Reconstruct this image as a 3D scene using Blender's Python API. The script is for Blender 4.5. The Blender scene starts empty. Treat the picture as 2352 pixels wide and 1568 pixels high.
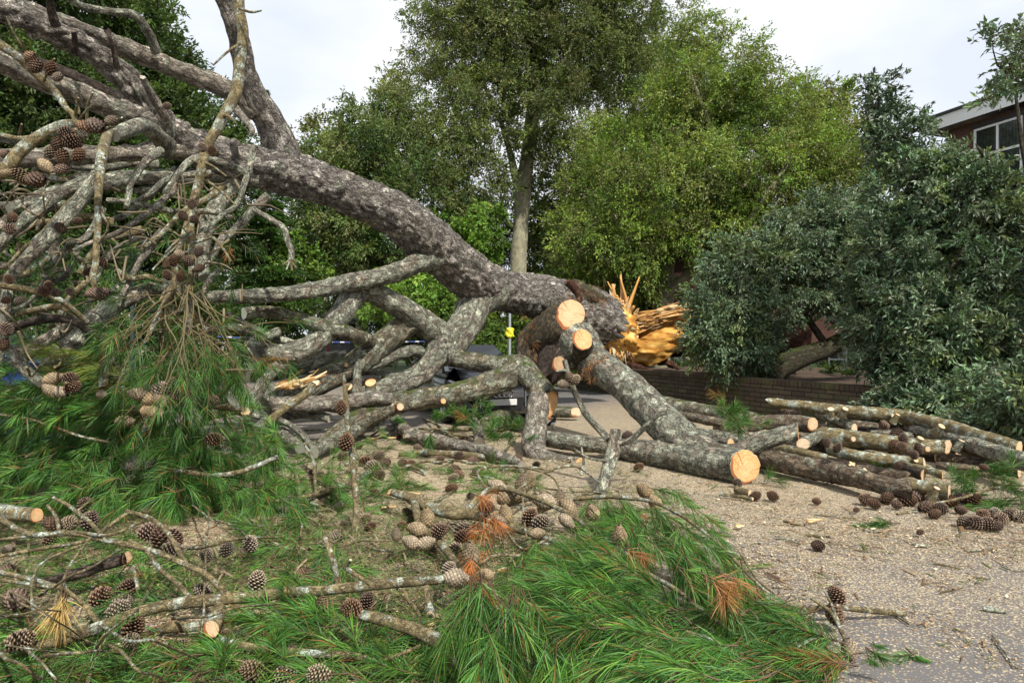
import bpy, math, random
import numpy as np
C = bpy.context.scene
COL = C.collection
R = math.radians
# ------------------------------------------------------------------ camera
HC, FP, CX, CY = 1.55, 1568.0, 1176.0, 784.0      # camera height, focal length and centre in photo units
cam = bpy.data.objects.new("camera", bpy.data.cameras.new("camera"))
COL.objects.link(cam)
cam.data.sensor_width = 36; cam.data.lens = 24
cam.location = (0, 0, HC); cam.rotation_euler = (R(90), 0, 0)
cam.data.clip_start = 0.05; cam.data.clip_end = 2000
C.camera = cam
C.render.resolution_x = 1024; C.render.resolution_y = 682
# ------------------------------------------------------------------ light
SUN_EL, SUN_AZ = 50, 28          # sun behind the camera, a little to the right (azimuth from -Y towards +X)
world = bpy.data.worlds.new("World"); C.world = world
world.use_nodes = True
wn = world.node_tree; wn.nodes.clear()
def wnode(t, **k):
    n = wn.nodes.new(t)
    for a, b in k.items(): setattr(n, a, b)
    return n
sky = wnode('ShaderNodeTexSky', sky_type='NISHITA', sun_disc=False, sun_elevation=R(SUN_EL),
            sun_rotation=R(180 - SUN_AZ), air_density=1.0, dust_density=2.0, ozone_density=1.0)
wtc = wnode('ShaderNodeTexCoord')
wmap = wnode('ShaderNodeMapping'); wmap.inputs['Scale'].default_value = (1, 1, 2.2)
wnz = wnode('ShaderNodeTexNoise'); wnz.inputs['Scale'].default_value = 2.3; wnz.inputs['Detail'].default_value = 5
wnz.inputs['Roughness'].default_value = .5
wr = wnode('ShaderNodeValToRGB')
wr.color_ramp.elements[0].position = .36; wr.color_ramp.elements[0].color = (7.0, 7.5, 8.4, 1)
wr.color_ramp.elements[1].position = .56; wr.color_ramp.elements[1].color = (9.0, 9.15, 9.4, 1)
wmix = wnode('ShaderNodeMix', data_type='RGBA'); wmix.inputs[0].default_value = .9
wbg = wnode('ShaderNodeBackground'); wbg.inputs['Strength'].default_value = .085
wout = wnode('ShaderNodeOutputWorld')
L = wn.links.new
L(wtc.outputs['Generated'], wmap.inputs['Vector']); L(wmap.outputs[0], wnz.inputs['Vector'])
L(wnz.outputs['Fac'], wr.inputs[0]); L(sky.outputs[0], wmix.inputs[6]); L(wr.outputs[0], wmix.inputs[7])
L(wmix.outputs[2], wbg.inputs['Color']); L(wbg.outputs[0], wout.inputs[0])
sd = bpy.data.lights.new("sun", 'SUN'); sd.energy = 4.1; sd.angle = R(2.0); sd.color = (1, .95, .86)
sun = bpy.data.objects.new("sun", sd); COL.objects.link(sun)
from mathutils import Vector, Matrix
sdir = Vector((math.sin(R(SUN_AZ)) * math.cos(R(SUN_EL)), -math.cos(R(SUN_AZ)) * math.cos(R(SUN_EL)), math.sin(R(SUN_EL))))
sun.rotation_euler = sdir.to_track_quat('Z', 'Y').to_euler()
C.view_settings.view_transform = 'Standard'; C.view_settings.look = 'None'
C.view_settings.exposure = 0.6; C.view_settings.gamma = 1.0
C.cycles.max_bounces = 6; C.cycles.diffuse_bounces = 3; C.cycles.glossy_bounces = 2
C.cycles.transmission_bounces = 3; C.cycles.transparent_max_bounces = 4
C.cycles.use_denoising = True
C.cycles.caustics_reflective = False; C.cycles.caustics_refractive = False
C.cycles.sample_clamp_indirect = 4
# ------------------------------------------------------------------ helpers
rng = np.random.default_rng(7)
def W(px, py, Y): return np.array([(px - CX) / FP * Y, Y, HC - (py - CY) / FP * Y])
def GY(py, z=0.0): return (HC - z) * FP / (py - CY)
def unit(a):
    a = np.asarray(a, float); n = np.linalg.norm(a, axis=-1, keepdims=True); return a / np.maximum(n, 1e-9)
def hash3(i, j, k, s):
    h = (i * 374761393 + j * 668265263 + k * 2147483647 + s * 974634777) & 0xffffffff
    h = ((h ^ (h >> 13)) * 1274126177) & 0xffffffff
    return ((h ^ (h >> 16)) & 0xffff) / 65535.0
def vnoise(p, s=0):
    p = np.asarray(p, float); i = np.floor(p).astype(np.int64); f = p - i; f = f * f * (3 - 2 * f)
    o = 0
    for a in (0, 1):
        for b in (0, 1):
            for c in (0, 1):
                w = (f[:, 0] if a else 1 - f[:, 0]) * (f[:, 1] if b else 1 - f[:, 1]) * (f[:, 2] if c else 1 - f[:, 2])
                o = o + w * hash3(i[:, 0] + a, i[:, 1] + b, i[:, 2] + c, s)
    return o * 2 - 1
def worley(p, s=0):
    p = np.asarray(p, float); i = np.floor(p).astype(np.int64)
    d1 = np.full(len(p), 9.); d2 = np.full(len(p), 9.)
    for a in (-1, 0, 1):
        for b in (-1, 0, 1):
            for c in (-1, 0, 1):
                q = i + (a, b, c)
                q0 = np.stack([q[:, 0] + hash3(q[:, 0], q[:, 1], q[:, 2], s), q[:, 1] + hash3(q[:, 0], q[:, 1], q[:, 2], s + 5), q[:, 2] + hash3(q[:, 0], q[:, 1], q[:, 2], s + 9)], 1)
                d = np.linalg.norm(p - q0, axis=1)
                d2 = np.minimum(np.maximum(d, d1), d2); d1 = np.minimum(d1, d)
    return d2 - d1
class MB:
    """collects verts, quads, tris and two point attributes, and links them as ONE mesh object"""
    def __init__(s): s.v = []; s.q = []; s.t = []; s.tc = []; s.col = []; s.n = 0
    def add(s, v, q=None, t=None, tc=None, col=None):
        v = np.asarray(v, float).reshape(-1, 3); m = len(v)
        if q is not None and len(q): s.q.append(np.asarray(q, np.int64).reshape(-1, 4) + s.n)
        if t is not None and len(t): s.t.append(np.asarray(t, np.int64).reshape(-1, 3) + s.n)
        s.v.append(v); s.tc.append(v if tc is None else np.asarray(tc, float).reshape(-1, 3))
        if col is None: col = (1, 1, 1)
        col = np.asarray(col, float)
        s.col.append(np.broadcast_to(col, (m, 3)) if col.ndim == 1 else col)
        s.n += m
        return s
    def box(s, c, h, rot=None, col=None):
        x, y, z = h
        v = np.array([(-x, -y, -z), (x, -y, -z), (x, y, -z), (-x, y, -z), (-x, -y, z), (x, -y, z), (x, y, z), (-x, y, z)], float)
        if rot is not None: v = v @ np.asarray(rot).T
        return s.add(v + np.asarray(c), [(0, 3, 2, 1), (4, 5, 6, 7), (0, 1, 5, 4), (1, 2, 6, 5), (2, 3, 7, 6), (3, 0, 4, 7)], col=col)
    def mesh(s, name):
        v = np.concatenate(s.v) if s.v else np.zeros((0, 3))
        q = np.concatenate(s.q) if s.q else np.zeros((0, 4), np.int64)
        t = np.concatenate(s.t) if s.t else np.zeros((0, 3), np.int64)
        me = bpy.data.meshes.new(name)
        me.vertices.add(len(v)); me.vertices.foreach_set("co", v.astype(np.float32).ravel())
        loops = np.concatenate([q.ravel(), t.ravel()]).astype(np.int32)
        st = np.concatenate([np.arange(len(q)) * 4, len(q) * 4 + np.arange(len(t)) * 3]).astype(np.int32)
        me.loops.add(len(loops)); me.loops.foreach_set("vertex_index", loops)
        me.polygons.add(len(st)); me.polygons.foreach_set("loop_start", st)
        a = me.attributes.new("tc", 'FLOAT_VECTOR', 'POINT'); a.data.foreach_set("vector", np.concatenate(s.tc).astype(np.float32).ravel())
        c = np.concatenate(s.col); c = np.concatenate([c, np.ones((len(c), 1))], 1)
        a = me.attributes.new("col", 'FLOAT_COLOR', 'POINT'); a.data.foreach_set("color", c.astype(np.float32).ravel())
        me.update(calc_edges=True); me.validate()
        return me
    def build(s, name, mat, parent=None, smooth=True, loc=None):
        me = s.mesh(name); me.materials.append(mat)
        me.polygons.foreach_set("use_smooth", np.full(len(me.polygons), smooth))
        o = bpy.data.objects.new(name, me); COL.objects.link(o)
        if loc is not None: o.location = loc
        if parent is not None:
            o.parent = parent
            o.matrix_parent_inverse = Matrix.Translation(parent.location).inverted() if parent.type == 'EMPTY' and parent.rotation_euler.z == 0 else Matrix.Identity(4)
        return o
def tag(o, label=None, cat=None, group=None, kind=None):
    if label: o['label'] = label
    if cat: o['category'] = cat
    if group: o['group'] = group
    if kind: o['kind'] = kind
    return o
def empty(name, loc, label, cat, group=None):
    o = bpy.data.objects.new(name, None); COL.objects.link(o); o.location = [float(x) for x in loc]
    o.empty_display_size = .2
    return tag(o, label, cat, group)
# ------------------------------------------------------------------ materials
def newmat(name):
    m = bpy.data.materials.new(name); m.use_nodes = True; nt = m.node_tree; nt.nodes.clear()
    out = nt.nodes.new('ShaderNodeOutputMaterial')
    return m, nt, out
def nd(nt, t, ins=None, **k):
    n = nt.nodes.new('ShaderNode' + t)
    for a, b in k.items(): setattr(n, a, b)
    for a, b in (ins or {}).items():
        s = n.inputs[a]
        if isinstance(b, bpy.types.NodeSocket): nt.links.new(b, s)
        else: s.default_value = b if not (isinstance(b, tuple) and len(b) == 3 and s.type == 'RGBA') else b + (1,)
    return n
def ramp(nt, fac, stops):
    n = nt.nodes.new('ShaderNodeValToRGB'); nt.links.new(fac, n.inputs[0])
    e = n.color_ramp.elements
    while len(e) < len(stops): e.new(.5)
    for i, (p, c) in enumerate(stops):
        e[i].position = p
        e[i].color = ((c, c, c, 1) if not isinstance(c, tuple) else c + (1,))
    return n.outputs[0]
def mixc(nt, fac, a, b):
    n = nt.nodes.new('ShaderNodeMix'); n.data_type = 'RGBA'
    for sk, v in ((n.inputs[0], fac), (n.inputs[6], a), (n.inputs[7], b)):
        if isinstance(v, bpy.types.NodeSocket): nt.links.new(v, sk)
        else: sk.default_value = v + (1,) if isinstance(v, tuple) else v
    return n.outputs[2]
def mth(nt, op, a, b=0.0, c=0.0):
    n = nt.nodes.new('ShaderNodeMath'); n.operation = op
    for i, v in enumerate((a, b, c)):
        if isinstance(v, bpy.types.NodeSocket): nt.links.new(v, n.inputs[i])
        else: n.inputs[i].default_value = v
    return n.outputs[0]
def plain(name, col, rough=.6, metal=0, spec=.5, coat=0, noise=.12, nscale=8, bump=0, bscale=60):
    m, nt, out = newmat(name)
    tc = nd(nt, 'TexCoord').outputs['Object']
    nz = nd(nt, 'TexNoise', {'Vector': tc, 'Scale': nscale, 'Detail': 5.0}).outputs['Fac']
    c = mixc(nt, ramp(nt, nz, [(.3, 0.0), (.7, 1.0)]), tuple(x * (1 - noise) for x in col), tuple(min(1, x * (1 + noise)) for x in col))
    p = nd(nt, 'BsdfPrincipled', {'Base Color': c, 'Roughness': rough, 'Metallic': metal, 'Specular IOR Level': spec, 'Coat Weight': coat})
    if bump:
        b2 = nd(nt, 'TexNoise', {'Vector': tc, 'Scale': bscale, 'Detail': 6.0}).outputs['Fac']
        b = nd(nt, 'Bump', {'Height': b2, 'Strength': bump, 'Distance': .01}); nt.links.new(b.outputs[0], p.inputs['Normal'])
    nt.links.new(p.outputs[0], out.inputs[0])
    return m
def attr(nt, n, o='Vector'): return nd(nt, 'Attribute', attribute_name=n).outputs[o]
def bark(name, plate, plate2, crack, scale=9.0, stretch=.42, lichen=.35, lich_col=(.56, .61, .47), moss=0.0, crackw=.09, bump=1.0, dist=.03, lscale=5.0):
    m, nt, out = newmat(name)
    tc = attr(nt, 'tc')
    mp = nd(nt, 'Mapping', {'Vector': tc, 'Scale': (1, 1, stretch)}).outputs[0]
    nz = nd(nt, 'TexNoise', {'Vector': mp, 'Scale': scale * .7, 'Detail': 6.0, 'Roughness': .7})
    dv = nd(nt, 'VectorMath', {0: nz.outputs['Color'], 1: (3.2 / scale, 3.2 / scale, 3.2 / scale)}, operation='MULTIPLY').outputs[0]
    wv = nd(nt, 'VectorMath', {0: mp, 1: dv}, operation='ADD').outputs[0]
    vo = nd(nt, 'TexVoronoi', {'Vector': wv, 'Scale': scale}, feature='DISTANCE_TO_EDGE').outputs['Distance']
    vc = nd(nt, 'TexVoronoi', {'Vector': wv, 'Scale': scale}, feature='F1')
    v2 = nd(nt, 'TexVoronoi', {'Vector': wv, 'Scale': scale * 2.7}, feature='DISTANCE_TO_EDGE').outputs['Distance']
    fine = nd(nt, 'TexNoise', {'Vector': tc, 'Scale': scale * 5, 'Detail': 6.0, 'Roughness': .7}).outputs['Fac']
    big = nd(nt, 'TexNoise', {'Vector': tc, 'Scale': 2.2, 'Detail': 3.0}).outputs['Fac']
    pc = nd(nt, 'SeparateColor', {0: vc.outputs['Color']}).outputs[0]
    c = mixc(nt, pc, plate, plate2)
    c = mixc(nt, ramp(nt, fine, [(.44, 0.0), (.70, .6)]), c, tuple(x * .42 for x in plate))
    c = mixc(nt, ramp(nt, big, [(.4, 0.0), (.65, .6)]), c, tuple(x * y for x, y in zip(plate2, (1.04, .99, .90))))
    # lichen
    if lichen > 0:
        l1 = nd(nt, 'TexNoise', {'Vector': tc, 'Scale': lscale, 'Detail': 7.0, 'Roughness': .62}).outputs['Fac']
        t0 = .70 - .28 * lichen
        lf = ramp(nt, l1, [(t0, 0.0), (t0 + .06, 1.0)])
        lf2 = ramp(nt, nd(nt, 'TexNoise', {'Vector': tc, 'Scale': lscale * 7, 'Detail': 4.0}).outputs['Fac'], [(.36, .15), (.55, 1.0)])
        lf = mth(nt, 'MULTIPLY', lf, lf2)
        c = mixc(nt, mth(nt, 'MULTIPLY', lf, .92), c, lich_col)
    wmod = ramp(nt, nd(nt, 'TexNoise', {'Vector': tc, 'Scale': scale * .8, 'Detail': 4.0}).outputs['Fac'], [(.36, .25), (.66, 1.9)])
    vo = mth(nt, 'DIVIDE', vo, wmod); v2 = mth(nt, 'DIVIDE', v2, wmod)
    cr = ramp(nt, vo, [(0.0, 1.0), (crackw, 0.0)])
    cr2 = ramp(nt, v2, [(0.0, .8), (crackw * 1.5, 0.0)])
    crk = mth(nt, 'MAXIMUM', cr, cr2)
    c = mixc(nt, crk, c, crack)
    if moss > 0:
        nrm = nd(nt, 'NewGeometry').outputs['Normal']
        nzz = nd(nt, 'SeparateXYZ', {0: nrm}).outputs[2]
        mz = nd(nt, 'TexNoise', {'Vector': tc, 'Scale': 4.0, 'Detail': 8.0, 'Roughness': .7}).outputs['Fac']
        mm = mth(nt, 'ADD', mth(nt, 'MULTIPLY', nzz, .28), mz)
        mf = ramp(nt, mm, [(.86 - .34 * moss, 0.0), (.96 - .34 * moss, 1.0)])
        mcol = mixc(nt, ramp(nt, fine, [(.4, 0.0), (.65, 1.0)]), (.05, .075, .012), (.13, .16, .03))
        c = mixc(nt, mth(nt, 'MULTIPLY', mf, .9), c, mcol)
    h = mth(nt, 'ADD', mth(nt, 'MULTIPLY', ramp(nt, vo, [(0.0, 0.0), (crackw * 1.7, 1.0)]), .8), mth(nt, 'MULTIPLY', fine, .5))
    h = mth(nt, 'ADD', h, mth(nt, 'MULTIPLY', ramp(nt, v2, [(0.0, 0.0), (crackw * 2, 1.0)]), .35))
    b = nd(nt, 'Bump', {'Height': h, 'Strength': bump, 'Distance': dist})
    p = nd(nt, 'BsdfPrincipled', {'Base Color': c, 'Roughness': .85, 'Specular IOR Level': .25, 'Normal': b.outputs[0]})
    nt.links.new(p.outputs[0], out.inputs[0])
    return m
def cutwood(name, inner, outer, rim=(.30, .10, .035)):
    m, nt, out = newmat(name)
    tc = attr(nt, 'tc')
    nz = nd(nt, 'TexNoise', {'Vector': tc, 'Scale': 1.6, 'Detail': 4.0})
    d = nd(nt, 'VectorMath', {0: nz.outputs['Color'], 1: (.22, .22, 0)}, operation='MULTIPLY').outputs[0]
    v = nd(nt, 'VectorMath', {0: tc, 1: d}, operation='ADD').outputs[0]
    ln = nd(nt, 'VectorMath', {0: v}, operation='LENGTH').outputs['Value']
    l0 = nd(nt, 'VectorMath', {0: tc}, operation='LENGTH').outputs['Value']
    rings = mth(nt, 'SINE', mth(nt, 'MULTIPLY', ln, 40.0))
    saw = nd(nt, 'TexNoise', {'Vector': nd(nt, 'Mapping', {'Vector': tc, 'Scale': (1.2, 16, 1), 'Rotation': (0, 0, .5)}).outputs[0], 'Scale': 2.5, 'Detail': 5.0}).outputs['Fac']
    blot = nd(nt, 'TexNoise', {'Vector': tc, 'Scale': 2.6, 'Detail': 6.0, 'Roughness': .65}).outputs['Fac']
    c = mixc(nt, ramp(nt, l0, [(.1, 0.0), (.85, 1.0)]), inner, outer)
    c = mixc(nt, ramp(nt, rings, [(.1, 0.0), (1.0, .6)]), c, tuple(x * y for x, y in zip(outer, (.72, .55, .4))))
    c = mixc(nt, ramp(nt, saw, [(.42, 0.0), (.62, .75)]), c, tuple(min(1, x * 1.18) for x in inner))
    c = mixc(nt, ramp(nt, blot, [(.50, 0.0), (.70, .8)]), c, (.42, .19, .06))
    rn = nd(nt, 'ObjectInfo').outputs['Random']
    c = mixc(nt, mth(nt, 'MULTIPLY', rn, .55), c, (.66, .56, .42))
    c = mixc(nt, ramp(nt, ln, [(.92, 0.0), (1.06, 1.0)]), c, rim)
    ang = nd(nt, 'TexNoise', {'Vector': nd(nt, 'VectorMath', {0: tc}, operation='NORMALIZE').outputs[0], 'Scale': 7.0, 'Detail': 3.0}).outputs['Fac']
    c = mixc(nt, mth(nt, 'MULTIPLY', ramp(nt, ang, [(.60, 0.0), (.66, 1.0)]), ramp(nt, l0, [(.15, 0.0), (.5, .8)])), c, (.30, .12, .04))
    b = nd(nt, 'Bump', {'Height': saw, 'Strength': .5, 'Distance': .01})
    p = nd(nt, 'BsdfPrincipled', {'Base Color': c, 'Roughness': .75, 'Specular IOR Level': .2, 'Normal': b.outputs[0]})
    nt.links.new(p.outputs[0], out.inputs[0])
    return m
def leafmat(name, rough=.45, trans=.3, spec=.5, tint=(1.25, 1.2, .6)):
    m, nt, out = newmat(name)
    c = attr(nt, 'col', 'Color')
    p = nd(nt, 'BsdfPrincipled', {'Base Color': c, 'Roughness': rough, 'Specular IOR Level': spec})
    t = nd(nt, 'BsdfTranslucent', {'Color': mixc(nt, 1.0, c, c)})
    mul = nt.nodes.new('ShaderNodeMix'); mul.data_type = 'RGBA'; mul.blend_type = 'MULTIPLY'; mul.inputs[0].default_value = 1
    nt.links.new(c, mul.inputs[6]); mul.inputs[7].default_value = tint + (1,)
    nt.links.new(mul.outputs[2], t.inputs['Color'])
    mx = nd(nt, 'MixShader', {0: trans, 1: p.outputs[0], 2: t.outputs[0]})
    nt.links.new(mx.outputs[0], out.inputs[0])
    return m
def colmat(name, rough=.7, spec=.3, bump=0.0, bscale=80.0, vary=False):
    m, nt, out = newmat(name)
    c = attr(nt, 'col', 'Color')
    nz = nd(nt, 'TexNoise', {'Vector': attr(nt, 'tc'), 'Scale': bscale, 'Detail': 5.0}).outputs['Fac']
    c2 = nt.nodes.new('ShaderNodeMix'); c2.data_type = 'RGBA'; c2.blend_type = 'MULTIPLY'; c2.inputs[0].default_value = .6
    if vary:
        rn = nd(nt, 'ObjectInfo').outputs['Random']
        c = mixc(nt, rn, c, (.30, .235, .16)) if False else c
        hv = nd(nt, 'HueSaturation', {'Hue': .5, 'Saturation': mth(nt, 'MULTIPLY_ADD', rn, -.4, 1.15), 'Value': mth(nt, 'MULTIPLY_ADD', mth(nt, 'FRACT', mth(nt, 'MULTIPLY', rn, 7.31)), .55, .55), 'Color': c}); c = hv.outputs[0]
    nt.links.new(c, c2.inputs[6]); nt.links.new(ramp(nt, nz, [(.3, .45), (.65, 1.0)]), c2.inputs[7])
    p = nd(nt, 'BsdfPrincipled', {'Base Color': c2.outputs[2], 'Roughness': rough, 'Specular IOR Level': spec})
    if bump:
        b = nd(nt, 'Bump', {'Height': nz, 'Strength': bump, 'Distance': .008}); nt.links.new(b.outputs[0], p.inputs['Normal'])
    nt.links.new(p.outputs[0], out.inputs[0])
    return m
M = {}
M['trunk'] = bark('trunk_bark', (.49, .445, .395), (.68, .625, .56), (.032, .024, .018), scale=7.5, stretch=.45, lichen=.42, crackw=.15, bump=1, dist=.07)
M['lichen'] = bark('lichen_bark', (.39, .35, .28), (.56, .50, .40), (.03, .022, .016), scale=9.5, stretch=.5, lichen=.95, crackw=.14, dist=.035)
M['mossy'] = bark('mossy_bark', (.32, .275, .195), (.46, .40, .28), (.03, .022, .015), scale=9.5, stretch=.5, lichen=.82, moss=.46, crackw=.14, dist=.035)
M['limb'] = bark('limb_bark', (.41, .37, .31), (.58, .52, .44), (.032, .024, .016), scale=10, stretch=.5, lichen=.52, crackw=.14, dist=.025)
M['dark'] = bark('dark_bark', (.085, .065, .055), (.12, .09, .07), (.015, .01, .008), scale=10, lichen=.1, dist=.03)
M['branch'] = bark('branch_bark', (.19, .155, .08), (.29, .24, .13), (.05, .035, .02), scale=22, stretch=.8, lichen=.62, lich_col=(.52, .60, .52), crackw=.05, bump=.9, dist=.010, lscale=8)
M['log'] = bark('log_bark', (.28, .215, .155), (.42, .335, .24), (.028, .018, .012), scale=17, stretch=.6, lichen=.58, crackw=.14, dist=.025, lscale=7)
M['mossbark'] = bark('stub_bark', (.14, .115, .08), (.22, .18, .12), (.02, .015, .01), scale=15, lichen=.5, moss=.42, crackw=.13, dist=.03)
M['redbark'] = bark('red_bark', (.13, .06, .04), (.20, .09, .06), (.03, .015, .01), scale=9, lichen=0, dist=.04)
M['tree'] = bark('tree_bark', (.34, .33, .22), (.42, .40, .28), (.07, .06, .04), scale=7, stretch=.6, lichen=.3, moss=.25, crackw=.04, bump=.5, dist=.02)
M['oak'] = bark('oak_bark', (.07, .065, .04), (.10, .09, .055), (.02, .018, .012), scale=16, stretch=.3, lichen=.1, moss=.5, crackw=.08, dist=.02)
M['cut'] = cutwood('fresh_cut_wood', (.66, .44, .23), (.60, .31, .11))
M['cutpale'] = cutwood('pale_cut_wood', (.66, .50, .31), (.60, .40, .21), (.25, .12, .05))
M['broken'] = cutwood('broken_wood', (.62, .36, .13), (.62, .33, .10))
M['leaf'] = leafmat('leaf', rough=.55, trans=.32, spec=.35)
M['gloss'] = leafmat('glossy_leaf', rough=.50, trans=.18, spec=.6)
M['needle'] = leafmat('needles', rough=.5, trans=.2, spec=.35, tint=(1.2, 1.15, .7))
M['cone'] = colmat('cone_scales', rough=.65, spec=.3, bump=.3, bscale=120, vary=True)
M['chip'] = colmat('wood_chips', rough=.8, bscale=200)
# ------------------------------------------------------------------ tubes, cut faces, needles, leaves
def spline(P, step):
    """Catmull-Rom through rows of P (x,y,z,r), resampled about every step metres"""
    P = np.asarray(P, float)
    if len(P) == 2: P = np.array([P[0], (P[0] + P[1]) / 2, P[1]])
    Q = np.concatenate([[2 * P[0] - P[1]], P, [2 * P[-1] - P[-2]]])
    out = []
    for i in range(1, len(Q) - 2):
        n = max(2, int(np.linalg.norm(Q[i + 1][:3] - Q[i][:3]) / step) + 1)
        t = np.linspace(0, 1, n, endpoint=False)[:, None]
        a, b, c, d = Q[i - 1], Q[i], Q[i + 1], Q[i + 2]
        out.append(.5 * ((2 * b) + (-a + c) * t + (2 * a - 5 * b + 4 * c - d) * t ** 2 + (-a + 3 * b - 3 * c + d) * t ** 3))
    out.append(P[-1:])
    return np.concatenate(out)
def frames(p):
    T = unit(np.gradient(p, axis=0)); U = np.zeros_like(T)
    u = np.cross(T[0], (0, 0, 1.)) if abs(T[0, 2]) < .9 else np.cross(T[0], (1., 0, 0))
    u = u / np.linalg.norm(u)
    for i in range(len(T)):
        u = u - T[i] * (u @ T[i]); u /= np.linalg.norm(u); U[i] = u
    return T, U, np.cross(T, U)
def PX(pts, mode='Y'):
    """rows (px, py, Y or z, diameter px) -> rows (x, y, z, r)"""
    o = []
    for px, py, k, d in pts:
        Y = k if mode == 'Y' else GY(py, k)
        o.append([*W(px, py, Y), d * .5 * Y / FP])
    return np.array(o)
SEED = [11]
def tube(mb, P, seg=14, step=None, lump=.07, plates=0.0, pscale=8.0, tilt0=None, tilt1=None, end0='flat', end1='flat', col=None, bend=0.0):
    """sweeps a rough tube; returns the two end rings for cut faces"""
    SEED[0] += 1; sd_ = SEED[0]
    P = np.asarray(P, float)
    if step is None: step = max(.012, float(P[:, 3].mean()) * .55)
    S = spline(P, step)
    p, r = S[:, :3].copy(), np.maximum(S[:, 3], .0012)
    if bend:
        s0 = np.concatenate([[0], np.cumsum(np.linalg.norm(np.diff(p, axis=0), axis=1))])
        for ax in range(3):
            p[:, ax] += r * bend * vnoise(np.stack([s0 / max(.15, 6 * r.mean()), np.full(len(s0), ax * 7.3), np.full(len(s0), sd_ * 1.7)], 1), sd_)
    T, U, V = frames(p)
    s = np.concatenate([[0], np.cumsum(np.linalg.norm(np.diff(p, axis=0), axis=1))])
    a = np.linspace(0, 2 * np.pi, seg, endpoint=False)
    ca, sa = np.cos(a), np.sin(a)
    n = len(p)
    rr = np.repeat(r, seg); A = np.tile(np.stack([ca, sa], 1), (n, 1)); ss = np.repeat(s, seg)
    tc = np.stack([rr * A[:, 0], rr * A[:, 1], ss], 1) + sd_ * 3.1
    rm = float(r.mean())
    d = lump * vnoise(np.stack([A[:, 0] * 1.1 + sd_, A[:, 1] * 1.1, ss / (rm * 3.5)], 1), sd_)
    d = d + lump * .6 * vnoise(np.stack([A[:, 0] * 2.6, A[:, 1] * 2.6 + sd_, ss / (rm * 1.3)], 1), sd_ + 3)
    R_ = rr * (1 + d)
    if plates:
        dd = np.stack([vnoise(tc * pscale * .7, 3), vnoise(tc * pscale * .7, 13), vnoise(tc * pscale * .7, 23)], 1) * .55
        w = worley(tc * np.array([pscale, pscale, pscale * .55]) + dd, sd_)
        R_ = R_ + plates * .8 * (np.minimum(w * 2.6, 1) - .6) + plates * .6 * vnoise(tc * pscale * 1.6, 8) + plates * .4 * vnoise(tc * pscale * 3.3, 9)
    R_ = R_.reshape(n, seg)
    v = p[:, None, :] + R_[..., None] * (ca[None, :, None] * U[:, None, :] + sa[None, :, None] * V[:, None, :])
    rings = []
    for which, tl, en in ((0, tilt0, end0), (n - 1, tilt1, end1)):
        sg = -1 if which == 0 else 1
        Tn = T[which] * sg
        if tl is not None:
            nn = unit(tl)
            k = Tn @ nn
            if k < .35: nn = unit(nn + Tn * (.35 - k) * 1.6); k = Tn @ nn
            off = v[which] - p[which]
            v[which] = v[which] - Tn * np.clip((off @ nn) / k, -1.6 * r[which], 1.6 * r[which])[:, None]
        else: nn = Tn
        if en == 'jag':
            v[which] += Tn * ((vnoise(np.stack([ca * 1.6 + sd_, sa * 1.6, np.zeros(seg)], 1), 2) * .7 + rng.normal(0, .12, seg)) * r[which])[:, None]
        if en == 'point':
            v[which] = p[which] + (v[which] - p[which]) * .15
        rings.append((v[which].copy(), nn, r[which]))
    vv = v.reshape(-1, 3)
    i = np.arange(n - 1)[:, None] * seg; j = np.arange(seg)[None, :]; j2 = (j + 1) % seg
    q = np.stack([i + j, i + j2, i + seg + j2, i + seg + j], -1).reshape(-1, 4)
    mb.add(vv, q, tc=tc, col=col)
    for (ring, nn, rr0) in rings:      # close both ends
        c = ring.mean(0)
        mb.add(np.concatenate([ring, [c]]), t=[(k, (k + 1) % seg, seg) for k in range(seg)], tc=np.full((seg + 1, 3), sd_ * 3.1), col=col)
    return rings
def cutface(ring, mat, parent, name='cut_face', proud=.004, rough=.0):
    pts, nn, r = ring
    seg = len(pts); c = pts.mean(0)
    u = unit(np.cross(nn, (0, 0, 1.)) if abs(nn[2]) < .9 else np.cross(nn, (1., 0, 0))); v = np.cross(nn, u)
    V, TC = [c + nn * proud], [np.zeros(3)]
    for k in (.35, .7, .985):
        q = c + (pts - c) * k + nn * proud
        if rough: q = q + nn * rng.normal(0, rough * r, (seg, 1))
        V += list(q); TC += [np.array([math.cos(6.2832 * i / seg) * k, math.sin(6.2832 * i / seg) * k, 0]) for i in range(seg)]
    t = [(0, 1 + i, 1 + (i + 1) % seg) for i in range(seg)]
    q = [(1 + a * seg + i, 1 + (a + 1) * seg + i, 1 + (a + 1) * seg + (i + 1) % seg, 1 + a * seg + (i + 1) % seg) for a in (0, 1) for i in range(seg)]
    off = np.array([rng.normal(0, .3), rng.normal(0, .3), 0])
    mb = MB(); mb.add(V, q, t, tc=np.array(TC) + off * (1 - np.linalg.norm(TC, axis=1, keepdims=True)))
    return mb.build(name, mat, parent)
VIEW = np.array([0, -1, .15])
def limb(name, pts, mat, parent=None, mode='Y', seg=14, cut0=None, cut1=None, cmat='cut', **k):
    """one limb or log: a tube plus a child cut face on each sawn end (cutN = the way the sawn face looks)"""
    mb = MB()
    rings = tube(mb, PX(pts, mode), seg=seg, tilt0=cut0, tilt1=cut1, **k)
    o = mb.build(name, M[mat], parent)
    for ring, c in zip(rings, (cut0, cut1)):
        if c is not None: cutface(ring, M[cmat], o)
    return o
NEED = [(.045, .130, .016), (.065, .165, .020), (.028, .090, .020), (.11, .21, .03), (.05, .135, .035), (.04, .12, .02)]
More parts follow.
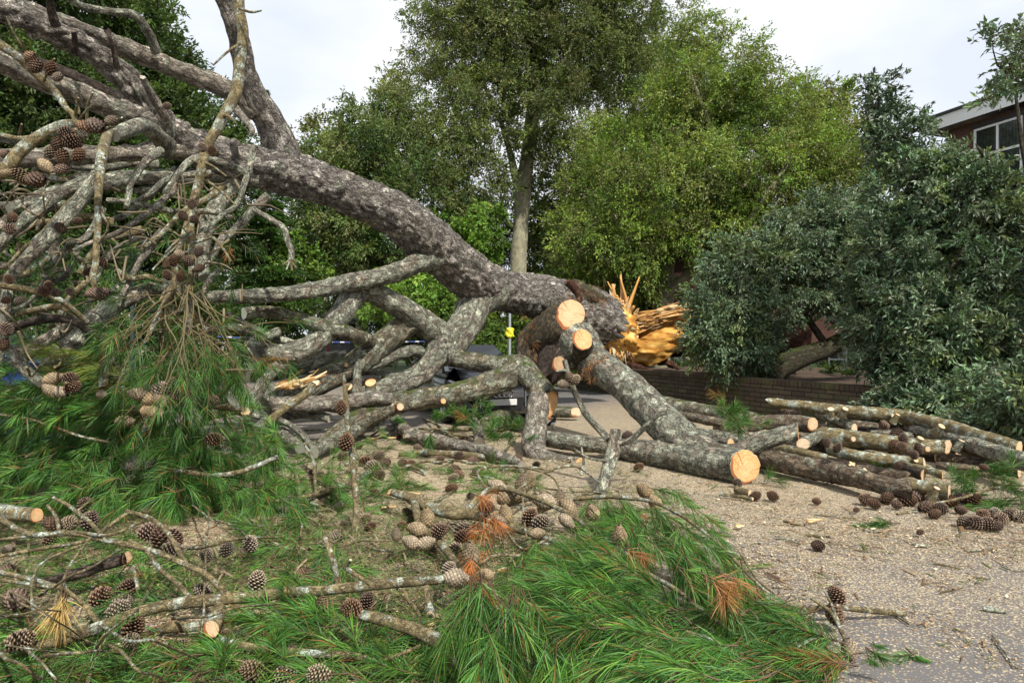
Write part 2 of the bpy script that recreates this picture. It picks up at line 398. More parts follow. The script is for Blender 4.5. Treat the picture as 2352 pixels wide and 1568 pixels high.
def needles(mb, B, D, Ls, m, ln=.14, w=.0028, cols=NEED, droop=.22, brown=.03, tone=1.0, spread=1.0, twigcol=(.13, .085, .05), twig_r=.004):
    """tufts of long pine needles along shoots that start at B, run along D for Ls metres"""
    B = np.asarray(B, float).reshape(-1, 3); D = unit(np.asarray(D, float).reshape(-1, 3)); n = len(B)
    Ls = np.broadcast_to(np.asarray(Ls, float), (n,))
    idx = np.repeat(np.arange(n), m); N = len(idx)
    t = rng.random(N) ** .8
    d = D[idx]
    rnd = rng.normal(0, 1, (N, 3)); per = unit(rnd - d * np.sum(rnd * d, 1, keepdims=True))
    ang = (R(68) * (1 - t) + R(20) * t) * spread * rng.uniform(.6, 1.15, N)
    nd_ = d * np.cos(ang)[:, None] + per * np.sin(ang)[:, None]
    l = ln * rng.uniform(.75, 1.15, N)
    sag = np.array([0, 0, -1.])
    p0 = B[idx] + d * (Ls[idx] * (t ** 1) )[:, None]
    p1 = p0 + nd_ * (l * .5)[:, None] + sag * (droop * l * .12)[:, None]
    p2 = p0 + unit(nd_ + sag * droop * .6) * l[:, None] + sag * (droop * l * .25)[:, None]
    for q_ in (p0, p1, p2): q_[:, 2] = np.maximum(q_[:, 2], .006)
    sd = unit(np.cross(nd_, rng.normal(0, 1, (N, 3))))
    hw = (w * .5 * rng.uniform(.8, 1.2, N))[:, None]
    V = np.stack([p0 - sd * hw * .8, p0 + sd * hw * .8, p1 - sd * hw, p1 + sd * hw, p2], 1).reshape(-1, 3)
    k = np.arange(N)[:, None] * 5
    q = k + np.array([[0, 1, 3, 2]]); tt = k + np.array([[2, 3, 4]])
    cs = np.array(cols)[rng.integers(0, len(cols), N)] * tone
    sh = rng.uniform(.55, 1.35, n)[idx][:, None]
    cs = cs * sh * rng.uniform(.75, 1.25, (N, 1))
    dead = (rng.random(n) < brown * .25)[idx]
    br = (rng.random(N) < brown) | (dead & (rng.random(N) < .8))
    cs[br] = np.array([.28, .12, .035]) * rng.uniform(.6, 1.2, (br.sum(), 1))
    mb.add(V, q, tt, col=np.repeat(cs, 5, 0))
    # the shoots themselves
    a = np.array([0, 2.1, 4.2])
    for i in range(n):
        u = unit(np.cross(D[i], (0.3, .2, 1.))); v = np.cross(D[i], u)
        e0, e1 = B[i] - D[i] * .03, B[i] + D[i] * Ls[i]
        ring = np.cos(a)[:, None] * u + np.sin(a)[:, None] * v
        mb.add(np.concatenate([e0 + ring * twig_r, e1 + ring * twig_r * .6]), [(0, 1, 4, 3), (1, 2, 5, 4), (2, 0, 3, 5)], col=twigcol)
def twigs(mb, list_of_P, col=(.16, .12, .06), seg=5, lump=.05):
    for P in list_of_P: tube(mb, P, seg=seg, step=.035, lump=lump, col=np.asarray(col) * rng.uniform(.7, 1.3), bend=.8)
def leaves(mb, C_, AX, N_, ln, wd, col, fold=.18):
    n = len(C_); AX = unit(AX); sd = unit(np.cross(AX, N_)); nm = np.cross(sd, AX)
    l = (ln * rng.uniform(.7, 1.2, n))[:, None]; w = (wd * rng.uniform(.75, 1.2, n))[:, None] * .5
    b = C_; tip = C_ + AX * l - nm * l * .12; mid = C_ + AX * l * .45 + nm * w * fold * 2
    V = np.stack([b, mid - sd * w, tip, mid + sd * w], 1).reshape(-1, 3)
    k = np.arange(n)[:, None] * 4
    mb.add(V, t=np.concatenate([k + [[0, 2, 1]], k + [[0, 3, 2]]]), col=np.repeat(col, 4, 0))
def crown(name, mat, parent, blobs, n, col, ln=.16, wd=.07, clump=.7, twl=1.0, var=.35, droop=.25, cols=None, shell=.45, seed=1, up=.6, holes=None, per=11):
    """leaves on short twigs, twigs in clumps, clumps spread through a union of ellipsoids (px, py, rx, ry, Y, depth m)"""
    g = np.random.default_rng(seed)
    ar = np.array([b[2] * b[3] * (b[4] / FP) ** 2 for b in blobs]); ar = ar / ar.sum()
    CC, OUT, BT = [], [], []
    K = max(1, int(n / (per * 9)))
    for b, a in zip(blobs, ar):
        px, py, rx, ry, Y, dp = b
        m = max(2, int(K * a)); u = unit(g.normal(0, 1, (m, 3))); rad = (g.random(m) ** shell)[:, None]
        sc = np.array([rx * Y / FP, dp, ry * Y / FP])
        CC.append(W(px, py, Y) + u * rad * sc); OUT.append(u); BT.append(np.full(m, g.uniform(.78, 1.22)))
    CC = np.concatenate(CC); OUT = np.concatenate(OUT); BT = np.concatenate(BT)
    if holes:
        pxx = CX + CC[:, 0] / CC[:, 1] * FP; pyy = CY - (CC[:, 2] - HC) / CC[:, 1] * FP
        keep = np.ones(len(CC), bool)
        for hx, hy, hr, hr2 in holes: keep &= ((pxx - hx) / hr) ** 2 + ((pyy - hy) / hr2) ** 2 > 1
        CC, OUT, BT = CC[keep], OUT[keep], BT[keep]
    keep = CC[:, 2] > .15; CC, OUT, BT = CC[keep], OUT[keep], BT[keep]
    m = len(CC); tw = 9
    cs = np.asarray(cols if cols is not None else [col], float)
    ctone = BT[:, None] * (cs[g.integers(0, len(cs), m)] * (1 + var * g.normal(0, .6, (m, 1)).clip(-1, 1.2)))
    idx = np.repeat(np.arange(m), tw)
    td = unit(OUT[idx] * .8 + g.normal(0, .75, (m * tw, 3)) + np.array([0, 0, .15 - droop]))
    tb = CC[idx] + g.normal(0, clump * .2, (m * tw, 3))
    tl = clump * g.uniform(.5, 1.1, m * tw) * twl
    j = np.repeat(np.arange(m * tw), per); t = g.random(len(j))
    pos = tb[j] + td[j] * (tl[j] * t)[:, None] + np.array([0, 0, -1.]) * (droop * tl[j] * t ** 2 * .6)[:, None] + g.normal(0, clump * .06, (len(j), 3))
    ax = td[j] + g.normal(0, .6, (len(j), 3)) + np.array([0, 0, -droop * .5])
    nm = g.normal(0, .6, (len(j), 3)) + np.array([0, -.15, up])
    lc = ctone[idx[j]] * (1 + .28 * g.normal(0, .7, (len(j), 1)).clip(-1, 1.5)) * (1 + .08 * g.normal(0, 1, (len(j), 3)))
    mb = MB()
    # the twigs
    k3 = np.arange(m * tw)
    e0, e1 = tb, tb + td * tl[:, None] + np.array([0, 0, -1.]) * (droop * tl * .6)[:, None]
    sdv = unit(np.cross(td, g.normal(0, 1, td.shape))) * .006
    V = np.stack([e0 - sdv, e0 + sdv, e1], 1).reshape(-1, 3)
    mb.add(V, t=(k3[:, None] * 3 + [[0, 1, 2]]), col=(.10, .085, .05))
    global rng
    old = rng; rng = g
    leaves(mb, pos, ax, nm, ln, wd, np.clip(lc, .004, 1))
    rng = old
    return mb.build(name, M[mat], parent, smooth=False)
# ------------------------------------------------------------------ ground, road litter
WALL_A, WALL_B = np.array([1.12, 24.5]), np.array([6.07, 11.9])
wdir = unit(WALL_B - WALL_A); wnor = np.array([wdir[1], -wdir[0]])     # wnor points to the road side (-X)
if wnor[0] > 0: wnor = -wnor
def ground_mat():
    m, nt, out = newmat('asphalt_under_sawdust')
    tc = nd(nt, 'TexCoord').outputs['Object']
    v = nd(nt, 'TexVoronoi', {'Vector': tc, 'Scale': 110.0})
    cc = nd(nt, 'SeparateColor', {0: v.outputs['Color']})
    fine = nd(nt, 'TexNoise', {'Vector': tc, 'Scale': 260.0, 'Detail': 3.0}).outputs['Fac']
    big = nd(nt, 'TexNoise', {'Vector': tc, 'Scale': .55, 'Detail': 5.0, 'Roughness': .6}).outputs['Fac']
    mid = nd(nt, 'TexNoise', {'Vector': tc, 'Scale': 5.0, 'Detail': 6.0, 'Roughness': .7}).outputs['Fac']
    asph = mixc(nt, ramp(nt, fine, [(.35, 0.0), (.7, 1.0)]), (.075, .072, .074), (.21, .20, .195))
    ch = mixc(nt, cc.outputs[1], (.31, .25, .16), (.54, .455, .31))
    ch = mixc(nt, ramp(nt, cc.outputs[2], [(.62, 0.0), (.75, 1.0)]), ch, (.16, .115, .075))
    xyz = nd(nt, 'SeparateXYZ', {0: tc})
    y = xyz.outputs[1]
    dens = mth(nt, 'ADD', nd(nt, 'MapRange', {0: y, 1: 3.0, 2: 7.0, 3: -.12, 4: .14}).outputs[0], nd(nt, 'MapRange', {0: xyz.outputs[0], 1: -.6, 2: .8, 3: .18, 4: 0.0}).outputs[0])
    far = nd(nt, 'MapRange', {0: mth(nt, 'SUBTRACT', y, mth(nt, 'MULTIPLY', xyz.outputs[0], 1.6)), 1: 11.5, 2: 16.0, 3: 0.0, 4: -.45}).outputs[0]
    f = mth(nt, 'ADD', mth(nt, 'ADD', mth(nt, 'MULTIPLY', big, .5), mth(nt, 'MULTIPLY', mid, .5)), mth(nt, 'ADD', dens, far))
    f = mth(nt, 'ADD', f, mth(nt, 'MULTIPLY', cc.outputs[0], .5))
    fac = ramp(nt, f, [(.70, 0.0), (.80, 1.0)])
    c = mixc(nt, fac, asph, ch)
    b = nd(nt, 'Bump', {'Height': mth(nt, 'ADD', fine, mth(nt, 'MULTIPLY', fac, cc.outputs[1])), 'Strength': .6, 'Distance': .008})
    p = nd(nt, 'BsdfPrincipled', {'Base Color': c, 'Roughness': .9, 'Specular IOR Level': .2, 'Normal': b.outputs[0]})
    nt.links.new(p.outputs[0], out.inputs[0]); return m
g = MB(); g.add([(-400, -30, 0), (400, -30, 0), (400, 700, 0), (-400, 700, 0)], [(0, 1, 2, 3)])
tag(g.build('ground', ground_mat()), kind='structure')
# raised garden soil behind the wall
M['soil'] = plain('needle_covered_soil', (.055, .034, .02), rough=.95, noise=.5, nscale=6, bump=1, bscale=30)
far_a = WALL_A - wdir * 14; far_b = WALL_B + wdir * 12
g = MB()
nx = 40
gv, gq = [], []
for i in range(nx + 1):
    p = far_a + (far_b - far_a) * i / nx
    for k, off in enumerate((.24, 1.5, 4, 9, 22, 60)):
        q = p - wnor * off
        gv.append((q[0], q[1], .60 + (.10 * math.sin(i * 1.7 + k * 2.1) if 0 < k < 5 else 0) - (.25 if k > 3 else 0)))
for i in range(nx):
    for k in range(5): gq.append((i * 6 + k, (i + 1) * 6 + k, (i + 1) * 6 + k + 1, i * 6 + k + 1))
g.add(gv, gq); tag(g.build('garden_ground', M['soil']), kind='structure')
# grass verge on the far left, beyond the road
M['grassy'] = plain('verge_ground', (.05, .085, .02), rough=.95, noise=.5, nscale=9, bump=1, bscale=50)
g = MB(); g.add([(-60, 24, .012), (-3.2, 33, .012), (-8, 80, .012), (-90, 80, .012)], [(0, 1, 2, 3)])
tag(g.build('verge', M['grassy']), kind='structure')
# sawdust and chips: real flakes, nobody could count them
def road_xy(n, y0, y1):
    py = rng.uniform(CY + HC * FP / y1, CY + HC * FP / y0, n); px = rng.uniform(-600, 2900, n)
    Y = HC * FP / (py - CY)
    return (px - CX) / FP * Y, Y
def flakes(name, n, y0, y1, size, cols, label, hmax=.012, thin=False):
    x, y = road_xy(n, y0, y1)
    big = vnoise(np.stack([x * .55, y * .55, np.zeros(n)], 1), 4) * .5 + vnoise(np.stack([x * 2.1, y * 2.1, np.zeros(n)], 1), 6) * .35
    dens = np.clip((y - 3.2) / 3.6, 0, 1) * .62 + .22 + big * .75
    dens = dens + np.clip(.7 - x, 0, 1) * .35 - np.clip(x - .6, 0, 1.2) * np.clip((7 - y) / 4, 0, 1) * .10 + big * .55 - np.clip(x - 1.2, 0, 1) * np.clip((5.2 - y) / 1.5, 0, 1) * .22
    k = rng.random(n) < dens; x, y = x[k], y[k]; n = len(x)
    side = (np.stack([x, y], 1) - WALL_A) @ wnor
    k = side > .02; x, y = x[k], y[k]; n = len(x)
    a = rng.uniform(0, 6.283, n); s = size * rng.lognormal(0, .45, n)
    asp = rng.uniform(8, 20, n) if thin else rng.uniform(1.2, 3.0, n)
    u = np.stack([np.cos(a), np.sin(a), rng.normal(0, .03 if thin else .22, n)], 1) * s[:, None] * .5
    w = np.stack([-np.sin(a), np.cos(a), rng.normal(0, .25, n)], 1) * (s / asp)[:, None] * .5
    c = np.stack([x, y, .004 + rng.random(n) ** 2 * hmax + np.abs(u[:, 2]) + np.abs(w[:, 2])], 1)
    V = np.stack([c - u - w, c + u - w * .6, c + u * .8 + w, c - u * .9 + w * .8], 1).reshape(-1, 3)
    col = np.array(cols)[rng.integers(0, len(cols), n)] * rng.uniform(.7, 1.15, (n, 1))
    mb = MB(); mb.add(V, np.arange(n)[:, None] * 4 + np.array([[0, 1, 2, 3]]), col=np.repeat(col, 4, 0))
    o = mb.build(name, M['chip'], smooth=False); tag(o, label, name.replace('_', ' '), kind='stuff')
CH = [(.58, .47, .31), (.48, .37, .23), (.68, .57, .40), (.38, .28, .16), (.28, .18, .10), (.16, .10, .055)]
flakes('wood_chips', 380000, 3.0, 15, .0085, CH, 'pale sawdust and wood chips strewn over the road')
flakes('needle_litter', 26000, 3.0, 12, .065, [(.22, .13, .06), (.30, .20, .11), (.14, .08, .04), (.10, .13, .03)], 'fallen brown pine needles scattered over the road', thin=True)
def strewn(name, n, cols, size, label, poly, asp, hmax):
    p = np.array(poly, float); lo, hi = p.min(0), p.max(0); px = rng.uniform(lo[0], hi[0], n * 2); py = rng.uniform(lo[1], hi[1], n * 2)
    ins = np.zeros(n * 2, bool); j = len(p) - 1
    for i in range(len(p)):
        ins ^= ((p[i, 1] > py) != (p[j, 1] > py)) & (px < (p[j, 0] - p[i, 0]) * (py - p[i, 1]) / (p[j, 1] - p[i, 1] + 1e-9) + p[i, 0]); j = i
    px, py = px[ins][:n], py[ins][:n]; n = len(px); Y = HC * FP / (py - CY); x = (px - CX) / FP * Y
    cl = vnoise(np.stack([x * 1.6, Y * 1.6, np.zeros(n)], 1), 31); k = rng.random(n) < .55 + cl; x, Y = x[k], Y[k]; n = len(x)
    a = rng.uniform(0, 6.283, n); s = size * rng.uniform(.5, 1.3, n)
    u = np.stack([np.cos(a), np.sin(a), rng.normal(0, .14, n)], 1) * s[:, None] * .5; w = np.stack([-np.sin(a), np.cos(a), np.zeros(n)], 1) * (s / asp)[:, None] * .5
    c = np.stack([x, Y, .012 + rng.random(n) ** 1.5 * hmax + np.abs(u[:, 2])], 1); m_ = c + np.array([0, 0, 1.]) * (s * .06)[:, None]
    V = np.stack([c - u - w, m_ - w, c + u - w, c + u + w, m_ + w, c - u + w], 1).reshape(-1, 3)
    col = np.array(cols)[rng.integers(0, len(cols), n)] * rng.uniform(.6, 1.2, (n, 1))
    mb = MB(); k = np.arange(n)[:, None] * 6; mb.add(V, np.concatenate([k + [[0, 1, 4, 5]], k + [[1, 2, 3, 4]]]), col=np.repeat(col, 6, 0))
    tag(mb.build(name, M['chip'], smooth=False), label, name.replace('_', ' '), kind='stuff')
FRONT = [(-700, 1120), (-40, 1080), (560, 960), (1000, 975), (1300, 1050), (1500, 1090), (1350, 1300), (1180, 1568), (-700, 1568)]
strewn('green_needle_litter', 44000, [(.07, .17, .022), (.10, .21, .03), (.05, .13, .022), (.15, .20, .04), (.22, .14, .06)], .13, 'loose green and browning pine needles matted over the ground between the boughs', FRONT, 36, .05)
strewn('twig_litter', 7500, [(.16, .11, .07), (.10, .07, .045), (.22, .17, .11), (.30, .22, .14)], .16, 'broken bits of twig and bark strewn between the boughs', FRONT, 14, .03)
# ------------------------------------------------------------------ brick wall
def brick_mat(name, a, b, mortar, bw=.225, bh=.075, stain=.6, green=.3, soldier=False):
    m, nt, out = newmat(name)
    tc = attr(nt, 'tc')
    br = nd(nt, 'TexBrick', {'Vector': tc, 'Color1': a, 'Color2': b, 'Mortar': mortar, 'Scale': 1.0, 'Mortar Size': .011, 'Mortar Smooth': .2, 'Bias': 0.0, 'Brick Width': bw, 'Row Height': bh})
    if soldier: br.offset = 0
    n1 = nd(nt, 'TexNoise', {'Vector': tc, 'Scale': 1.6, 'Detail': 7.0, 'Roughness': .65}).outputs['Fac']
    n2 = nd(nt, 'TexNoise', {'Vector': tc, 'Scale': 22.0, 'Detail': 5.0}).outputs['Fac']
    c = mixc(nt, mth(nt, 'MULTIPLY', ramp(nt, n1, [(.4, 0.0), (.65, 1.0)]), stain), br.outputs['Color'], tuple(x * .35 for x in a))
    n3 = nd(nt, 'TexNoise', {'Vector': tc, 'Scale': 2.7, 'Detail': 6.0}).outputs['Fac']
    c = mixc(nt, mth(nt, 'MULTIPLY', ramp(nt, n3, [(.5, 0.0), (.68, 1.0)]), green), c, (.10, .12, .04))
    c = mixc(nt, ramp(nt, n2, [(.45, 0.0), (.75, .5)]), c, tuple(x * 1.3 for x in b))
    h = mth(nt, 'ADD', mth(nt, 'MULTIPLY', br.outputs['Fac'], -1.0), mth(nt, 'MULTIPLY', n2, .5))
    bp = nd(nt, 'Bump', {'Height': h, 'Strength': .8, 'Distance': .01})
    p = nd(nt, 'BsdfPrincipled', {'Base Color': c, 'Roughness': .9, 'Specular IOR Level': .2, 'Normal': bp.outputs[0]})
    nt.links.new(p.outputs[0], out.inputs[0]); return m
M['wallbrick'] = brick_mat('old_shaded_wall_brick', (.15, .115, .08), (.07, .058, .045), (.016, .014, .012), bw=.34, bh=.098, green=.6)  # both brick tones darkened so the colour carries the shade of the trees
M['coping'] = brick_mat('coping_brick', (.12, .085, .06), (.07, .055, .04), (.02, .017, .013), bw=.11, bh=.5, green=.7, soldier=True)
M['redbrick'] = brick_mat('house_brick', (.13, .055, .038), (.085, .04, .03), (.12, .10, .085), stain=.3, green=.05)  # dark brick; on the house, shade from the bushes is put into this tone
def uvbox(mb, o, ux, uy, uz, lx, ly, lz):
    """box from corner o along unit axes, tc = metres along each face"""
    o = np.asarray(o, float)
    for (p, a, b, la, lb) in ((o, ux, uz, lx, lz), (o + uy * ly, ux, uz, lx, lz), (o, uy, uz, ly, lz), (o + ux * lx, uy, uz, ly, lz), (o + uz * lz, ux, uy, lx, ly)):
        mb.add([p, p + a * la, p + a * la + b * lb, p + b * lb], [(0, 1, 2, 3)], tc=[(0, 0, 0), (la, 0, 0), (la, lb, 0), (0, lb, 0)])
ux, uy, uz = np.array([*wdir, 0]), np.array([*(-wnor), 0]), np.array([0, 0, 1.])
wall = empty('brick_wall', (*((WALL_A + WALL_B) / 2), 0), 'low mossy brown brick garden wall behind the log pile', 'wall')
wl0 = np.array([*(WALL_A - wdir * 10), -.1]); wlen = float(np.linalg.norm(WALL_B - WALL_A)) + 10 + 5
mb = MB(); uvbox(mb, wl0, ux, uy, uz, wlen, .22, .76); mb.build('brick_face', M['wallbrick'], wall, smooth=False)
mb = MB(); uvbox(mb, wl0 + uz * .762 - uy * .012, ux, uy, uz, wlen, .244, .115); mb.build('coping', M['coping'], wall, smooth=False)
# ------------------------------------------------------------------ apartment block, upper right
M['white'] = plain('white_paint', (.72, .74, .75), rough=.5, noise=.04)
M['darktrim'] = plain('dark_trim', (.03, .03, .035), rough=.5)
M['glass'] = plain('window_glass', (.03, .04, .045), rough=.06, spec=.8, noise=.3, nscale=2)
M['soffit'] = plain('soffit', (.32, .30, .28), rough=.8)
ap = empty('apartment_block', (14.2, 23, 0), 'dark brick apartment block with a flat white fascia, upper right beyond the trees', 'building')
P0, P1 = np.array([14.35, 22.6]), np.array([15.55, 19.0]); bd = unit(P1 - P0); bn = np.array([bd[1], -bd[0]]); bn = bn if bn[0] < 0 else -bn
bx_, by_ = np.array([*bd, 0]), np.array([*(-bn), 0])
o0 = np.array([*P0, 0.]); ln_ = 16.
mb = MB(); uvbox(mb, o0, bx_, by_, uz, ln_, 10, 8.50); mb.build('brick_wall', M['redbrick'], ap, smooth=False)
mb = MB(); uvbox(mb, o0 - bx_ * .55 - by_ * .45 + uz * 8.505, bx_, by_, uz, ln_ + 1, 11, .40); mb.build('fascia', M['white'], ap, smooth=False)
mb = MB(); uvbox(mb, o0 - bx_ * .6 - by_ * .5 + uz * 8.907, bx_, by_, uz, ln_ + 1.2, 11.1, .09); mb.build('roof_edge', M['darktrim'], ap, smooth=False)
def window(parent, o, ax, out, w, h, nv=2, nh=1, frame='white', t=.07):
    """casement: frame with nv lights, a pane behind it and a sill; o = lower corner, out = outward normal"""
    o = np.asarray(o, float); f = MB(); inn = -out
    for k in range(nv + 1):
        x = k * (w - t) / nv; uvbox(f, o + ax * x + out * .003, ax, inn, uz, t, .09, h)
    for z in np.linspace(0, h - t, nh + 1):
        for k in range(nv):
            x0 = k * (w - t) / nv + t; uvbox(f, o + ax * x0 + uz * z + out * .003, ax, inn, uz, (w - t) / nv - t, .09, t)
    fo = f.build('window', M[frame], parent, smooth=False)
    p = MB(); q = o + out * -.03 + 0; uvbox(p, q + ax * .01 + uz * .01, ax, inn, uz, w - .02, .02, h - .02); p.build('pane', M['glass'], fo, smooth=False)
    s = MB(); uvbox(s, o - ax * .06 - uz * .075 + out * .06, ax, inn, uz, w + .12, .10, .07); s.build('sill', M[frame], fo, smooth=False)
    return fo
on_ = np.array([*bn, 0])
for (s0, z0, w_, h_) in ((1.0, 6.5, 1.5, 1.75), (4.4, 6.5, 1.5, 1.75), (1.0, 3.7, 1.5, 1.7), (4.4, 3.7, 1.5, 1.7)):
    window(ap, o0 + bx_ * s0 + uz * z0 + on_ * .03, bx_, on_, w_, h_, 2, 2)
mb = MB(); uvbox(mb, o0 + bx_ * .9 - by_ * .025 + uz * 8.28, bx_, by_, uz, 1.7, .02, .10); mb.build('lintel', M['darktrim'], ap, smooth=False)
# ------------------------------------------------------------------ brick house low behind the fallen trunk
HO = np.array([4.2, 33.0, .0]); hx = unit(np.array([1, -.36, 0])); hn = np.array([hx[1], -hx[0], 0]); hn = hn if hn[1] < 0 else -hn
ho = empty('brick_house', HO, 'red brick house with white windows glimpsed under the leaning trunk', 'building')
mb = MB(); uvbox(mb, HO, hx, -hn, uz, 22, 8, 5.6); mb.build('brick_wall', M['redbrick'], ho, smooth=False)
M['roof'] = plain('roof_tiles', (.10, .065, .05), rough=.85, noise=.3, bump=.6, bscale=25)
mb = MB(); a_ = HO + hn * .5 - hx * .5 + uz * 5.62; b_ = a_ + hx * 23; up_ = -hn * 4.6 + uz * 2.6; c_ = a_ + -hn * 9.2
mb.add([a_, b_, b_ + up_, a_ + up_, c_, c_ + hx * 23], [(0, 1, 2, 3), (3, 2, 5, 4)], [(0, 3, 4), (1, 5, 2)]); mb.build('roof', M['roof'], ho, smooth=False)
def hwin(px, py, w, h, nv=2, nh=2, frame='white'):
    d = np.array([(px - CX) / FP, 1, -(py - CY) / FP]); k = ((HO + hn * .03 - np.array([0, 0, HC])) @ hn) / (d @ hn)
    q = np.array([0, 0, HC]) + d * k
    return window(ho, q, hx, hn, w, h, nv, nh, frame)
M['brownframe'] = plain('brown_frame', (.06, .025, .018), rough=.5)
M['notice'] = plain('yellow_notice', (.75, .55, .02), rough=.6)
hwin(1617, 828, 1.0, 1.05); hwin(1797, 862, 1.5, 1.0, 3, 2); hwin(1902, 870, .75, 1.7, 1, 2); hwin(1985, 862, 1.3, 1.6, 2, 1); hwin(1440, 722, 1.4, 1.3, 3, 1)
dw = hwin(1563, 838, 1.05, 1.55, 2, 1, 'brownframe')
def hpt(px, py, off=.05):
    d = np.array([(px - CX) / FP, 1, -(py - CY) / FP]); k = ((HO + hn * off - np.array([0, 0, HC])) @ hn) / (d @ hn); return np.array([0, 0, HC]) + d * k
mb = MB()
a_ = hpt(1580, 828); uvbox(mb, a_, hx, -hn, uz, .30, .01, .50)
mb.build('notice', M['notice'], dw, smooth=False)
mb = MB()
for zz, ww in ((.36, .22), (.27, .2), (.18, .24)): uvbox(mb, a_ + hn * .012 + hx * .03 + uz * zz, hx, -hn, uz, ww, .006, .05)
q = a_ + hn * .014 + hx * .15 + uz * .03
mb.add([q, q + hx * .07 + uz * .1, q - hx * .07 + uz * .1], t=[(0, 1, 2)]); mb.build('notice_lettering', M['darktrim'], dw, smooth=False)
# ------------------------------------------------------------------ standing trees, each with trunk, limbs and crown
def tree(name, label, cat, base, trunks, blobs, n, tmat='tree', lmat='leaf', group=None, **k):
    t = empty(name, base, label, cat, group)
    for i, tr in enumerate(trunks):
        P_ = PX(tr)
        if i == 0 and P_[0, 2] > .02: P_ = np.concatenate([[[P_[0, 0] + (P_[0, 0] - P_[1, 0]) * .1, P_[0, 1], -.05, P_[0, 3] * 1.15]], P_])
        mb = MB(); tube(mb, P_, seg=10, step=.25, lump=.08, end1='point', bend=.2)
        mb.build('trunk' if i == 0 else 'bough', M[tmat], t)
    crown('crown', lmat, t, blobs, n, k.pop('col', None), **k)
    return t
OAK = [(.125, .175, .045), (.155, .205, .05), (.165, .185, .07), (.10, .145, .04)]
BRI = [(.155, .24, .035), (.185, .265, .045), (.12, .20, .035), (.21, .275, .055), (.16, .18, .06)]
DRK = [(.05, .095, .026), (.07, .12, .03), (.09, .145, .035)]
LIM = [(.12, .22, .03), (.10, .19, .025), (.15, .24, .04)]
BLU = [(.10, .165, .085), (.13, .205, .11), (.17, .23, .13), (.105, .15, .08), (.14, .195, .07)]
# tall evergreen oak in the middle
tree('evergreen_oak', 'tall grey-green evergreen oak with a forked pale trunk in the middle of the photo', 'tree', W(1195, 830, 33),
     [[(1188, 860, 33, 44), (1190, 640, 33, 40), (1197, 520, 33, 37), (1202, 430, 33, 36), (1212, 330, 33, 26), (1225, 200, 33, 22), (1240, 60, 33, 14)],
      [(1200, 450, 33, 24), (1180, 390, 33, 18), (1165, 330, 33, 13), (1130, 230, 33, 10), (1080, 150, 33, 6)],
      [(1206, 430, 32.5, 20), (1224, 330, 32.5, 18), (1236, 260, 32, 14), (1300, 130, 32, 9)],
      [(1180, 520, 33, 10), (1100, 470, 33, 8), (1040, 420, 33, 5)]],
     [(1030, 60, 100, 120, 33, 3), (1000, 230, 100, 110, 32, 3), (1120, 60, 140, 140, 33, 3.5), (1230, -10, 190, 120, 33, 3.5), (1380, -10, 170, 110, 34, 3.5),
      (1120, 250, 120, 110, 32, 3), (1050, 340, 110, 80, 31, 2.5), (1200, 170, 160, 120, 33, 3), (1320, 130, 150, 110, 33, 3), (1120, 400, 100, 90, 31, 2), (1290, 250, 90, 80, 32, 2.5), (1440, 110, 110, 120, 34, 3), (1230, 330, 70, 50, 31.5, 1.5), (930, 330, 70, 60, 32, 2), (1070, 480, 70, 70, 30.5, 2), (1330, 330, 90, 80, 32, 2)],
     205000, cols=OAK, ln=.155, wd=.066, clump=.75, seed=3, droop=.3, holes=[(1215, 272, 34, 26), (1135, 330, 26, 20), (1398, 170, 30, 16), (1350, 265, 26, 22), (1140, 445, 20, 20), (1120, 200, 22, 16), (1290, 60, 24, 14), (1196, 500, 34, 150), (1206, 380, 24, 60)])
# dark one behind it
tree('evergreen_oak', 'dark evergreen tree standing behind the tall grey-green oak', 'tree', W(1420, 830, 40),
     [[(1400, 850, 40, 34), (1410, 560, 40, 28), (1440, 380, 40, 22), (1460, 200, 40, 12)], [(1310, 850, 39, 24), (1300, 600, 39, 20), (1330, 420, 39, 14), (1380, 300, 39, 8)]],
     [(1420, 180, 130, 140, 40, 4), (1330, 420, 120, 110, 39, 3), (1470, 420, 150, 150, 39, 3.5), (1360, 580, 150, 110, 38, 3), (1520, 300, 120, 120, 39, 3), (1250, 560, 90, 110, 39, 3), (1150, 620, 60, 90, 41, 2), (1235, 700, 60, 90, 40, 2), (1150, 510, 60, 80, 41, 2), (1250, 470, 60, 90, 40, 2), (1090, 560, 50, 80, 41, 2)],
     92000, cols=DRK + OAK, ln=.2, wd=.085, clump=.8, seed=4, holes=[(1240, 275, 30, 26), (1350, 265, 20, 16), (1140, 445, 22, 20)])
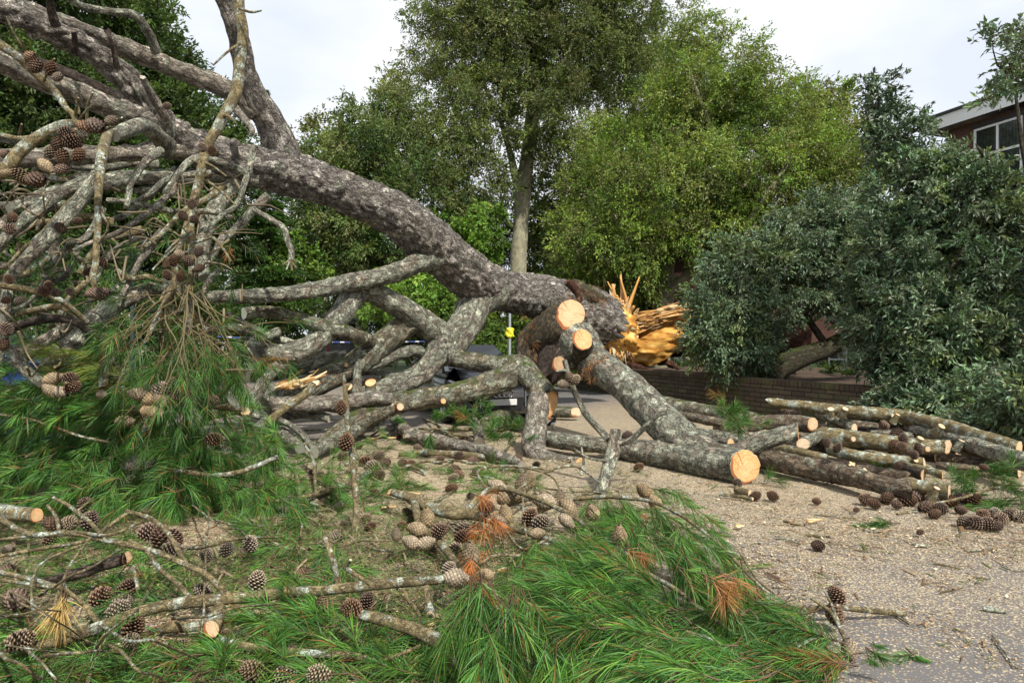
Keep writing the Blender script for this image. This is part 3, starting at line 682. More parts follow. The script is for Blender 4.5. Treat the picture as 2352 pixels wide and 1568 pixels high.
# bright green tree
tree('evergreen_oak', 'broad bright green tree with arching mossy boughs above the splintered stump', 'tree', W(1520, 850, 25),
     [[(1520, 880, 25, 56), (1524, 690, 25, 46), (1534, 600, 25, 36), (1560, 520, 25, 30), (1580, 400, 25.5, 24), (1600, 300, 26, 16), (1600, 160, 26, 9)],
      [(1530, 680, 24.8, 26), (1580, 630, 24.5, 22), (1660, 560, 24, 16), (1730, 470, 24, 12), (1790, 440, 24, 7)],
      [(1690, 640, 22.5, 34), (1715, 540, 22.5, 26), (1740, 480, 22.5, 18), (1820, 360, 22.5, 9)],
      [(1700, 440, 23, 14), (1750, 385, 23, 13), (1830, 352, 23, 12), (1900, 380, 23, 10), (1990, 410, 23, 6)],
      [(1640, 310, 25, 10), (1600, 210, 25, 8), (1580, 150, 25, 5)], [(1620, 900, 24, 36), (1560, 760, 24.5, 26), (1600, 660, 24.5, 18)]],
     [(1590, 90, 60, 70, 27, 2), (1640, 190, 110, 110, 26, 3), (1560, 260, 110, 110, 26, 3), (1740, 240, 100, 80, 25.5, 2.5), (1790, 300, 120, 80, 24.5, 2.5),
      (1500, 430, 120, 100, 24, 2.5), (1620, 400, 130, 100, 24, 2.5), (1760, 400, 130, 70, 23, 2), (1880, 380, 110, 70, 23, 2), (1960, 420, 70, 50, 23, 1.5),
      (1420, 540, 120, 100, 24, 2), (1310, 560, 60, 80, 26, 2), (1380, 440, 90, 90, 26, 2), (1430, 330, 90, 90, 27, 2), (1500, 580, 110, 90, 23.5, 2), (1640, 500, 110, 80, 23.5, 2), (1400, 640, 100, 60, 24.5, 1.5), (1760, 520, 90, 60, 23, 1.5)],
     215000, cols=BRI, ln=.125, wd=.054, clump=.65, seed=5, droop=.35, holes=[(1720, 355, 30, 18), (1545, 620, 36, 60), (1450, 250, 36, 40), (1196, 500, 40, 150)])
tree('evergreen_oak', 'small pointed green tree peeping over the bright green tree', 'tree', W(1860, 800, 31),
     [[(1862, 800, 31, 16), (1860, 400, 31, 12), (1856, 220, 31, 5)], [(1866, 420, 31, 8), (1920, 300, 31, 6), (1925, 220, 31, 3)]],
     [(1850, 250, 42, 66, 31, 1.5), (1925, 260, 50, 66, 31, 1.5), (1880, 340, 110, 70, 31, 2), (1990, 340, 60, 60, 31, 2)], 16000, cols=BRI + OAK, ln=.2, wd=.08, clump=.6, seed=6)
# left of centre
tree('evergreen_oak', 'rounded olive-green tree standing above the crook of the fallen trunk', 'tree', W(840, 830, 30),
     [[(1060, 860, 29, 20), (1050, 650, 29, 18), (1040, 520, 29, 16), (1030, 430, 29, 10)], [(830, 800, 30, 30), (840, 560, 30, 24), (850, 400, 30, 14)], [(1020, 660, 29, 14), (990, 540, 29, 12), (940, 430, 29, 8)]],
     [(825, 290, 46, 56, 31, 2), (800, 380, 110, 80, 30, 3), (900, 380, 110, 100, 30, 3), (780, 470, 110, 90, 29.5, 3), (980, 470, 110, 110, 29, 3), (870, 540, 130, 100, 29, 3), (1010, 590, 90, 80, 29, 2), (780, 600, 120, 100, 30, 3), (720, 520, 60, 100, 30, 2), (900, 260, 40, 50, 31, 1.5)],
     100000, cols=OAK + DRK, ln=.17, wd=.07, clump=.7, seed=8)
tree('deciduous_tree', 'pale yellow-green tree far off above the fallen trunk', 'tree', W(740, 800, 44), [[(745, 800, 44, 12), (745, 500, 44, 9), (742, 330, 44, 4)]],
     [(740, 340, 52, 60, 44, 2.5), (700, 370, 40, 40, 44, 2), (780, 320, 30, 40, 44, 2), (900, 200, 30, 60, 46, 2)], 7000, cols=[(.20, .21, .07), (.16, .18, .06)], ln=.26, wd=.12, clump=.9, seed=9)
# big dark tree on the left
tree('evergreen_oak', 'huge dark evergreen tree filling the upper left behind the fallen limbs', 'tree', W(150, 830, 21),
     [[(160, 900, 21, 60), (170, 600, 21, 50), (190, 350, 21, 34), (230, 150, 21, 18)], [(420, 900, 23, 24), (410, 650, 23, 20), (400, 480, 23, 12)]],
     [(40, 40, 170, 150, 19, 3), (200, 0, 170, 120, 20, 3), (330, 110, 105, 110, 21, 2.5), (120, 220, 190, 140, 19, 3), (300, 260, 160, 110, 20.5, 3), (330, 60, 60, 90, 21.5, 2), (400, 190, 70, 80, 22, 2), (440, 290, 100, 100, 22, 2.5), (520, 370, 80, 90, 23, 2), (60, 420, 180, 140, 19, 3), (250, 430, 170, 120, 20, 3), (410, 450, 130, 110, 22, 2.5), (100, 600, 190, 130, 19, 2.5), (320, 590, 150, 110, 21, 2.5), (490, 520, 90, 90, 23, 2), (-60, 250, 120, 400, 17, 2)],
     175000, cols=DRK + [(.055, .095, .02), (.07, .115, .022)], ln=.17, wd=.07, clump=.6, seed=10)
# lacy conifers between
def conifer(label, px, Y, top, bot, wpx, n, seed, cols):
    g = np.random.default_rng(seed)
    t = empty('cedar_tree', W(px, 830, Y), label, 'tree', None)
    mb = MB(); tube(mb, PX([(px, 850, Y, 20), (px + 3, (top + bot) / 2, Y, 12), (px, top, Y, 3)]), seg=8, step=.4); mb.build('trunk', M['dark'], t)
    # flat drooping sprays
    P_, A_, N_, Cc = [], [], [], []
    nb = 70
    for i in range(nb):
        f = g.random() ** .8; y = top + (bot - top) * f; a = g.uniform(0, 6.283); Lb = (wpx * (.12 + .88 * f)) * Y / FP * g.uniform(.7, 1.1)
        o = W(px, y, Y); d = np.array([math.cos(a), math.sin(a), .12]); m = int(n / nb)
        tt = g.random(m) ** .6; side = g.normal(0, 1, m) * .22 * Lb * (.3 + tt * .7)
        q = o + d * (tt * Lb)[:, None] + np.stack([-math.sin(a) * side, math.cos(a) * side, -.28 * tt ** 2 * Lb - np.abs(side) * .25 + g.normal(0, .04, m)], 1)
        P_.append(q); A_.append(np.tile(d, (m, 1)) + np.stack([-math.sin(a) * np.sign(side), math.cos(a) * np.sign(side), -.3 * np.ones(m)], 1) * .8 + g.normal(0, .3, (m, 3)))
        N_.append(np.tile([0, 0, 1.], (m, 1)) + g.normal(0, .35, (m, 3))); Cc.append(np.array(cols)[g.integers(0, len(cols), m)] * g.uniform(.7, 1.2) * g.uniform(.75, 1.2, (m, 1)))
    mb = MB(); leaves(mb, np.concatenate(P_), np.concatenate(A_), np.concatenate(N_), .2, .05, np.concatenate(Cc)); mb.build('crown', M['leaf'], t, smooth=False)
CON = [(.07, .15, .03), (.09, .18, .035), (.05, .11, .03)]
conifer('lacy green cedar showing beneath the fallen trunk', 610, 25, 420, 720, 140, 16000, 21, CON)
conifer('feathery cedar top poking out beside the upright limb', 600, 27, 200, 640, 105, 14000, 22, CON)
conifer('lacy green cedar low behind the hanging cone twigs', 400, 22, 500, 760, 150, 12000, 23, CON + DRK)
conifer('dark fir between the two pale trunks in the middle', 1140, 36, 470, 800, 70, 9000, 24, [(.03, .07, .025), (.05, .1, .03)])
# bright maples and shrubs
tree('maple_tree', 'bright lime-green maple lit behind the arch of the fallen trunk', 'tree', W(1060, 830, 27), [[(1060, 840, 27, 14), (1058, 640, 27, 10), (1080, 520, 27, 4)]],
     [(1090, 520, 70, 70, 27, 1.5), (1060, 600, 80, 70, 27, 1.5), (1010, 560, 60, 60, 27, 1.5), (930, 690, 110, 60, 24, 1.5), (640, 690, 90, 40, 26, 1.2), (1030, 690, 60, 60, 25, 1.5), (700, 620, 70, 60, 26, 1.5), (650, 560, 50, 50, 27, 1.5)], 22000, cols=LIM, ln=.15, wd=.11, clump=.5, seed=12)
def shrub(name, label, blobs, n, base, **k):
    t = empty(name, base, label, 'shrub'); g = np.random.default_rng(len(label))
    mb = MB()
    for b in blobs[:4]:
        for j in range(4):
            q = W(b[0] + g.normal(0, b[2] * .4), b[1] - b[3] * .3, b[4]); f = W(b[0], b[1], b[4]); f[2] = .0
            tube(mb, [[*f, .02], [*((f + q) / 2 + g.normal(0, .1, 3)), .015], [*q, .006]], seg=5, step=.2)
    mb.build('stem', M['tree'], t); crown('foliage', k.pop('lmat', 'leaf'), t, blobs, n, None, **k)
shrub('laurel_shrub', 'bright green long-leaved shrub beside the yellow-tagged pole', [(1150, 800, 75, 75, 20, 1.2), (1210, 760, 60, 90, 20, 1.2), (1100, 760, 40, 60, 20, 1), (1230, 830, 50, 60, 20.5, 1), (1280, 780, 40, 70, 21, 1)], 15000, W(1160, 860, 20),
      cols=[(.12, .20, .03), (.16, .23, .035), (.07, .13, .025)], ln=.20, wd=.055, clump=.4, seed=31, droop=.5)
shrub('dark_shrub', 'dense dark shrub under the arch limb beside the grey van', [(960, 730, 120, 70, 28, 1.5), (900, 760, 70, 60, 29, 1.5), (1040, 740, 70, 70, 27, 1.5)], 16000, W(950, 850, 28), cols=DRK + [(.05, .09, .02), (.035, .07, .02)], ln=.17, wd=.08, clump=.5, seed=32)
shrub('dark_shrub', 'dull green hedge behind the striped police tape', [(620, 730, 110, 60, 34, 1.5), (720, 740, 110, 60, 36, 1.5), (520, 740, 120, 70, 33, 1.5), (830, 700, 90, 70, 38, 1.5), (650, 795, 200, 40, 34, 1), (900, 800, 160, 34, 42, 1.5), (1120, 800, 160, 34, 42, 1.5), (400, 800, 200, 40, 34, 1)], 34000, W(650, 850, 34), cols=OAK + DRK, ln=.2, wd=.09, clump=.6, seed=33)
shrub('dark_shrub', 'dark undergrowth behind the left tangle of branches', [(60, 700, 160, 100, 16, 1.2), (230, 720, 140, 90, 18, 1.2), (380, 730, 120, 90, 20, 1.2), (120, 800, 150, 60, 15, 1)], 26000, W(180, 850, 17), cols=DRK, ln=.13, wd=.06, clump=.45, seed=34)
shrub('dark_shrub', 'dark evergreen thicket behind the fibrous end of the trunk', [(1340, 720, 110, 80, 30, 1.5), (1460, 660, 110, 60, 31, 1.2), (1290, 650, 70, 80, 32, 1.5), (1620, 640, 80, 60, 28, 1.2)], 20000, W(1400, 850, 30), cols=DRK + OAK, ln=.17, wd=.08, clump=.5, seed=35, droop=.5)
shrub('dark_shrub', 'green garden shrub below the house window with blinds', [(1850, 872, 45, 26, 22, .6), (1950, 872, 60, 30, 20, .6), (1880, 856, 30, 26, 25, .8), (1740, 850, 60, 20, 18, .5), (1580, 846, 40, 14, 24, .5)], 9000, W(1880, 890, 24), cols=[(.06, .11, .02), (.05, .09, .03)], ln=.12, wd=.045, clump=.3, seed=36)
# ------------------------------------------------------------------ glossy evergreens on the right
GL = dict(lmat='gloss', tmat='oak')
tree('holm_oak', 'leaning dark-trunked holm oak, its leaves spilling over the brick wall by the stump', 'tree', W(1790, 850, 15.5),
     [[(1770, 862, 15.5, 56), (1800, 838, 15.6, 52), (1850, 815, 15.8, 48), (1920, 790, 16, 44), (2020, 740, 16.4, 40), (2120, 640, 17, 30), (2160, 480, 17, 14)],
      [(1960, 770, 16, 20), (1940, 600, 16, 16), (1900, 520, 16, 9)], [(1900, 795, 15.9, 18), (1800, 660, 15.5, 12), (1720, 600, 15.5, 6)]],
     [(1690, 600, 60, 70, 15.5, .8), (1650, 690, 70, 70, 15.5, .8), (1700, 770, 90, 80, 15.3, .8), (1780, 600, 90, 70, 15.8, 1), (1760, 700, 80, 70, 15.6, .8), (1880, 530, 110, 90, 16, 1.2), (1880, 640, 110, 80, 16, 1), (1960, 560, 110, 100, 16.5, 1.2), (1690, 830, 70, 35, 15.2, .5), (1980, 690, 90, 80, 16, 1), (1620, 780, 50, 60, 15.3, .6)],
     80000, cols=BLU, ln=.11, wd=.042, clump=.34, seed=41, var=.25, holes=[(1860, 815, 85, 40)], **GL)
tree('holm_oak', 'large blue-green glossy-leaved evergreen at the right edge, hanging over the wall', 'tree', W(2420, 950, 11),
     [[(2480, 1080, 10.6, 60), (2440, 800, 10.8, 50), (2400, 600, 11, 40), (2330, 450, 11.2, 24), (2240, 330, 11.3, 10)],
      [(2430, 620, 11, 30), (2260, 520, 11.2, 26), (2215, 580, 11, 18), (2180, 620, 10.8, 8)], [(2210, 500, 11.6, 14), (2120, 450, 12, 11), (2070, 380, 12.2, 8), (2030, 300, 12.4, 7), (2012, 200, 12.5, 3)],
      [(2400, 560, 11.3, 16), (2350, 350, 11.5, 10), (2330, 200, 11.5, 6), (2300, 120, 11.5, 3)]],
     [(2020, 230, 26, 60, 12.4, .3), (2060, 320, 50, 70, 12.3, .5), (2100, 430, 90, 90, 12, .8), (2200, 470, 90, 80, 11.6, .8), (2300, 490, 90, 90, 11.3, .8), (2060, 560, 80, 80, 12, .8), (2180, 620, 110, 110, 11.4, .9), (2310, 650, 100, 130, 11, .9), (2060, 700, 90, 110, 11.6, .8), (2190, 780, 120, 110, 11, .8), (2310, 850, 100, 140, 10.6, .8), (2130, 890, 90, 80, 10.7, .6), (2200, 950, 90, 55, 9.9, .4), (2050, 830, 60, 60, 11.6, .5), (2010, 760, 60, 80, 12.2, .6), (2060, 925, 60, 40, 11.0, .4), (2110, 950, 60, 40, 10.5, .4), (2290, 965, 90, 45, 9.0, .4), (2370, 930, 80, 80, 8.6, .5), (2250, 900, 80, 70, 9.8, .5), (2000, 640, 60, 80, 12.4, .6), (2180, 400, 70, 50, 11.8, .5), (2310, 410, 70, 40, 11.2, .4)],
     108000, cols=BLU + [(.045, .085, .035)], ln=.105, wd=.04, clump=.30, seed=42, var=.25, holes=[(2265, 300, 120, 62), (1900, 815, 70, 40), (2330, 360, 60, 40)], **GL)
tree('holm_oak', 'sparse leafy sprig arching against the sky above the white fascia', 'tree', W(2420, 300, 9),
     [[(2500, 900, 9.6, 40), (2440, 420, 9.2, 16), (2352, 210, 9, 6), (2290, 150, 9, 4), (2278, 80, 9, 1.5)], [(2352, 210, 9, 4), (2300, 205, 9, 2.5), (2250, 240, 9, 1)], [(2330, 190, 9, 4), (2310, 130, 9, 2.5), (2262, 120, 9, 1)]],
     [(2300, 140, 40, 60, 9, .4), (2350, 170, 40, 50, 9, .4), (2275, 90, 14, 20, 9, .2), (2380, 120, 60, 80, 9, .5), (2290, 215, 45, 8, 9, .3)], 1500, cols=BLU, ln=.10, wd=.045, clump=.22, seed=43, per=6, **GL)
# far belt of trees closing the view
for i, (px, top, w, Y) in enumerate(((-260, 250, 300, 46), (560, 560, 140, 52), (1000, 600, 130, 54), (1300, 520, 150, 50), (1640, 520, 200, 48), (2150, 560, 260, 46))):
    tree('evergreen_oak', ['dark tree far off beyond the left edge', 'dim tree far behind the lacy cedar', 'dim tree far behind the lime maple', 'dim tree far behind the pale forked trunk', 'dim tree far behind the bright green tree', 'dim tree far behind the brick house'][i], 'tree', W(px, 820, Y),
         [[(px, 830, Y, 20), (px + 5, (top + 800) / 2, Y, 14), (px, top, Y, 4)]], [(px, (top + 760) / 2, w, (800 - top) / 2, Y, 3), (px - w * .5, 720, w * .6, 80, Y, 3), (px + w * .5, 720, w * .6, 80, Y, 3)], 15000, cols=DRK + OAK, ln=.34, wd=.16, clump=1.1, seed=60 + i)
# ------------------------------------------------------------------ vehicles and street things
M['black'] = plain('black_car_paint', (.012, .014, .018), rough=.22, spec=.6, coat=.8, noise=.2)
M['trimgrey'] = plain('grille_bar_metal', (.16, .16, .17), rough=.4, metal=.3)
M['grille'] = plain('black_plastic', (.012, .012, .013), rough=.5)
M['plate'] = plain('blank_number_plate', (.62, .62, .60), rough=.45, noise=.03)
M['chrome'] = plain('chrome', (.7, .7, .72), rough=.15, metal=1)
M['lamp'] = plain('headlamp_glass', (.10, .11, .12), rough=.08, spec=.8, coat=.5)
M['tyre'] = plain('tyre_rubber', (.015, .015, .016), rough=.85)
M['alloy'] = plain('alloy_wheel', (.35, .36, .38), rough=.35, metal=.9)
M['carglass'] = plain('car_glass', (.012, .018, .02), rough=.05, spec=.45, noise=.4, nscale=3)
class Frame:
    """local frame: x forward, y to its left, z up, mapped into the world"""
    def __init__(s, o, fwd, pitch=0):
        f = unit(np.array([fwd[0], fwd[1], 0])); l = np.array([-f[1], f[0], 0])
        z = np.array([0, 0, 1.]); f2 = f * math.cos(pitch) + z * math.sin(pitch); z2 = -f * math.sin(pitch) + z * math.cos(pitch)
        s.o, s.m = np.asarray(o, float), np.stack([f2, l, z2])
    def __call__(s, p): return np.asarray(p, float).reshape(-1, 3) @ s.m + s.o
    def box(s, mb, c, h): 
        n = len(mb.v); mb.box(c, h); mb.v[-1] = s(mb.v[-1]); return mb
def loft(mb, fr, sections, closed=True, caps=True):
    """sections: equal-length lists of local points"""
    k = len(sections[0]); V = np.concatenate([np.asarray(x, float) for x in sections]); n = len(sections)
    q = []
    for i in range(n - 1):
        for j in range(k if closed else k - 1):
            j2 = (j + 1) % k; q.append((i * k + j, i * k + j2, (i + 1) * k + j2, (i + 1) * k + j))
    mb.add(fr(V), q)
    if caps:
        for b in (0, (n - 1) * k):
            c = V[b:b + k].mean(0); mb.add(fr(np.concatenate([V[b:b + k], [c]])), t=[(j, (j + 1) % k, k) for j in range(k)])
def sec(x, pts):
    """mirror a half section given as (y, z) from bottom centre to top centre"""
    a = [(x, y, z) for y, z in pts]; b = [(x, -y, z) for y, z in reversed(pts) if abs(y) > 1e-6]
    return a + b
def wheel(parent, fr, c, r=.33, w=.22, side=1):
    t = MB(); k = 28; a = np.linspace(0, 2 * np.pi, k, endpoint=False)
    prof = [(r * .64, -w / 2), (r * .93, -w / 2), (r, -w * .32), (r, w * .32), (r * .93, w / 2), (r * .64, w / 2)]
    V = np.array([[c[0] + q * math.cos(x), c[1] + y, c[2] + q * math.sin(x)] for x in a for q, y in prof])
    t.add(fr(V), [(i * 6 + j, ((i + 1) % k) * 6 + j, ((i + 1) % k) * 6 + (j + 1) % 6, i * 6 + (j + 1) % 6) for i in range(k) for j in range(6)])
    ty = t.build('wheel', M['tyre'], parent)
    t = MB()
    V = np.array([[c[0] + q * math.cos(x), c[1] + side * y, c[2] + q * math.sin(x)] for x in a for q, y in ((r * .65, w * .45), (r * .58, w * .40), (r * .57, w * .12))])
    t.add(fr(V), [(i * 3 + j, ((i + 1) % k) * 3 + j, ((i + 1) % k) * 3 + j + 1, i * 3 + j + 1) for i in range(k) for j in range(2)])
    for i in range(5):
        x = i * 1.2566 + .3; u = np.array([math.cos(x), 0, math.sin(x)]); v = np.array([-math.sin(x), 0, math.cos(x)])
        y = np.array([0, side * w * .36, 0]); cc = np.array(c)
        t.add(fr([cc + y - v * .05, cc + y + v * .05, cc + y * .95 + u * r * .6 + v * .028, cc + y * .95 + u * r * .6 - v * .028]), [(0, 1, 2, 3)])
    t.build('rim', M['alloy'], ty)
# --- black hatchback crushed under the limbs
cf = Frame(W(1154, 925, 12.5) * np.array([1, 1, 0]) - np.array([.37, -.93, 0]) * 4.12 / 1.0009 + np.array([0, 0, .03]), (.37, -.93), R(-.35))
car = empty('parked_car', cf([2.0, 0, 0])[0], 'black hatchback crushed and pinned under the mossy limbs', 'car')
def lower(x, w, zb, zt, cr=.06):
    return sec(x, [(0, zb), (w * .8, zb), (w * .96, zb + .10), (w, zb + .3), (w * .985, zt - .12), (w * .93, zt - .02), (w * .7, zt + cr * .5), (0, zt + cr)])
mb = MB()
loft(mb, cf, [lower(0, .72, .36, .84), lower(.08, .80, .25, .92), lower(.4, .86, .2, .97), lower(1.2, .89, .18, .96), lower(2.4, .89, .18, .93), lower(3.0, .885, .18, .91), lower(3.3, .88, .18, .90, .08)])
mb.build('body', M['black'], car)
# nose: front wings and bumper
mb = MB()
loft(mb, cf, [lower(3.3, .88, .18, .84, .0), lower(3.75, .87, .18, .80, -.02), lower(3.98, .80, .19, .70, -.02), lower(4.08, .70, .22, .62, -.02), lower(4.13, .58, .26, .52, -.02)])
mb.build('front_bumper', M['black'], car)
# buckled bonnet
mb = MB(); nxb, nyb = 16, 18; V = []
for i in range(nxb + 1):
    for j in range(nyb + 1):
        x = 3.0 + i / nxb * .98; s = j / nyb * 2 - 1; y = s * (.80 - .12 * (i / nxb) ** 2)
        z = .99 - .20 * (i / nxb) ** 1.6 - .05 * s * s + .17 * math.exp(-((i / nxb - .62) / .22) ** 2) * (.35 + .65 * max(0, -s + .3)) * (1 if i < nxb - 1 else .9) - .12 * math.exp(-((s - .25) / .3) ** 2 - ((i / nxb - .35) / .3) ** 2)
        V.append((x, y, z))
mb.add(cf(V), [(i * (nyb + 1) + j, i * (nyb + 1) + j + 1, (i + 1) * (nyb + 1) + j + 1, (i + 1) * (nyb + 1) + j) for i in range(nxb) for j in range(nyb)])
mb.build('bonnet', M['black'], car)
# cabin
mb = MB()
loft(mb, cf, [sec(.25, [(0, .9), (.84, .9), (.80, .98), (.5, 1.0), (0, 1.0)]), sec(.75, [(0, .9), (.86, .92), (.66, 1.36), (.5, 1.40), (0, 1.42)]), sec(1.3, [(0, .9), (.86, .92), (.64, 1.42), (.48, 1.47), (0, 1.49)]), sec(2.1, [(0, .9), (.86, .92), (.63, 1.40), (.47, 1.44), (0, 1.46)]), sec(3.05, [(0, .9), (.84, .92), (.78, .96), (.6, .98), (0, 1.0)])])
mb.build('cabin', M['black'], car)
def pane(name, pts, mat='carglass'):
    mb = MB(); mb.add(cf(pts), [(0, 1, 2, 3)]); return mb.build(name, M[mat], car, smooth=False)
pane('windscreen', [(3.0, -.70, 1.012), (3.0, .70, 1.012), (2.16, .54, 1.462), (2.16, -.54, 1.462)])
pane('side_window', [(2.75, .853, .975), (1.45, .868, .96), (1.45, .67, 1.395), (2.1, .668, 1.375)])
pane('side_window', [(1.38, .868, .96), (.75, .868, .96), (.85, .69, 1.34), (1.38, .67, 1.395)])
for sx in (.68, 3.28):
    for sy in (-1, 1): wheel(car, cf, (sx, sy * .79, .33), side=sy)
    for sy in (-1, 1):
        mb = MB(); k = 18; a = np.linspace(.05, np.pi - .05, k)
        V = np.array([[sx + q * math.cos(x), sy * y, .33 + q * math.sin(x)] for x in a for q, y in ((.36, .905), (.41, .905), (.41, .86), (.36, .86))])
        mb.add(cf(V), [(i * 4 + j, (i + 1) * 4 + j, (i + 1) * 4 + (j + 1) % 4, i * 4 + (j + 1) % 4) for i in range(k - 1) for j in range(4)]); mb.build('wheel_arch', M['grille'], car)
gr = MB()
V = [(4.145, -.40, .66), (4.145, .40, .66), (4.155, .46, .50), (4.15, .34, .30), (4.15, -.34, .30), (4.155, -.46, .50)]
gr.add(cf(V + [(4.02, y, z) for _, y, z in V]), [(0, 1, 2, 5), (2, 3, 4, 5)] + [(i, (i + 1) % 6, 6 + (i + 1) % 6, 6 + i) for i in range(6)])
gb = gr.build('grille', M['grille'], car, smooth=False)
bars = MB()
for z in np.linspace(.53, .64, 5): cf.box(bars, (4.16, 0, z), (.012, .40, .007))
for y in (-.45, .45): cf.box(bars, (4.155, y * .98, .50), (.012, .012, .15))
bars.build('grille_bars', M['trimgrey'], gb, smooth=False)
for y in (-.135, -.045, .045, .135):
    mb = MB(); k, k2 = 24, 6; a = np.linspace(0, 6.2832, k, endpoint=False); b = np.linspace(0, 6.2832, k2, endpoint=False)
    V = np.array([[4.185 + .008 * math.sin(q), y + (.062 + .008 * math.cos(q)) * math.cos(x), .595 + (.062 + .008 * math.cos(q)) * math.sin(x)] for x in a for q in b])
    mb.add(cf(V), [(i * k2 + j, ((i + 1) % k) * k2 + j, ((i + 1) % k) * k2 + (j + 1) % k2, i * k2 + (j + 1) % k2) for i in range(k) for j in range(k2)])
    mb.build('emblem_ring', M['chrome'], gb)
mb = MB(); cf.box(mb, (4.175, 0, .44), (.008, .26, .056)); mb.build('number_plate', M['plate'], car, smooth=False)
for s in (-1, 1):
    mb = MB()
    V = []
    for a in np.linspace(-1.5, 1.5, 9):
        for b in np.linspace(0, 6.2832, 16, endpoint=False):
            V.append(np.array([3.92, s * .69, .70]) + np.array([.20, -s * .21, -.02]) * math.sin(a) + math.cos(a) * (np.array([.10, s * .10, .02]) * math.cos(b) + np.array([-.02, 0, .085]) * math.sin(b)))
    mb.add(cf(V), [(i * 16 + j, i * 16 + (j + 1) % 16, (i + 1) * 16 + (j + 1) % 16, (i + 1) * 16 + j) for i in range(8) for j in range(16)])
    mb.build('headlight', M['lamp'], car)
    mb = MB(); V = np.array([(4.10, s * .55, .42), (4.00, s * .76, .44), (4.02, s * .74, .28), (4.10, s * .55, .28)]); mb.add(cf(np.concatenate([V, V - [.1, 0, 0]])), [(0, 1, 2, 3)] + [(i, (i + 1) % 4, 4 + (i + 1) % 4, 4 + i) for i in range(4)]); mb.build('air_intake', M['grille'], car, smooth=False)
mb = MB(); cf.box(mb, (2.62, .97, .98), (.07, .10, .06)); mb.build('wing_mirror', M['black'], car)
# --- grey van with ladder rack, and a pale car in front of it
def boxy(name, label, cat, px, Y, wid, ln_, ht, paint, rack=True, fwd=(.37, -.93), parts=True):
    X = (px - CX) / FP * Y
    fr = Frame((X, Y, 0), (-fwd[0], -fwd[1]))      # we see its rear: origin at rear bumper, x away from us
    t = empty(name, (X, Y, 0), label, cat); h = wid / 2
    def s(x, k, top): return sec(x, [(0, .3), (h * k * .95, .32), (h * k, .55), (h * k, top * .55), (h * k * .95, top * .82), (h * k * .86, top * .96), (h * k * .5, top), (0, top)])
    mb = MB(); loft(mb, fr, [s(0, .95, ht * .97), s(.12, 1, ht), s(ln_ * .72, 1, ht), s(ln_ * .82, .98, ht * .62), s(ln_, .9, ht * .45)]); mb.build('body', M[paint], t)
    mb = MB(); mb.add(fr([(-.02, -h * .72, ht * .55), (-.02, h * .72, ht * .55), (-.02, h * .66, ht * .88), (-.02, -h * .66, ht * .88)]), [(0, 1, 2, 3)]); mb.build('rear_window', M['carglass'], t, smooth=False)
    mb = MB(); fr.box(mb, (-.07, 0, .52), (.08, h * .95, .14)); mb.build('rear_bumper', M['bumper'], t, smooth=False)
    for y in (-1, 1):
        mb = MB(); fr.box(mb, (-.01, y * h * .88, ht * .42), (.02, .06, .22)); mb.build('tail_light', M['redlamp'], t, smooth=False)
        for x in (.8, ln_ * .8): wheel(t, fr, (x, y * (h - .12), .34), side=y)
        mb = MB(); fr.box(mb, (ln_ * .72, y * (h + .12), ht * .55), (.06, .09, .12)); mb.build('wing_mirror', M['grille'], t, smooth=False)
        if rack:
            mb = MB(); fr.box(mb, (ln_ * .4, y * h * .78, ht + .12), (ln_ * .36, .02, .02)); mb.build('roof_rail', M['alloy'], t, smooth=False)
    mb = MB(); fr.box(mb, (-.165, 0, .60), (.006, .26, .055)); mb.build('number_plate', M['plate'], t, smooth=False)
    if rack:
        for x in np.linspace(.25, ln_ * .68, 4):
            mb = MB(); fr.box(mb, (x, 0, ht + .15), (.03, h * .95, .018)); mb.build('rack_bar', M['alloy'], t, smooth=False)
    return t, fr
M['greypaint'] = plain('grey_paint', (.09, .095, .105), rough=.3, coat=.5)
M['silver'] = plain('silver_paint', (.45, .47, .50), rough=.3, coat=.5)
M['bumper'] = plain('bumper_grey', (.22, .23, .25), rough=.5)
M['redlamp'] = plain('tail_lamp', (.28, .02, .015), rough=.2)
boxy('parked_van', 'dark grey van with a roof rack far behind the arch limb', 'van', 798, 31, 1.95, 4.6, 2.66, 'greypaint')
boxy('parked_car', 'silver car glimpsed below the house notice beyond the wall', 'car', 1568, 28.5, 1.7, 4.0, 1.22, 'silver', rack=False, fwd=(1, -.2))
# --- pole with yellow wrapped notice
Yp = 18.0; pc = W(1171, 790, Yp); pc[2] = 0
pole = empty('sign_pole', pc, 'slim grey pole with a crumpled yellow notice tied to it, behind the car', 'pole')
M['galv'] = plain('galvanised_steel', (.42, .45, .48), rough=.45, metal=.4)
mb = MB(); tube(mb, [[*pc, .034], [*(pc + [0, 0, 3.1]), .034]], seg=12, step=.4, lump=0); mb.build('post', M['galv'], pole)
M['yellow'] = plain('yellow_plastic', (.80, .72, .02), rough=.4, bump=.4, bscale=20)
mb = MB(); zc = W(1171, 764, Yp)[2]; k = 10; V = []
for i in range(8):
    for j in range(k):
        a = j / k * 6.2832; rr = (.085 if 0 < i < 7 else .05) * (1 + .22 * math.sin(3 * a + i * 1.3)); V.append(pc + [rr * 1.15 * math.cos(a), rr * math.sin(a), zc + (i / 7 - .5) * .27])
mb.add(V, [(i * k + j, i * k + (j + 1) % k, (i + 1) * k + (j + 1) % k, (i + 1) * k + j) for i in range(7) for j in range(k)]); mb.build('notice', M['yellow'], pole, smooth=False)
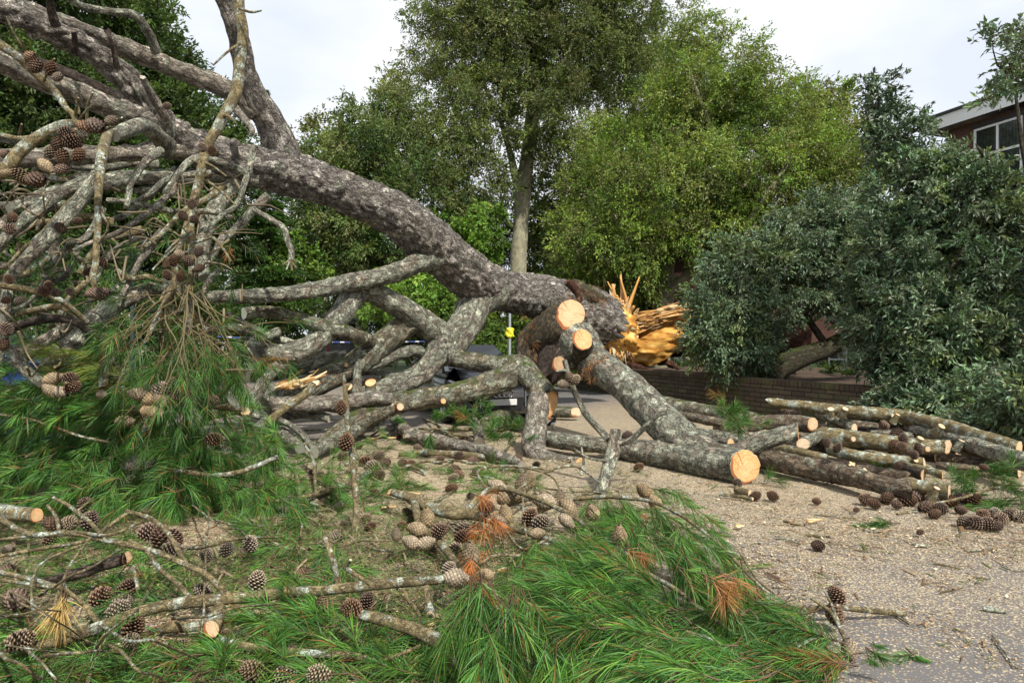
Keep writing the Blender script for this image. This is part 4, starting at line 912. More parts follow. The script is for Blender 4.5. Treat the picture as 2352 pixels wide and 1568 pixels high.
# --- traffic cone, street lamp, police tape
tc_ = W(876, 845, 39.5); tc_[2] = 0
cn = empty('traffic_cone', tc_, 'small orange traffic cone far down the road under the limbs', 'traffic cone')
M['orange'] = plain('orange_plastic', (.75, .10, .02), rough=.5)
mb = MB(); tube(mb, [[*(tc_ + [0, 0, .03]), .17], [*(tc_ + [0, 0, .4]), .10], [*(tc_ + [0, 0, .78]), .03]], seg=16, step=.1, lump=0); mb.build('cone_body', M['orange'], cn)
mb = MB(); tube(mb, [[*(tc_ + [0, 0, .33]), .125], [*(tc_ + [0, 0, .52]), .085]], seg=16, step=.1, lump=0); mb.build('white_band', M['white'], cn)
mb = MB(); mb.box(tc_ + [0, 0, .018], (.21, .21, .017)); mb.build('base', M['grille'], cn, smooth=False)
lp = W(304, 700, 14.5); lp[2] = 0
la = empty('street_lamp', lp, 'dark green lamp post with a flat head among the left-hand limbs', 'street lamp')
M['green'] = plain('dark_green_paint', (.02, .04, .035), rough=.5)
mb = MB(); tube(mb, [[*lp, .05], [*(lp + [0, 0, 3.6]), .035]], seg=10, step=.5, lump=0); mb.build('post', M['green'], la)
mb = MB(); tube(mb, [[*(lp + [-.02, 0, 3.60]), .05], [*(lp + [.12, 0, 3.66]), .085], [*(lp + [.34, 0, 3.66]), .06]], seg=12, step=.05, lump=0); mb.build('lamp_head', M['green'], la)
m, nt, out = newmat('police_tape')
sx_ = nd(nt, 'SeparateXYZ', {0: attr(nt, 'tc')}).outputs[0]
st = ramp(nt, mth(nt, 'FRACT', mth(nt, 'MULTIPLY', sx_, 2.6)), [(.62, 0.0), (.64, 1.0)])
p_ = nd(nt, 'BsdfPrincipled', {'Base Color': mixc(nt, st, (.05, .08, .25), (.6, .62, .65)), 'Roughness': .35}); nt.links.new(p_.outputs[0], out.inputs[0]); M['tape'] = m
mb = MB(); V, T_ = [], []
for i in range(33):
    f = i / 32; q = W(500, 772, 20) * (1 - f) + W(990, 783, 24) * f; q[2] -= .10 * math.sin(math.pi * f)
    for dz in (-.02, .02): V.append(q + [0, .01 * math.sin(i), dz]); T_.append((f * 7, dz, 0))
mb.add(V, [(i * 2, i * 2 + 2, i * 2 + 3, i * 2 + 1) for i in range(32)], tc=T_)
tag(mb.build('barrier_tape', M['tape']), 'blue and white striped tape stretched across the road behind the arch limb', 'tape')
# --- blue people carrier buried in the left tangle
M['blue'] = plain('blue_paint', (.012, .055, .36), rough=.18, coat=1, spec=.7)
bf = Frame((0, 0, 0), (.96, -.28)); bf.m[2] *= 1.30
bf.o = W(86, 766, 9.0) - bf([2.6, .70, 1.25])[0]; bf.o[2] = 0
bc = empty('parked_car', bf([2, 0, 0])[0], 'shiny blue car glimpsed through the heaped branches at the left edge', 'car')
mb = MB(); loft(mb, bf, [lower(0, .72, .36, .84), lower(.08, .80, .25, .92), lower(.4, .86, .2, .97), lower(1.2, .89, .18, .96), lower(2.4, .89, .18, .93), lower(3.0, .885, .18, .91), lower(3.75, .87, .18, .84, .02), lower(4.0, .80, .22, .74, .0), lower(4.12, .66, .28, .58, .0)]); mb.build('body', M['blue'], bc)
mb = MB(); loft(mb, bf, [sec(.25, [(0, .9), (.84, .9), (.80, .98), (.5, 1.0), (0, 1.0)]), sec(.55, [(0, .9), (.86, .92), (.66, 1.36), (.5, 1.40), (0, 1.42)]), sec(1.3, [(0, .9), (.86, .92), (.64, 1.42), (.48, 1.47), (0, 1.49)]), sec(2.1, [(0, .9), (.86, .92), (.63, 1.40), (.47, 1.44), (0, 1.46)]), sec(3.05, [(0, .9), (.84, .92), (.78, .96), (.6, .98), (0, 1.0)])]); mb.build('cabin', M['blue'], bc)
for nm, pts in (('windscreen', [(3.0, -.70, 1.012), (3.0, .70, 1.012), (2.16, .54, 1.462), (2.16, -.54, 1.462)]), ('side_window', [(2.70, -.868, .985), (1.45, -.880, .97), (1.45, -.68, 1.395), (2.08, -.678, 1.375)]), ('side_window', [(1.38, -.880, .97), (.65, -.880, .97), (.75, -.70, 1.34), (1.38, -.68, 1.395)])):
    mb = MB(); mb.add(bf(pts), [(0, 1, 2, 3)]); mb.build(nm, M['carglass'], bc, smooth=False)
for sx in (.68, 3.28):
    for sy in (-1, 1): wheel(bc, bf, (sx, sy * .79, .33), side=sy)
for s_ in (-1, 1):
    mb = MB(); V = []
    for a in np.linspace(-1.5, 1.5, 7):
        for b in np.linspace(0, 6.2832, 12, endpoint=False): V.append(np.array([2.75, s_ * 1.0, .98]) + np.array([0, s_ * .12, 0]) * math.sin(a) + math.cos(a) * np.array([.07 * math.cos(b), 0, .085 * math.sin(b)]))
    mb.add(bf(V), [(i * 12 + j, i * 12 + (j + 1) % 12, (i + 1) * 12 + (j + 1) % 12, (i + 1) * 12 + j) for i in range(6) for j in range(12)]); mb.build('wing_mirror', M['blue'], bc)
    mb = MB(); V = []
    for a in np.linspace(-1.5, 1.5, 7):
        for b in np.linspace(0, 6.2832, 12, endpoint=False): V.append(np.array([3.92, s_ * .69, .70]) + np.array([.20, -s_ * .21, -.02]) * math.sin(a) + math.cos(a) * (np.array([.10, s_ * .10, .02]) * math.cos(b) + np.array([-.02, 0, .085]) * math.sin(b)))
    mb.add(bf(V), [(i * 12 + j, i * 12 + (j + 1) % 12, (i + 1) * 12 + (j + 1) % 12, (i + 1) * 12 + j) for i in range(6) for j in range(12)]); mb.build('headlight', M['lamp'], bc)
# --- magpie
mg = W(1269, 976, 12.0); mg[2] = 0
bird = empty('magpie', mg, 'black and white magpie standing on the ground behind the cut limb', 'bird')
M['feather'] = plain('black_feathers', (.01, .011, .016), rough=.4)
M['featherw'] = plain('white_feathers', (.72, .72, .70), rough=.8)
def bpt(l): return [[mg[0] + x, mg[1] + y, z, r] for x, y, z, r in l]
mb = MB(); tube(mb, bpt([(-.10, .01, .075, .008), (-.05, 0, .10, .036), (0, 0, .125, .045), (.028, 0, .165, .034), (.036, 0, .195, .027), (.045, 0, .215, .024), (.058, 0, .222, .012)]), seg=12, step=.012, lump=0, end0='point', end1='point'); mb.build('body', M['feather'], bird)
mb = MB(); tube(mb, bpt([(-.045, -.012, .075, .012), (-.01, -.016, .10, .036), (.022, -.014, .128, .028), (.03, -.01, .14, .012)]), seg=12, step=.012, lump=0, end0='point', end1='point'); mb.build('white_belly', M['featherw'], bird)
mb = MB(); tube(mb, bpt([(-.06, .0, .095, .016), (-.16, .015, .06, .014), (-.24, .02, .035, .006)]), seg=8, step=.02, lump=0); mb.build('tail', M['feather'], bird)
mb = MB(); tube(mb, bpt([(.06, 0, .217, .009), (.095, -.004, .212, .002)]), seg=8, step=.01, lump=0); mb.build('beak', M['grille'], bird)
for y in (-.02, .02):
    mb = MB(); tube(mb, bpt([(0, y, .09, .006), (-.005, y, .045, .004), (.004, y, .008, .004), (.035, y, .005, .003)]), seg=6, step=.01, lump=0); mb.build('leg', M['grille'], bird)
m, nt, out = newmat('orange_heartwood'); tcn = attr(nt, 'tc')
n1 = nd(nt, 'TexNoise', {'Vector': nd(nt, 'Mapping', {'Vector': tcn, 'Scale': (.8, 2.5, 2.5)}).outputs[0], 'Scale': 1.6, 'Detail': 8.0, 'Roughness': .65}).outputs['Fac']
c_ = ramp(nt, n1, [(.33, (.16, .06, .015)), (.45, (.46, .20, .04)), (.55, (.68, .38, .09)), (.7, (.78, .56, .24))])
bp = nd(nt, 'Bump', {'Height': n1, 'Strength': 1.0, 'Distance': .06}); p_ = nd(nt, 'BsdfPrincipled', {'Base Color': c_, 'Roughness': .8, 'Specular IOR Level': .2, 'Normal': bp.outputs[0]}); nt.links.new(p_.outputs[0], out.inputs[0]); M['heart'] = m
# ------------------------------------------------------------------ pine cones
def cone_mesh(name, opened, L_=.12, R_=.042, seed=1, tan=True):
    g = np.random.default_rng(seed); mb = MB()
    # core
    n = 14; k = 10; a = np.linspace(0, 6.283, k, endpoint=False)
    def prof(t): return R_ * (math.sin(math.pi * min(1, (t * .86 + .09))) ** .75) * (1.0 if t < .45 else 1 - .25 * (t - .45))
    base = (.40, .30, .18) if tan else (.10, .05, .03)
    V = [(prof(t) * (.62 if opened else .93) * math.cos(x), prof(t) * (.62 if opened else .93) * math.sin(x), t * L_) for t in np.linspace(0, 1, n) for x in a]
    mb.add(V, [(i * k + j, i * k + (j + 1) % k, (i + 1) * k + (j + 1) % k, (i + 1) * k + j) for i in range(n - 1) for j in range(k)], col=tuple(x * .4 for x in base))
    ns = 95 if opened else 120
    for i in range(ns):
        t = ((i + .5) / ns) ** .9; ph = i * 2.39996; r = prof(t); z = t * L_
        out = np.array([math.cos(ph), math.sin(ph), 0]); tan_ = np.array([-math.sin(ph), math.cos(ph), 0]); up = np.array([0, 0, 1.])
        s = (.0125 if not opened else .015) * (.55 + .6 * math.sin(math.pi * min(1, t + .12))) * g.uniform(.9, 1.1)
        c = np.array([0, 0, z]) + out * r
        if opened:
            tilt = .75 - 1.0 * t; d = unit(out * 1.0 + up * (.25 + .9 * t) - up * 0)
            b0 = np.array([0, 0, z]) + out * r * .45
            nn = np.cross(tan_, d)
            tip = b0 + d * (r * .58 + .009)
            mid = b0 + d * (r * .42)
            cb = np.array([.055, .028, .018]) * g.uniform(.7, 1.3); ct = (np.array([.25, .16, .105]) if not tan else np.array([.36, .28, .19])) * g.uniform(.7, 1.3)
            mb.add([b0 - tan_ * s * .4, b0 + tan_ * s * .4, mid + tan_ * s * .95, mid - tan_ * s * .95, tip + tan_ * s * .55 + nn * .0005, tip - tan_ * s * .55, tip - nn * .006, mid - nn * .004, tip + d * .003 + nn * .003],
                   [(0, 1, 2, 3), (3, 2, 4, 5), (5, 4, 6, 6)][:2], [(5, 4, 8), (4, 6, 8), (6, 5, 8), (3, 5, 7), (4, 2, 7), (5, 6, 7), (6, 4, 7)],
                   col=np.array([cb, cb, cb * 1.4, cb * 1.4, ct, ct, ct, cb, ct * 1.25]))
        else:
            d = unit(out + up * (-.1 + .55 * t)); v = unit(up - d * (up @ d))
            pr = .0055 * g.uniform(.7, 1.3); cc = np.array(base) * g.uniform(.75, 1.25)
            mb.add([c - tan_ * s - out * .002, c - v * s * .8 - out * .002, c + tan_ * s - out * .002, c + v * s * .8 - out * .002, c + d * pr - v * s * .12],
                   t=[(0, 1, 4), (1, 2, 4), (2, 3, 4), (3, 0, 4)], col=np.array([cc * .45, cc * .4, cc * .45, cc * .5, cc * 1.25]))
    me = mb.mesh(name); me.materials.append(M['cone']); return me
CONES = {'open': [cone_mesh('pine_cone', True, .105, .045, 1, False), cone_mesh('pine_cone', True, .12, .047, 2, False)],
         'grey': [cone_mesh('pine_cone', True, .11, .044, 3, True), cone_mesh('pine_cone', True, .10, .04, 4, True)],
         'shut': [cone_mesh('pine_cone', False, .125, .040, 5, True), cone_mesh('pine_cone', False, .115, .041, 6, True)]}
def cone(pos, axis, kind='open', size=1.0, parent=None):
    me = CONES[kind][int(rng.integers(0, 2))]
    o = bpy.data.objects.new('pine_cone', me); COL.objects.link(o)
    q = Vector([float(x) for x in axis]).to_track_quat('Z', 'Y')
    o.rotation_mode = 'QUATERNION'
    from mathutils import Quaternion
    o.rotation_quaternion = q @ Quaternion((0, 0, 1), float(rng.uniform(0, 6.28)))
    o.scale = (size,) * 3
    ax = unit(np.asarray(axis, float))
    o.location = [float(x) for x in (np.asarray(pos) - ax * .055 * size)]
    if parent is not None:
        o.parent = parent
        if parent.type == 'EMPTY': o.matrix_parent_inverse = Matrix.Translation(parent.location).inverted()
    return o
def conepx(px, py, Y, d, kind, parent, ang=None, toward=0.0):
    """a cone whose length shows as d photo pixels; ang = its axis in the picture (degrees, 0 right, 90 up)"""
    ang = rng.uniform(0, 360) if ang is None else ang
    ax = (math.cos(R(ang)), -toward if toward else rng.uniform(-.5, .3), math.sin(R(ang)))
    return cone(W(px, py, Y), ax, kind, d * Y / FP / .115, parent)
# ------------------------------------------------------------------ the fallen pine: trunk, limbs, hanging boughs
pine = empty('fallen_pine', W(1180, 990, 13) * np.array([1, 1, 0]), 'huge fallen pine, its arching grey trunk crossing from the splintered stump to the upper left', 'fallen tree')
mb = MB()
TR = [(1392, 742, 16.6, 118), (1350, 722, 16.3, 128), (1310, 712, 16, 126), (1240, 684, 15.2, 104), (1180, 674, 14.4, 94), (1110, 655, 13.5, 104), (1040, 602, 12.6, 108), (975, 545, 11.9, 112), (905, 490, 11.3, 100),
      (830, 457, 10.8, 94), (760, 428, 10.4, 90), (700, 408, 10, 97), (640, 396, 9.7, 95), (560, 376, 9.2, 86), (480, 350, 8.8, 84), (400, 312, 8.4, 74), (333, 240, 8.0, 62), (275, 170, 7.7, 57), (200, 110, 7.4, 57), (100, 62, 7.0, 55), (-20, 12, 6.6, 54), (-160, -40, 6.2, 50), (-340, -90, 5.9, 42), (-560, -130, 5.6, 30)]
tube(mb, PX(TR), seg=96, step=.03, lump=.06, plates=.036, pscale=6.5, end0='jag')
mb.build('trunk', M['trunk'], pine)
def pl(name, pts, mat='limb', seg=20, parent=pine, **k):
    o = limb(name, pts, mat, parent, seg=seg, **k); return o
PLT = dict(plates=.020, pscale=9)
# upper limbs
pl('limb', [(655, 400, 9.8, 84), (648, 345, 9.7, 76), (620, 282, 9.5, 68), (580, 215, 9.2, 58), (561, 150, 9, 50), (547, 83, 8.8, 46), (528, 30, 8.6, 44), (505, -30, 8.4, 42), (470, -140, 8, 36)], 'trunk', seg=32, **PLT)
pl('limb', [(585, 262, 9.3, 40), (533, 215, 9.1, 45), (480, 187, 8.9, 44), (433, 170, 8.8, 42), (333, 130, 8.4, 44), (233, 88, 8, 38), (150, 52, 7.6, 34), (60, 18, 7.2, 30), (-40, -30, 7, 26), (-240, -80, 6.6, 20), (-400, -90, 6.3, 12)], 'limb', seg=26, **PLT)
pl('limb', [(440, 330, 8.6, 70), (350, 278, 8.1, 52), (267, 250, 7.7, 50), (183, 217, 7.4, 50), (100, 185, 7, 52), (0, 138, 6.6, 52), (-120, 80, 6.2, 48), (-300, 20, 5.9, 38), (-480, -10, 5.6, 24)], 'limb', seg=26, **PLT)
pl('limb', [(450, 350, 8.6, 50), (380, 345, 8.3, 42), (300, 352, 8, 38), (200, 356, 7.6, 42), (100, 362, 7.2, 44), (0, 366, 6.8, 44), (-80, 372, 6.6, 42), (-260, 400, 6.2, 32), (-420, 450, 6.0, 20)], 'limb', seg=22, **PLT)
pl('limb', [(590, 410, 9.3, 40), (500, 403, 9, 34), (417, 408, 8.6, 36), (333, 407, 8.2, 34), (267, 412, 7.8, 36), (200, 428, 7.5, 34), (110, 450, 7.1, 30), (20, 480, 6.8, 26)], 'lichen', seg=20, **PLT)
pl('limb', [(330, 262, 9.4, 26), (283, 232, 9.3, 28), (210, 196, 9, 28), (130, 160, 8.8, 26), (40, 130, 8.6, 24)], 'dark', seg=16)
pl('limb', [(545, 405, 9.2, 44), (520, 443, 9, 38), (493, 483, 8.7, 36), (475, 525, 8.4, 34), (465, 580, 8.1, 30), (470, 640, 7.8, 26)], 'lichen', seg=18, **PLT)
pl('limb', [(384, 335, 8, 44), (333, 290, 7.2, 34), (300, 296, 6.6, 36), (262, 312, 6.2, 28)], 'lichen', seg=16)
pl('limb', [(390, 312, 8.0, 24), (378, 268, 7.8, 20), (350, 222, 7.6, 18), (327, 178, 7.4, 13)], 'limb', end1='jag')
pl('limb', [(360, 120, 8.3, 22), (340, 75, 8.1, 20), (310, 36, 7.9, 18), (250, 26, 7.7, 16), (190, 15, 7.5, 16), (150, -10, 7.3, 15)], 'lichen')
pl('snag', [(128, 60, 6.9, 22), (118, 25, 6.8, 18), (114, -10, 6.7, 14)], 'dark', end1='jag')
pl('snag', [(170, 120, 7.1, 15), (172, 95, 7.0, 13), (168, 70, 6.9, 10)], 'dark', end1='jag')
pl('snag', [(270, 158, 7.5, 13), (262, 120, 7.4, 11), (252, 85, 7.3, 8), (247, 70, 7.3, 16)], 'dark', end1='jag')
pl('snag', [(540, 250, 8.6, 20), (565, 278, 8.3, 16), (580, 300, 8.1, 12), (575, 312, 8.1, 10)], 'limb', end1='jag')
# hanging boughs
def twig_run(pts, col=(.20, .165, .075)):
    return PX(pts)
b1 = pl('bough', [(546, -40, 6.3, 26), (548, 20, 6.25, 25), (557, 83, 6.2, 25), (551, 150, 6.15, 25), (545, 207, 6.1, 26), (521, 253, 6.05, 25), (494, 300, 6, 24), (474, 340, 5.95, 22), (463, 383, 5.9, 22), (456, 420, 5.9, 22), (447, 457, 5.85, 20), (437, 500, 5.8, 18), (439, 560, 5.75, 15), (440, 622, 5.7, 13), (431, 666, 5.65, 12)], 'branch', seg=14, bend=.25)
b2 = pl('bough', [(470, 395, 6.3, 16), (440, 480, 6.2, 15), (420, 545, 6.1, 14), (403, 606, 6, 14), (397, 663, 5.9, 15), (367, 716, 5.8, 13), (335, 785, 5.7, 10)], 'branch', seg=10, bend=.3)
b3 = pl('bough', [(250, 300, 6.2, 20), (235, 350, 5.6, 24), (228, 417, 5.4, 20), (225, 467, 5.3, 15), (225, 520, 5.25, 14), (222, 560, 5.2, 15), (220, 606, 5.15, 14), (213, 635, 5.1, 14), (217, 660, 5.1, 10)], 'branch', seg=12, end1='jag')
b4 = pl('bough', [(-330, 640, 4.9, 10), (-220, 560, 4.9, 18), (-110, 480, 4.9, 24), (-30, 420, 4.9, 26), (17, 383, 4.9, 28), (50, 343, 4.95, 28), (100, 308, 5, 26), (143, 288, 5.05, 22), (175, 284, 5.1, 17), (215, 292, 5.15, 12)], 'branch', seg=14)
b5 = pl('bough', [(-260, 20, 4.9, 10), (-140, 48, 4.95, 18), (-20, 92, 5, 22), (40, 128, 5.05, 20), (67, 152, 5.1, 20), (100, 188, 5.15, 18), (127, 214, 5.2, 16), (150, 247, 5.2, 14), (172, 270, 5.2, 12), (172, 312, 5.15, 10)], 'branch', seg=12, bend=.4)
pl('bough', [(-20, 306, 4.9, 12), (43, 318, 4.95, 12), (90, 312, 5, 10)], 'branch', seg=8)
b6 = pl('bough', [(225, 400, 6.2, 30), (187, 457, 6.1, 32), (150, 500, 6, 32), (117, 540, 5.9, 32), (83, 573, 5.85, 30), (50, 606, 5.8, 26), (22, 642, 5.75, 23), (14, 690, 5.7, 23), (10, 745, 5.7, 22), (4, 800, 5.7, 18), (-20, 870, 5.7, 13)], 'lichen', seg=14)
pl('bough', [(210, 410, 6.8, 28), (133, 447, 6.6, 30), (83, 483, 6.4, 30), (30, 530, 6.3, 26), (-20, 580, 6.2, 22), (-130, 690, 6.0, 16), (-200, 800, 5.9, 9)], 'lichen', seg=14)
pl('bough', [(617, 450, 9.2, 22), (583, 480, 9.1, 20), (547, 522, 9, 20), (520, 545, 8.9, 16), (500, 572, 8.8, 12)], 'lichen', seg=12)
b7 = pl('bough', [(584, 482, 9, 13), (620, 503, 8.8, 14), (650, 523, 8.7, 14), (660, 550, 8.6, 14), (670, 580, 8.5, 14), (667, 602, 8.5, 13)], 'lichen', seg=10, end1='jag')
pl('bough', [(247, 460, 7.4, 12), (300, 464, 7.4, 13), (367, 480, 7.5, 14), (430, 488, 7.6, 14), (483, 486, 7.7, 14), (530, 500, 8, 13)], 'lichen', seg=10)
pl('bough', [(410, 428, 7.6, 15), (350, 481, 7.4, 15), (310, 510, 7.2, 13), (270, 535, 7.1, 12), (220, 552, 7, 10), (168, 575, 6.9, 8)], 'limb', seg=10)
b8 = pl('bough', [(405, 640, 7.0, 30), (393, 652, 6.9, 32), (333, 668, 6.7, 34), (267, 700, 6.5, 38), (217, 735, 6.3, 44), (187, 770, 6.2, 42), (143, 808, 6.1, 40), (110, 850, 6, 36)], 'lichen', seg=18, end0='jag')
pl('bough', [(235, 700, 7.2, 20), (217, 722, 7.1, 24), (160, 750, 6.9, 26), (93, 790, 6.7, 30), (40, 830, 6.6, 28)], 'lichen', seg=12)
pl('bough', [(40, 722, 6.0, 13), (60, 716, 6.0, 14), (133, 703, 5.9, 17), (150, 707, 5.85, 15)], 'branch', seg=12, cut1=(.8, -.6, -.1))
pl('bough', [(400, 656, 6.6, 16), (425, 690, 6.5, 18), (434, 740, 6.4, 16), (424, 790, 6.3, 14), (420, 830, 6.3, 10)], 'lichen', seg=10)
pl('bough', [(30, 800, 6.0, 26), (60, 850, 5.9, 26), (95, 880, 5.8, 22)], 'lichen', seg=10)
pl('bough', [(0, 655, 5.6, 16), (60, 665, 5.7, 15), (140, 690, 5.8, 13), (200, 740, 6.0, 12)], 'branch', seg=8)
pl('bough', [(240, 770, 6.0, 26), (250, 820, 5.9, 26), (240, 850, 5.85, 24), (238, 890, 5.8, 20)], 'branch', seg=10)
pl('bough', [(265, 620, 6.4, 14), (300, 640, 6.5, 13), (340, 636, 6.6, 13), (375, 650, 6.7, 11)], 'branch', seg=8)
pl('bough', [(0, 760, 6.4, 22), (90, 735, 6.3, 20), (160, 735, 6.2, 18), (215, 765, 6.1, 14)], 'dark', seg=8)
# middle limbs
pl('limb', [(1000, 590, 12.0, 60), (960, 602, 11.7, 46), (918, 623, 11.4, 42), (851, 641, 11, 44), (784, 652, 10.6, 42), (734, 664, 10.2, 40), (634, 677, 9.6, 36), (550, 681, 9.1, 33), (494, 682, 8.8, 30), (440, 690, 8.5, 28)], 'lichen', seg=28, **PLT)
m3 = pl('limb', [(1135, 665, 13.7, 90), (1094, 692, 13.3, 80), (1075, 735, 12.9, 74), (1050, 770, 12.6, 74), (1028, 796, 12.4, 76), (1005, 815, 12.2, 66)], 'lichen', seg=32, **PLT)
pl('limb', [(545, 790, 10, 40), (600, 806, 10.1, 46), (667, 812, 10.2, 48), (720, 790, 10.4, 52), (760, 750, 10.6, 54), (790, 712, 10.8, 56), (808, 682, 11, 54), (835, 668, 11.2, 48), (868, 678, 11.4, 48), (918, 706, 11.7, 54), (968, 737, 12, 60), (1005, 766, 12.2, 68), (1022, 800, 12.3, 66)], 'lichen', seg=32, **PLT)
pl('limb', [(1012, 790, 12.2, 62), (995, 828, 12.0, 50), (968, 858, 11.8, 48), (930, 878, 11.6, 48), (890, 893, 11.4, 46), (840, 905, 11.2, 40), (790, 925, 11, 34)], 'lichen', seg=24, **PLT)
pl('limb', [(950, 738, 12.0, 52), (920, 755, 11.9, 56), (880, 785, 11.7, 56), (840, 818, 11.5, 58), (800, 845, 11.3, 58), (756, 868, 11.1, 58), (710, 890, 10.9, 54), (660, 905, 10.7, 48), (610, 930, 10.4, 40)], 'mossy', seg=28, **PLT)
pl('limb', [(795, 822, 11.4, 36), (756, 826, 11.3, 38), (725, 832, 11.2, 36), (690, 842, 11.1, 36), (654, 852, 11, 36), (620, 858, 10.9, 34), (570, 862, 10.7, 30)], 'lichen', seg=18, **PLT)
pl('limb', [(822, 826, 11.2, 20), (820, 865, 11.1, 20), (822, 902, 11.0, 22), (826, 940, 10.9, 22)], 'lichen', seg=14)
pl('limb', [(560, 720, 9.6, 26), (600, 716, 9.8, 30), (640, 720, 10, 30), (690, 732, 10.2, 30), (740, 748, 10.4, 32), (800, 766, 10.7, 34), (860, 788, 11.6, 34)], 'mossy', seg=18, **PLT)
pl('limb', [(985, 830, 12.3, 36), (960, 806, 12.1, 30), (920, 812, 11.9, 30), (880, 826, 11.7, 30), (840, 842, 11.5, 28)], 'lichen', seg=16, **PLT)
m6 = pl('limb', [(1196, 842, 11.8, 56), (1165, 868, 11.6, 58), (1101, 890, 11.4, 52), (1035, 907, 11.2, 50), (968, 917, 11, 50), (918, 926, 10.8, 48), (858, 948, 10.6, 50), (818, 968, 10.4, 52), (775, 1000, 10.2, 48), (740, 1030, 9.9, 40)], 'mossy', seg=32, **PLT)
m7 = pl('limb', [(1010, 806, 12.4, 64), (1058, 824, 12.3, 42), (1101, 832, 12.2, 42), (1151, 840, 12, 44), (1192, 842, 11.8, 56), (1212, 860, 11.6, 56), (1232, 884, 11.4, 54), (1251, 908, 11.2, 56), (1262, 926, 11.1, 56)], 'mossy', seg=32, cut1=(.75, -.65, -.1), **PLT)
pl('limb', [(1237, 908, 9.9, 44), (1236, 935, 9.8, 54), (1229, 985, 9.6, 54), (1226, 1025, 9.3, 56), (1245, 1052, 9.1, 50), (1290, 1066, 8.9, 44), (1335, 1072, 8.8, 40)], 'limb', seg=30, cut1=(.6, -.7, .1), plates=.010, pscale=14)
pl('limb', [(620, 930, 10.2, 36), (700, 928, 10.3, 38), (780, 925, 10.4, 38), (850, 915, 10.5, 34), (900, 915, 10.6, 26)], 'limb', seg=18, **PLT)
# the big sawn limb stub facing us, hung with moss and brown needles
pl('limb', [(1235, 800, 14.6, 90), (1262, 770, 14.3, 96), (1290, 740, 14.0, 88), (1310, 724, 13.8, 66)], 'mossbark', seg=40, cut1=(.28, -.95, .08), plates=.02, pscale=9)
pl('limb', [(1250, 745, 14.8, 60), (1222, 785, 14.6, 66), (1215, 815, 14.4, 60), (1240, 850, 14.2, 46)], 'mossbark', seg=30, end1='jag', plates=.03, pscale=9)
pl('limb', [(1300, 800, 14.2, 90), (1270, 830, 14.1, 80), (1250, 870, 14.0, 52)], 'dark', seg=30, end1='jag', plates=.03, pscale=9)
for (a, b, c_, d, cut) in (((851, 912, 10.7, 26), (851, 895, 10.68, 25), (851, 878, 10.65, 25), None, (0, -.62, .8)), ((815, 905, 10.6, 20), (806, 896, 10.5, 20), (800, 888, 10.4, 19), None, (-.1, -.8, .6))):
    pl('stub', [a, b, c_], 'branch', seg=18, cut1=cut)
for px, py, Y, d, nn in ((1018, 921, 11.02, 13, (.3, -1, .1)), (919, 934, 10.63, 17, (.1, -1, .1)), (795, 838, 11.2, 10, (0, -1, 0))):
    pl('stub', [(px - 3, py - 3, Y + .1, d * 1.25), (px, py, Y - .16, d)], 'branch', seg=14, cut1=nn)
# bark flap torn from the base, its splinters
def fibre(mb, p0, p1, w, col, curl=.0, n=7):
    """one torn strip of wood"""
    p0, p1 = np.asarray(p0, float), np.asarray(p1, float); d = p1 - p0; L_ = np.linalg.norm(d); u = unit(np.cross(d, rng.normal(0, 1, 3))); v = unit(np.cross(d, u))
    V = []
    for i in range(n):
        f = i / (n - 1); c = p0 + d * f + u * curl * L_ * f * f + v * .012 * L_ * math.sin(f * 5) * rng.normal(0, .6)
        ww = w * (1 - .75 * f ** 1.5) * rng.uniform(.8, 1.2); th = ww * .35
        V += [c - v * ww - u * th, c + v * ww - u * th, c + v * ww * .8 + u * th, c - v * ww * .8 + u * th]
    q = [(i * 4 + j, i * 4 + (j + 1) % 4, i * 4 + 4 + (j + 1) % 4, i * 4 + 4 + j) for i in range(n - 1) for j in range(4)]
    q += [(3, 2, 1, 0), ((n - 1) * 4, (n - 1) * 4 + 1, (n - 1) * 4 + 2, (n - 1) * 4 + 3)]
    mb.add(V, q, tc=np.array(V) * np.array([3, 3, 3]), col=np.asarray(col) * rng.uniform(.75, 1.15))
WOOD = [(.70, .50, .26), (.66, .40, .16), (.60, .32, .10), (.74, .58, .36), (.55, .28, .08)]
M['fibre'] = colmat('torn_wood_fibre', rough=.75, bump=.6, bscale=35)
mb = MB()
mh = MB(); tube(mh, PX([(1378, 742, 16.7, 108), (1402, 748, 16.8, 104), (1426, 760, 16.9, 92), (1446, 772, 17.0, 66)]), seg=56, step=.045, lump=.14, plates=.13, pscale=3.5, end1='jag'); mh.build('torn_heartwood', M['heart'], pine)
for i in range(90):
    a = rng.uniform(-1.9, 1.9); r_ = rng.uniform(.25, .66)
    p0 = W(1376, 740, 16.6) + np.array([.2 * rng.normal(), -.25 * abs(math.cos(a)) * r_, r_ * math.sin(a) * .95]); Ls = rng.uniform(.12, .45)
    fibre(mb, p0, p0 + (np.array([1, -.1, -.12]) + rng.normal(0, .22, 3)) * Ls, rng.uniform(.03, .13), WOOD[int(rng.integers(0, 5))], curl=rng.normal(0, .06))
mb.build('splintered_end', M['fibre'], pine)
pl('bark_flap', [(1296, 668, 15.9, 22), (1318, 660, 15.7, 34), (1345, 674, 15.7, 40), (1375, 698, 15.9, 38), (1400, 716, 16.1, 30)], 'mossbark', seg=36, end1='jag', plates=.07, pscale=7)
pl('bark_flap', [(1330, 690, 15.4, 20), (1318, 660, 15.3, 22), (1303, 645, 15.2, 14)], 'redbark', seg=14, end1='jag', plates=.02)
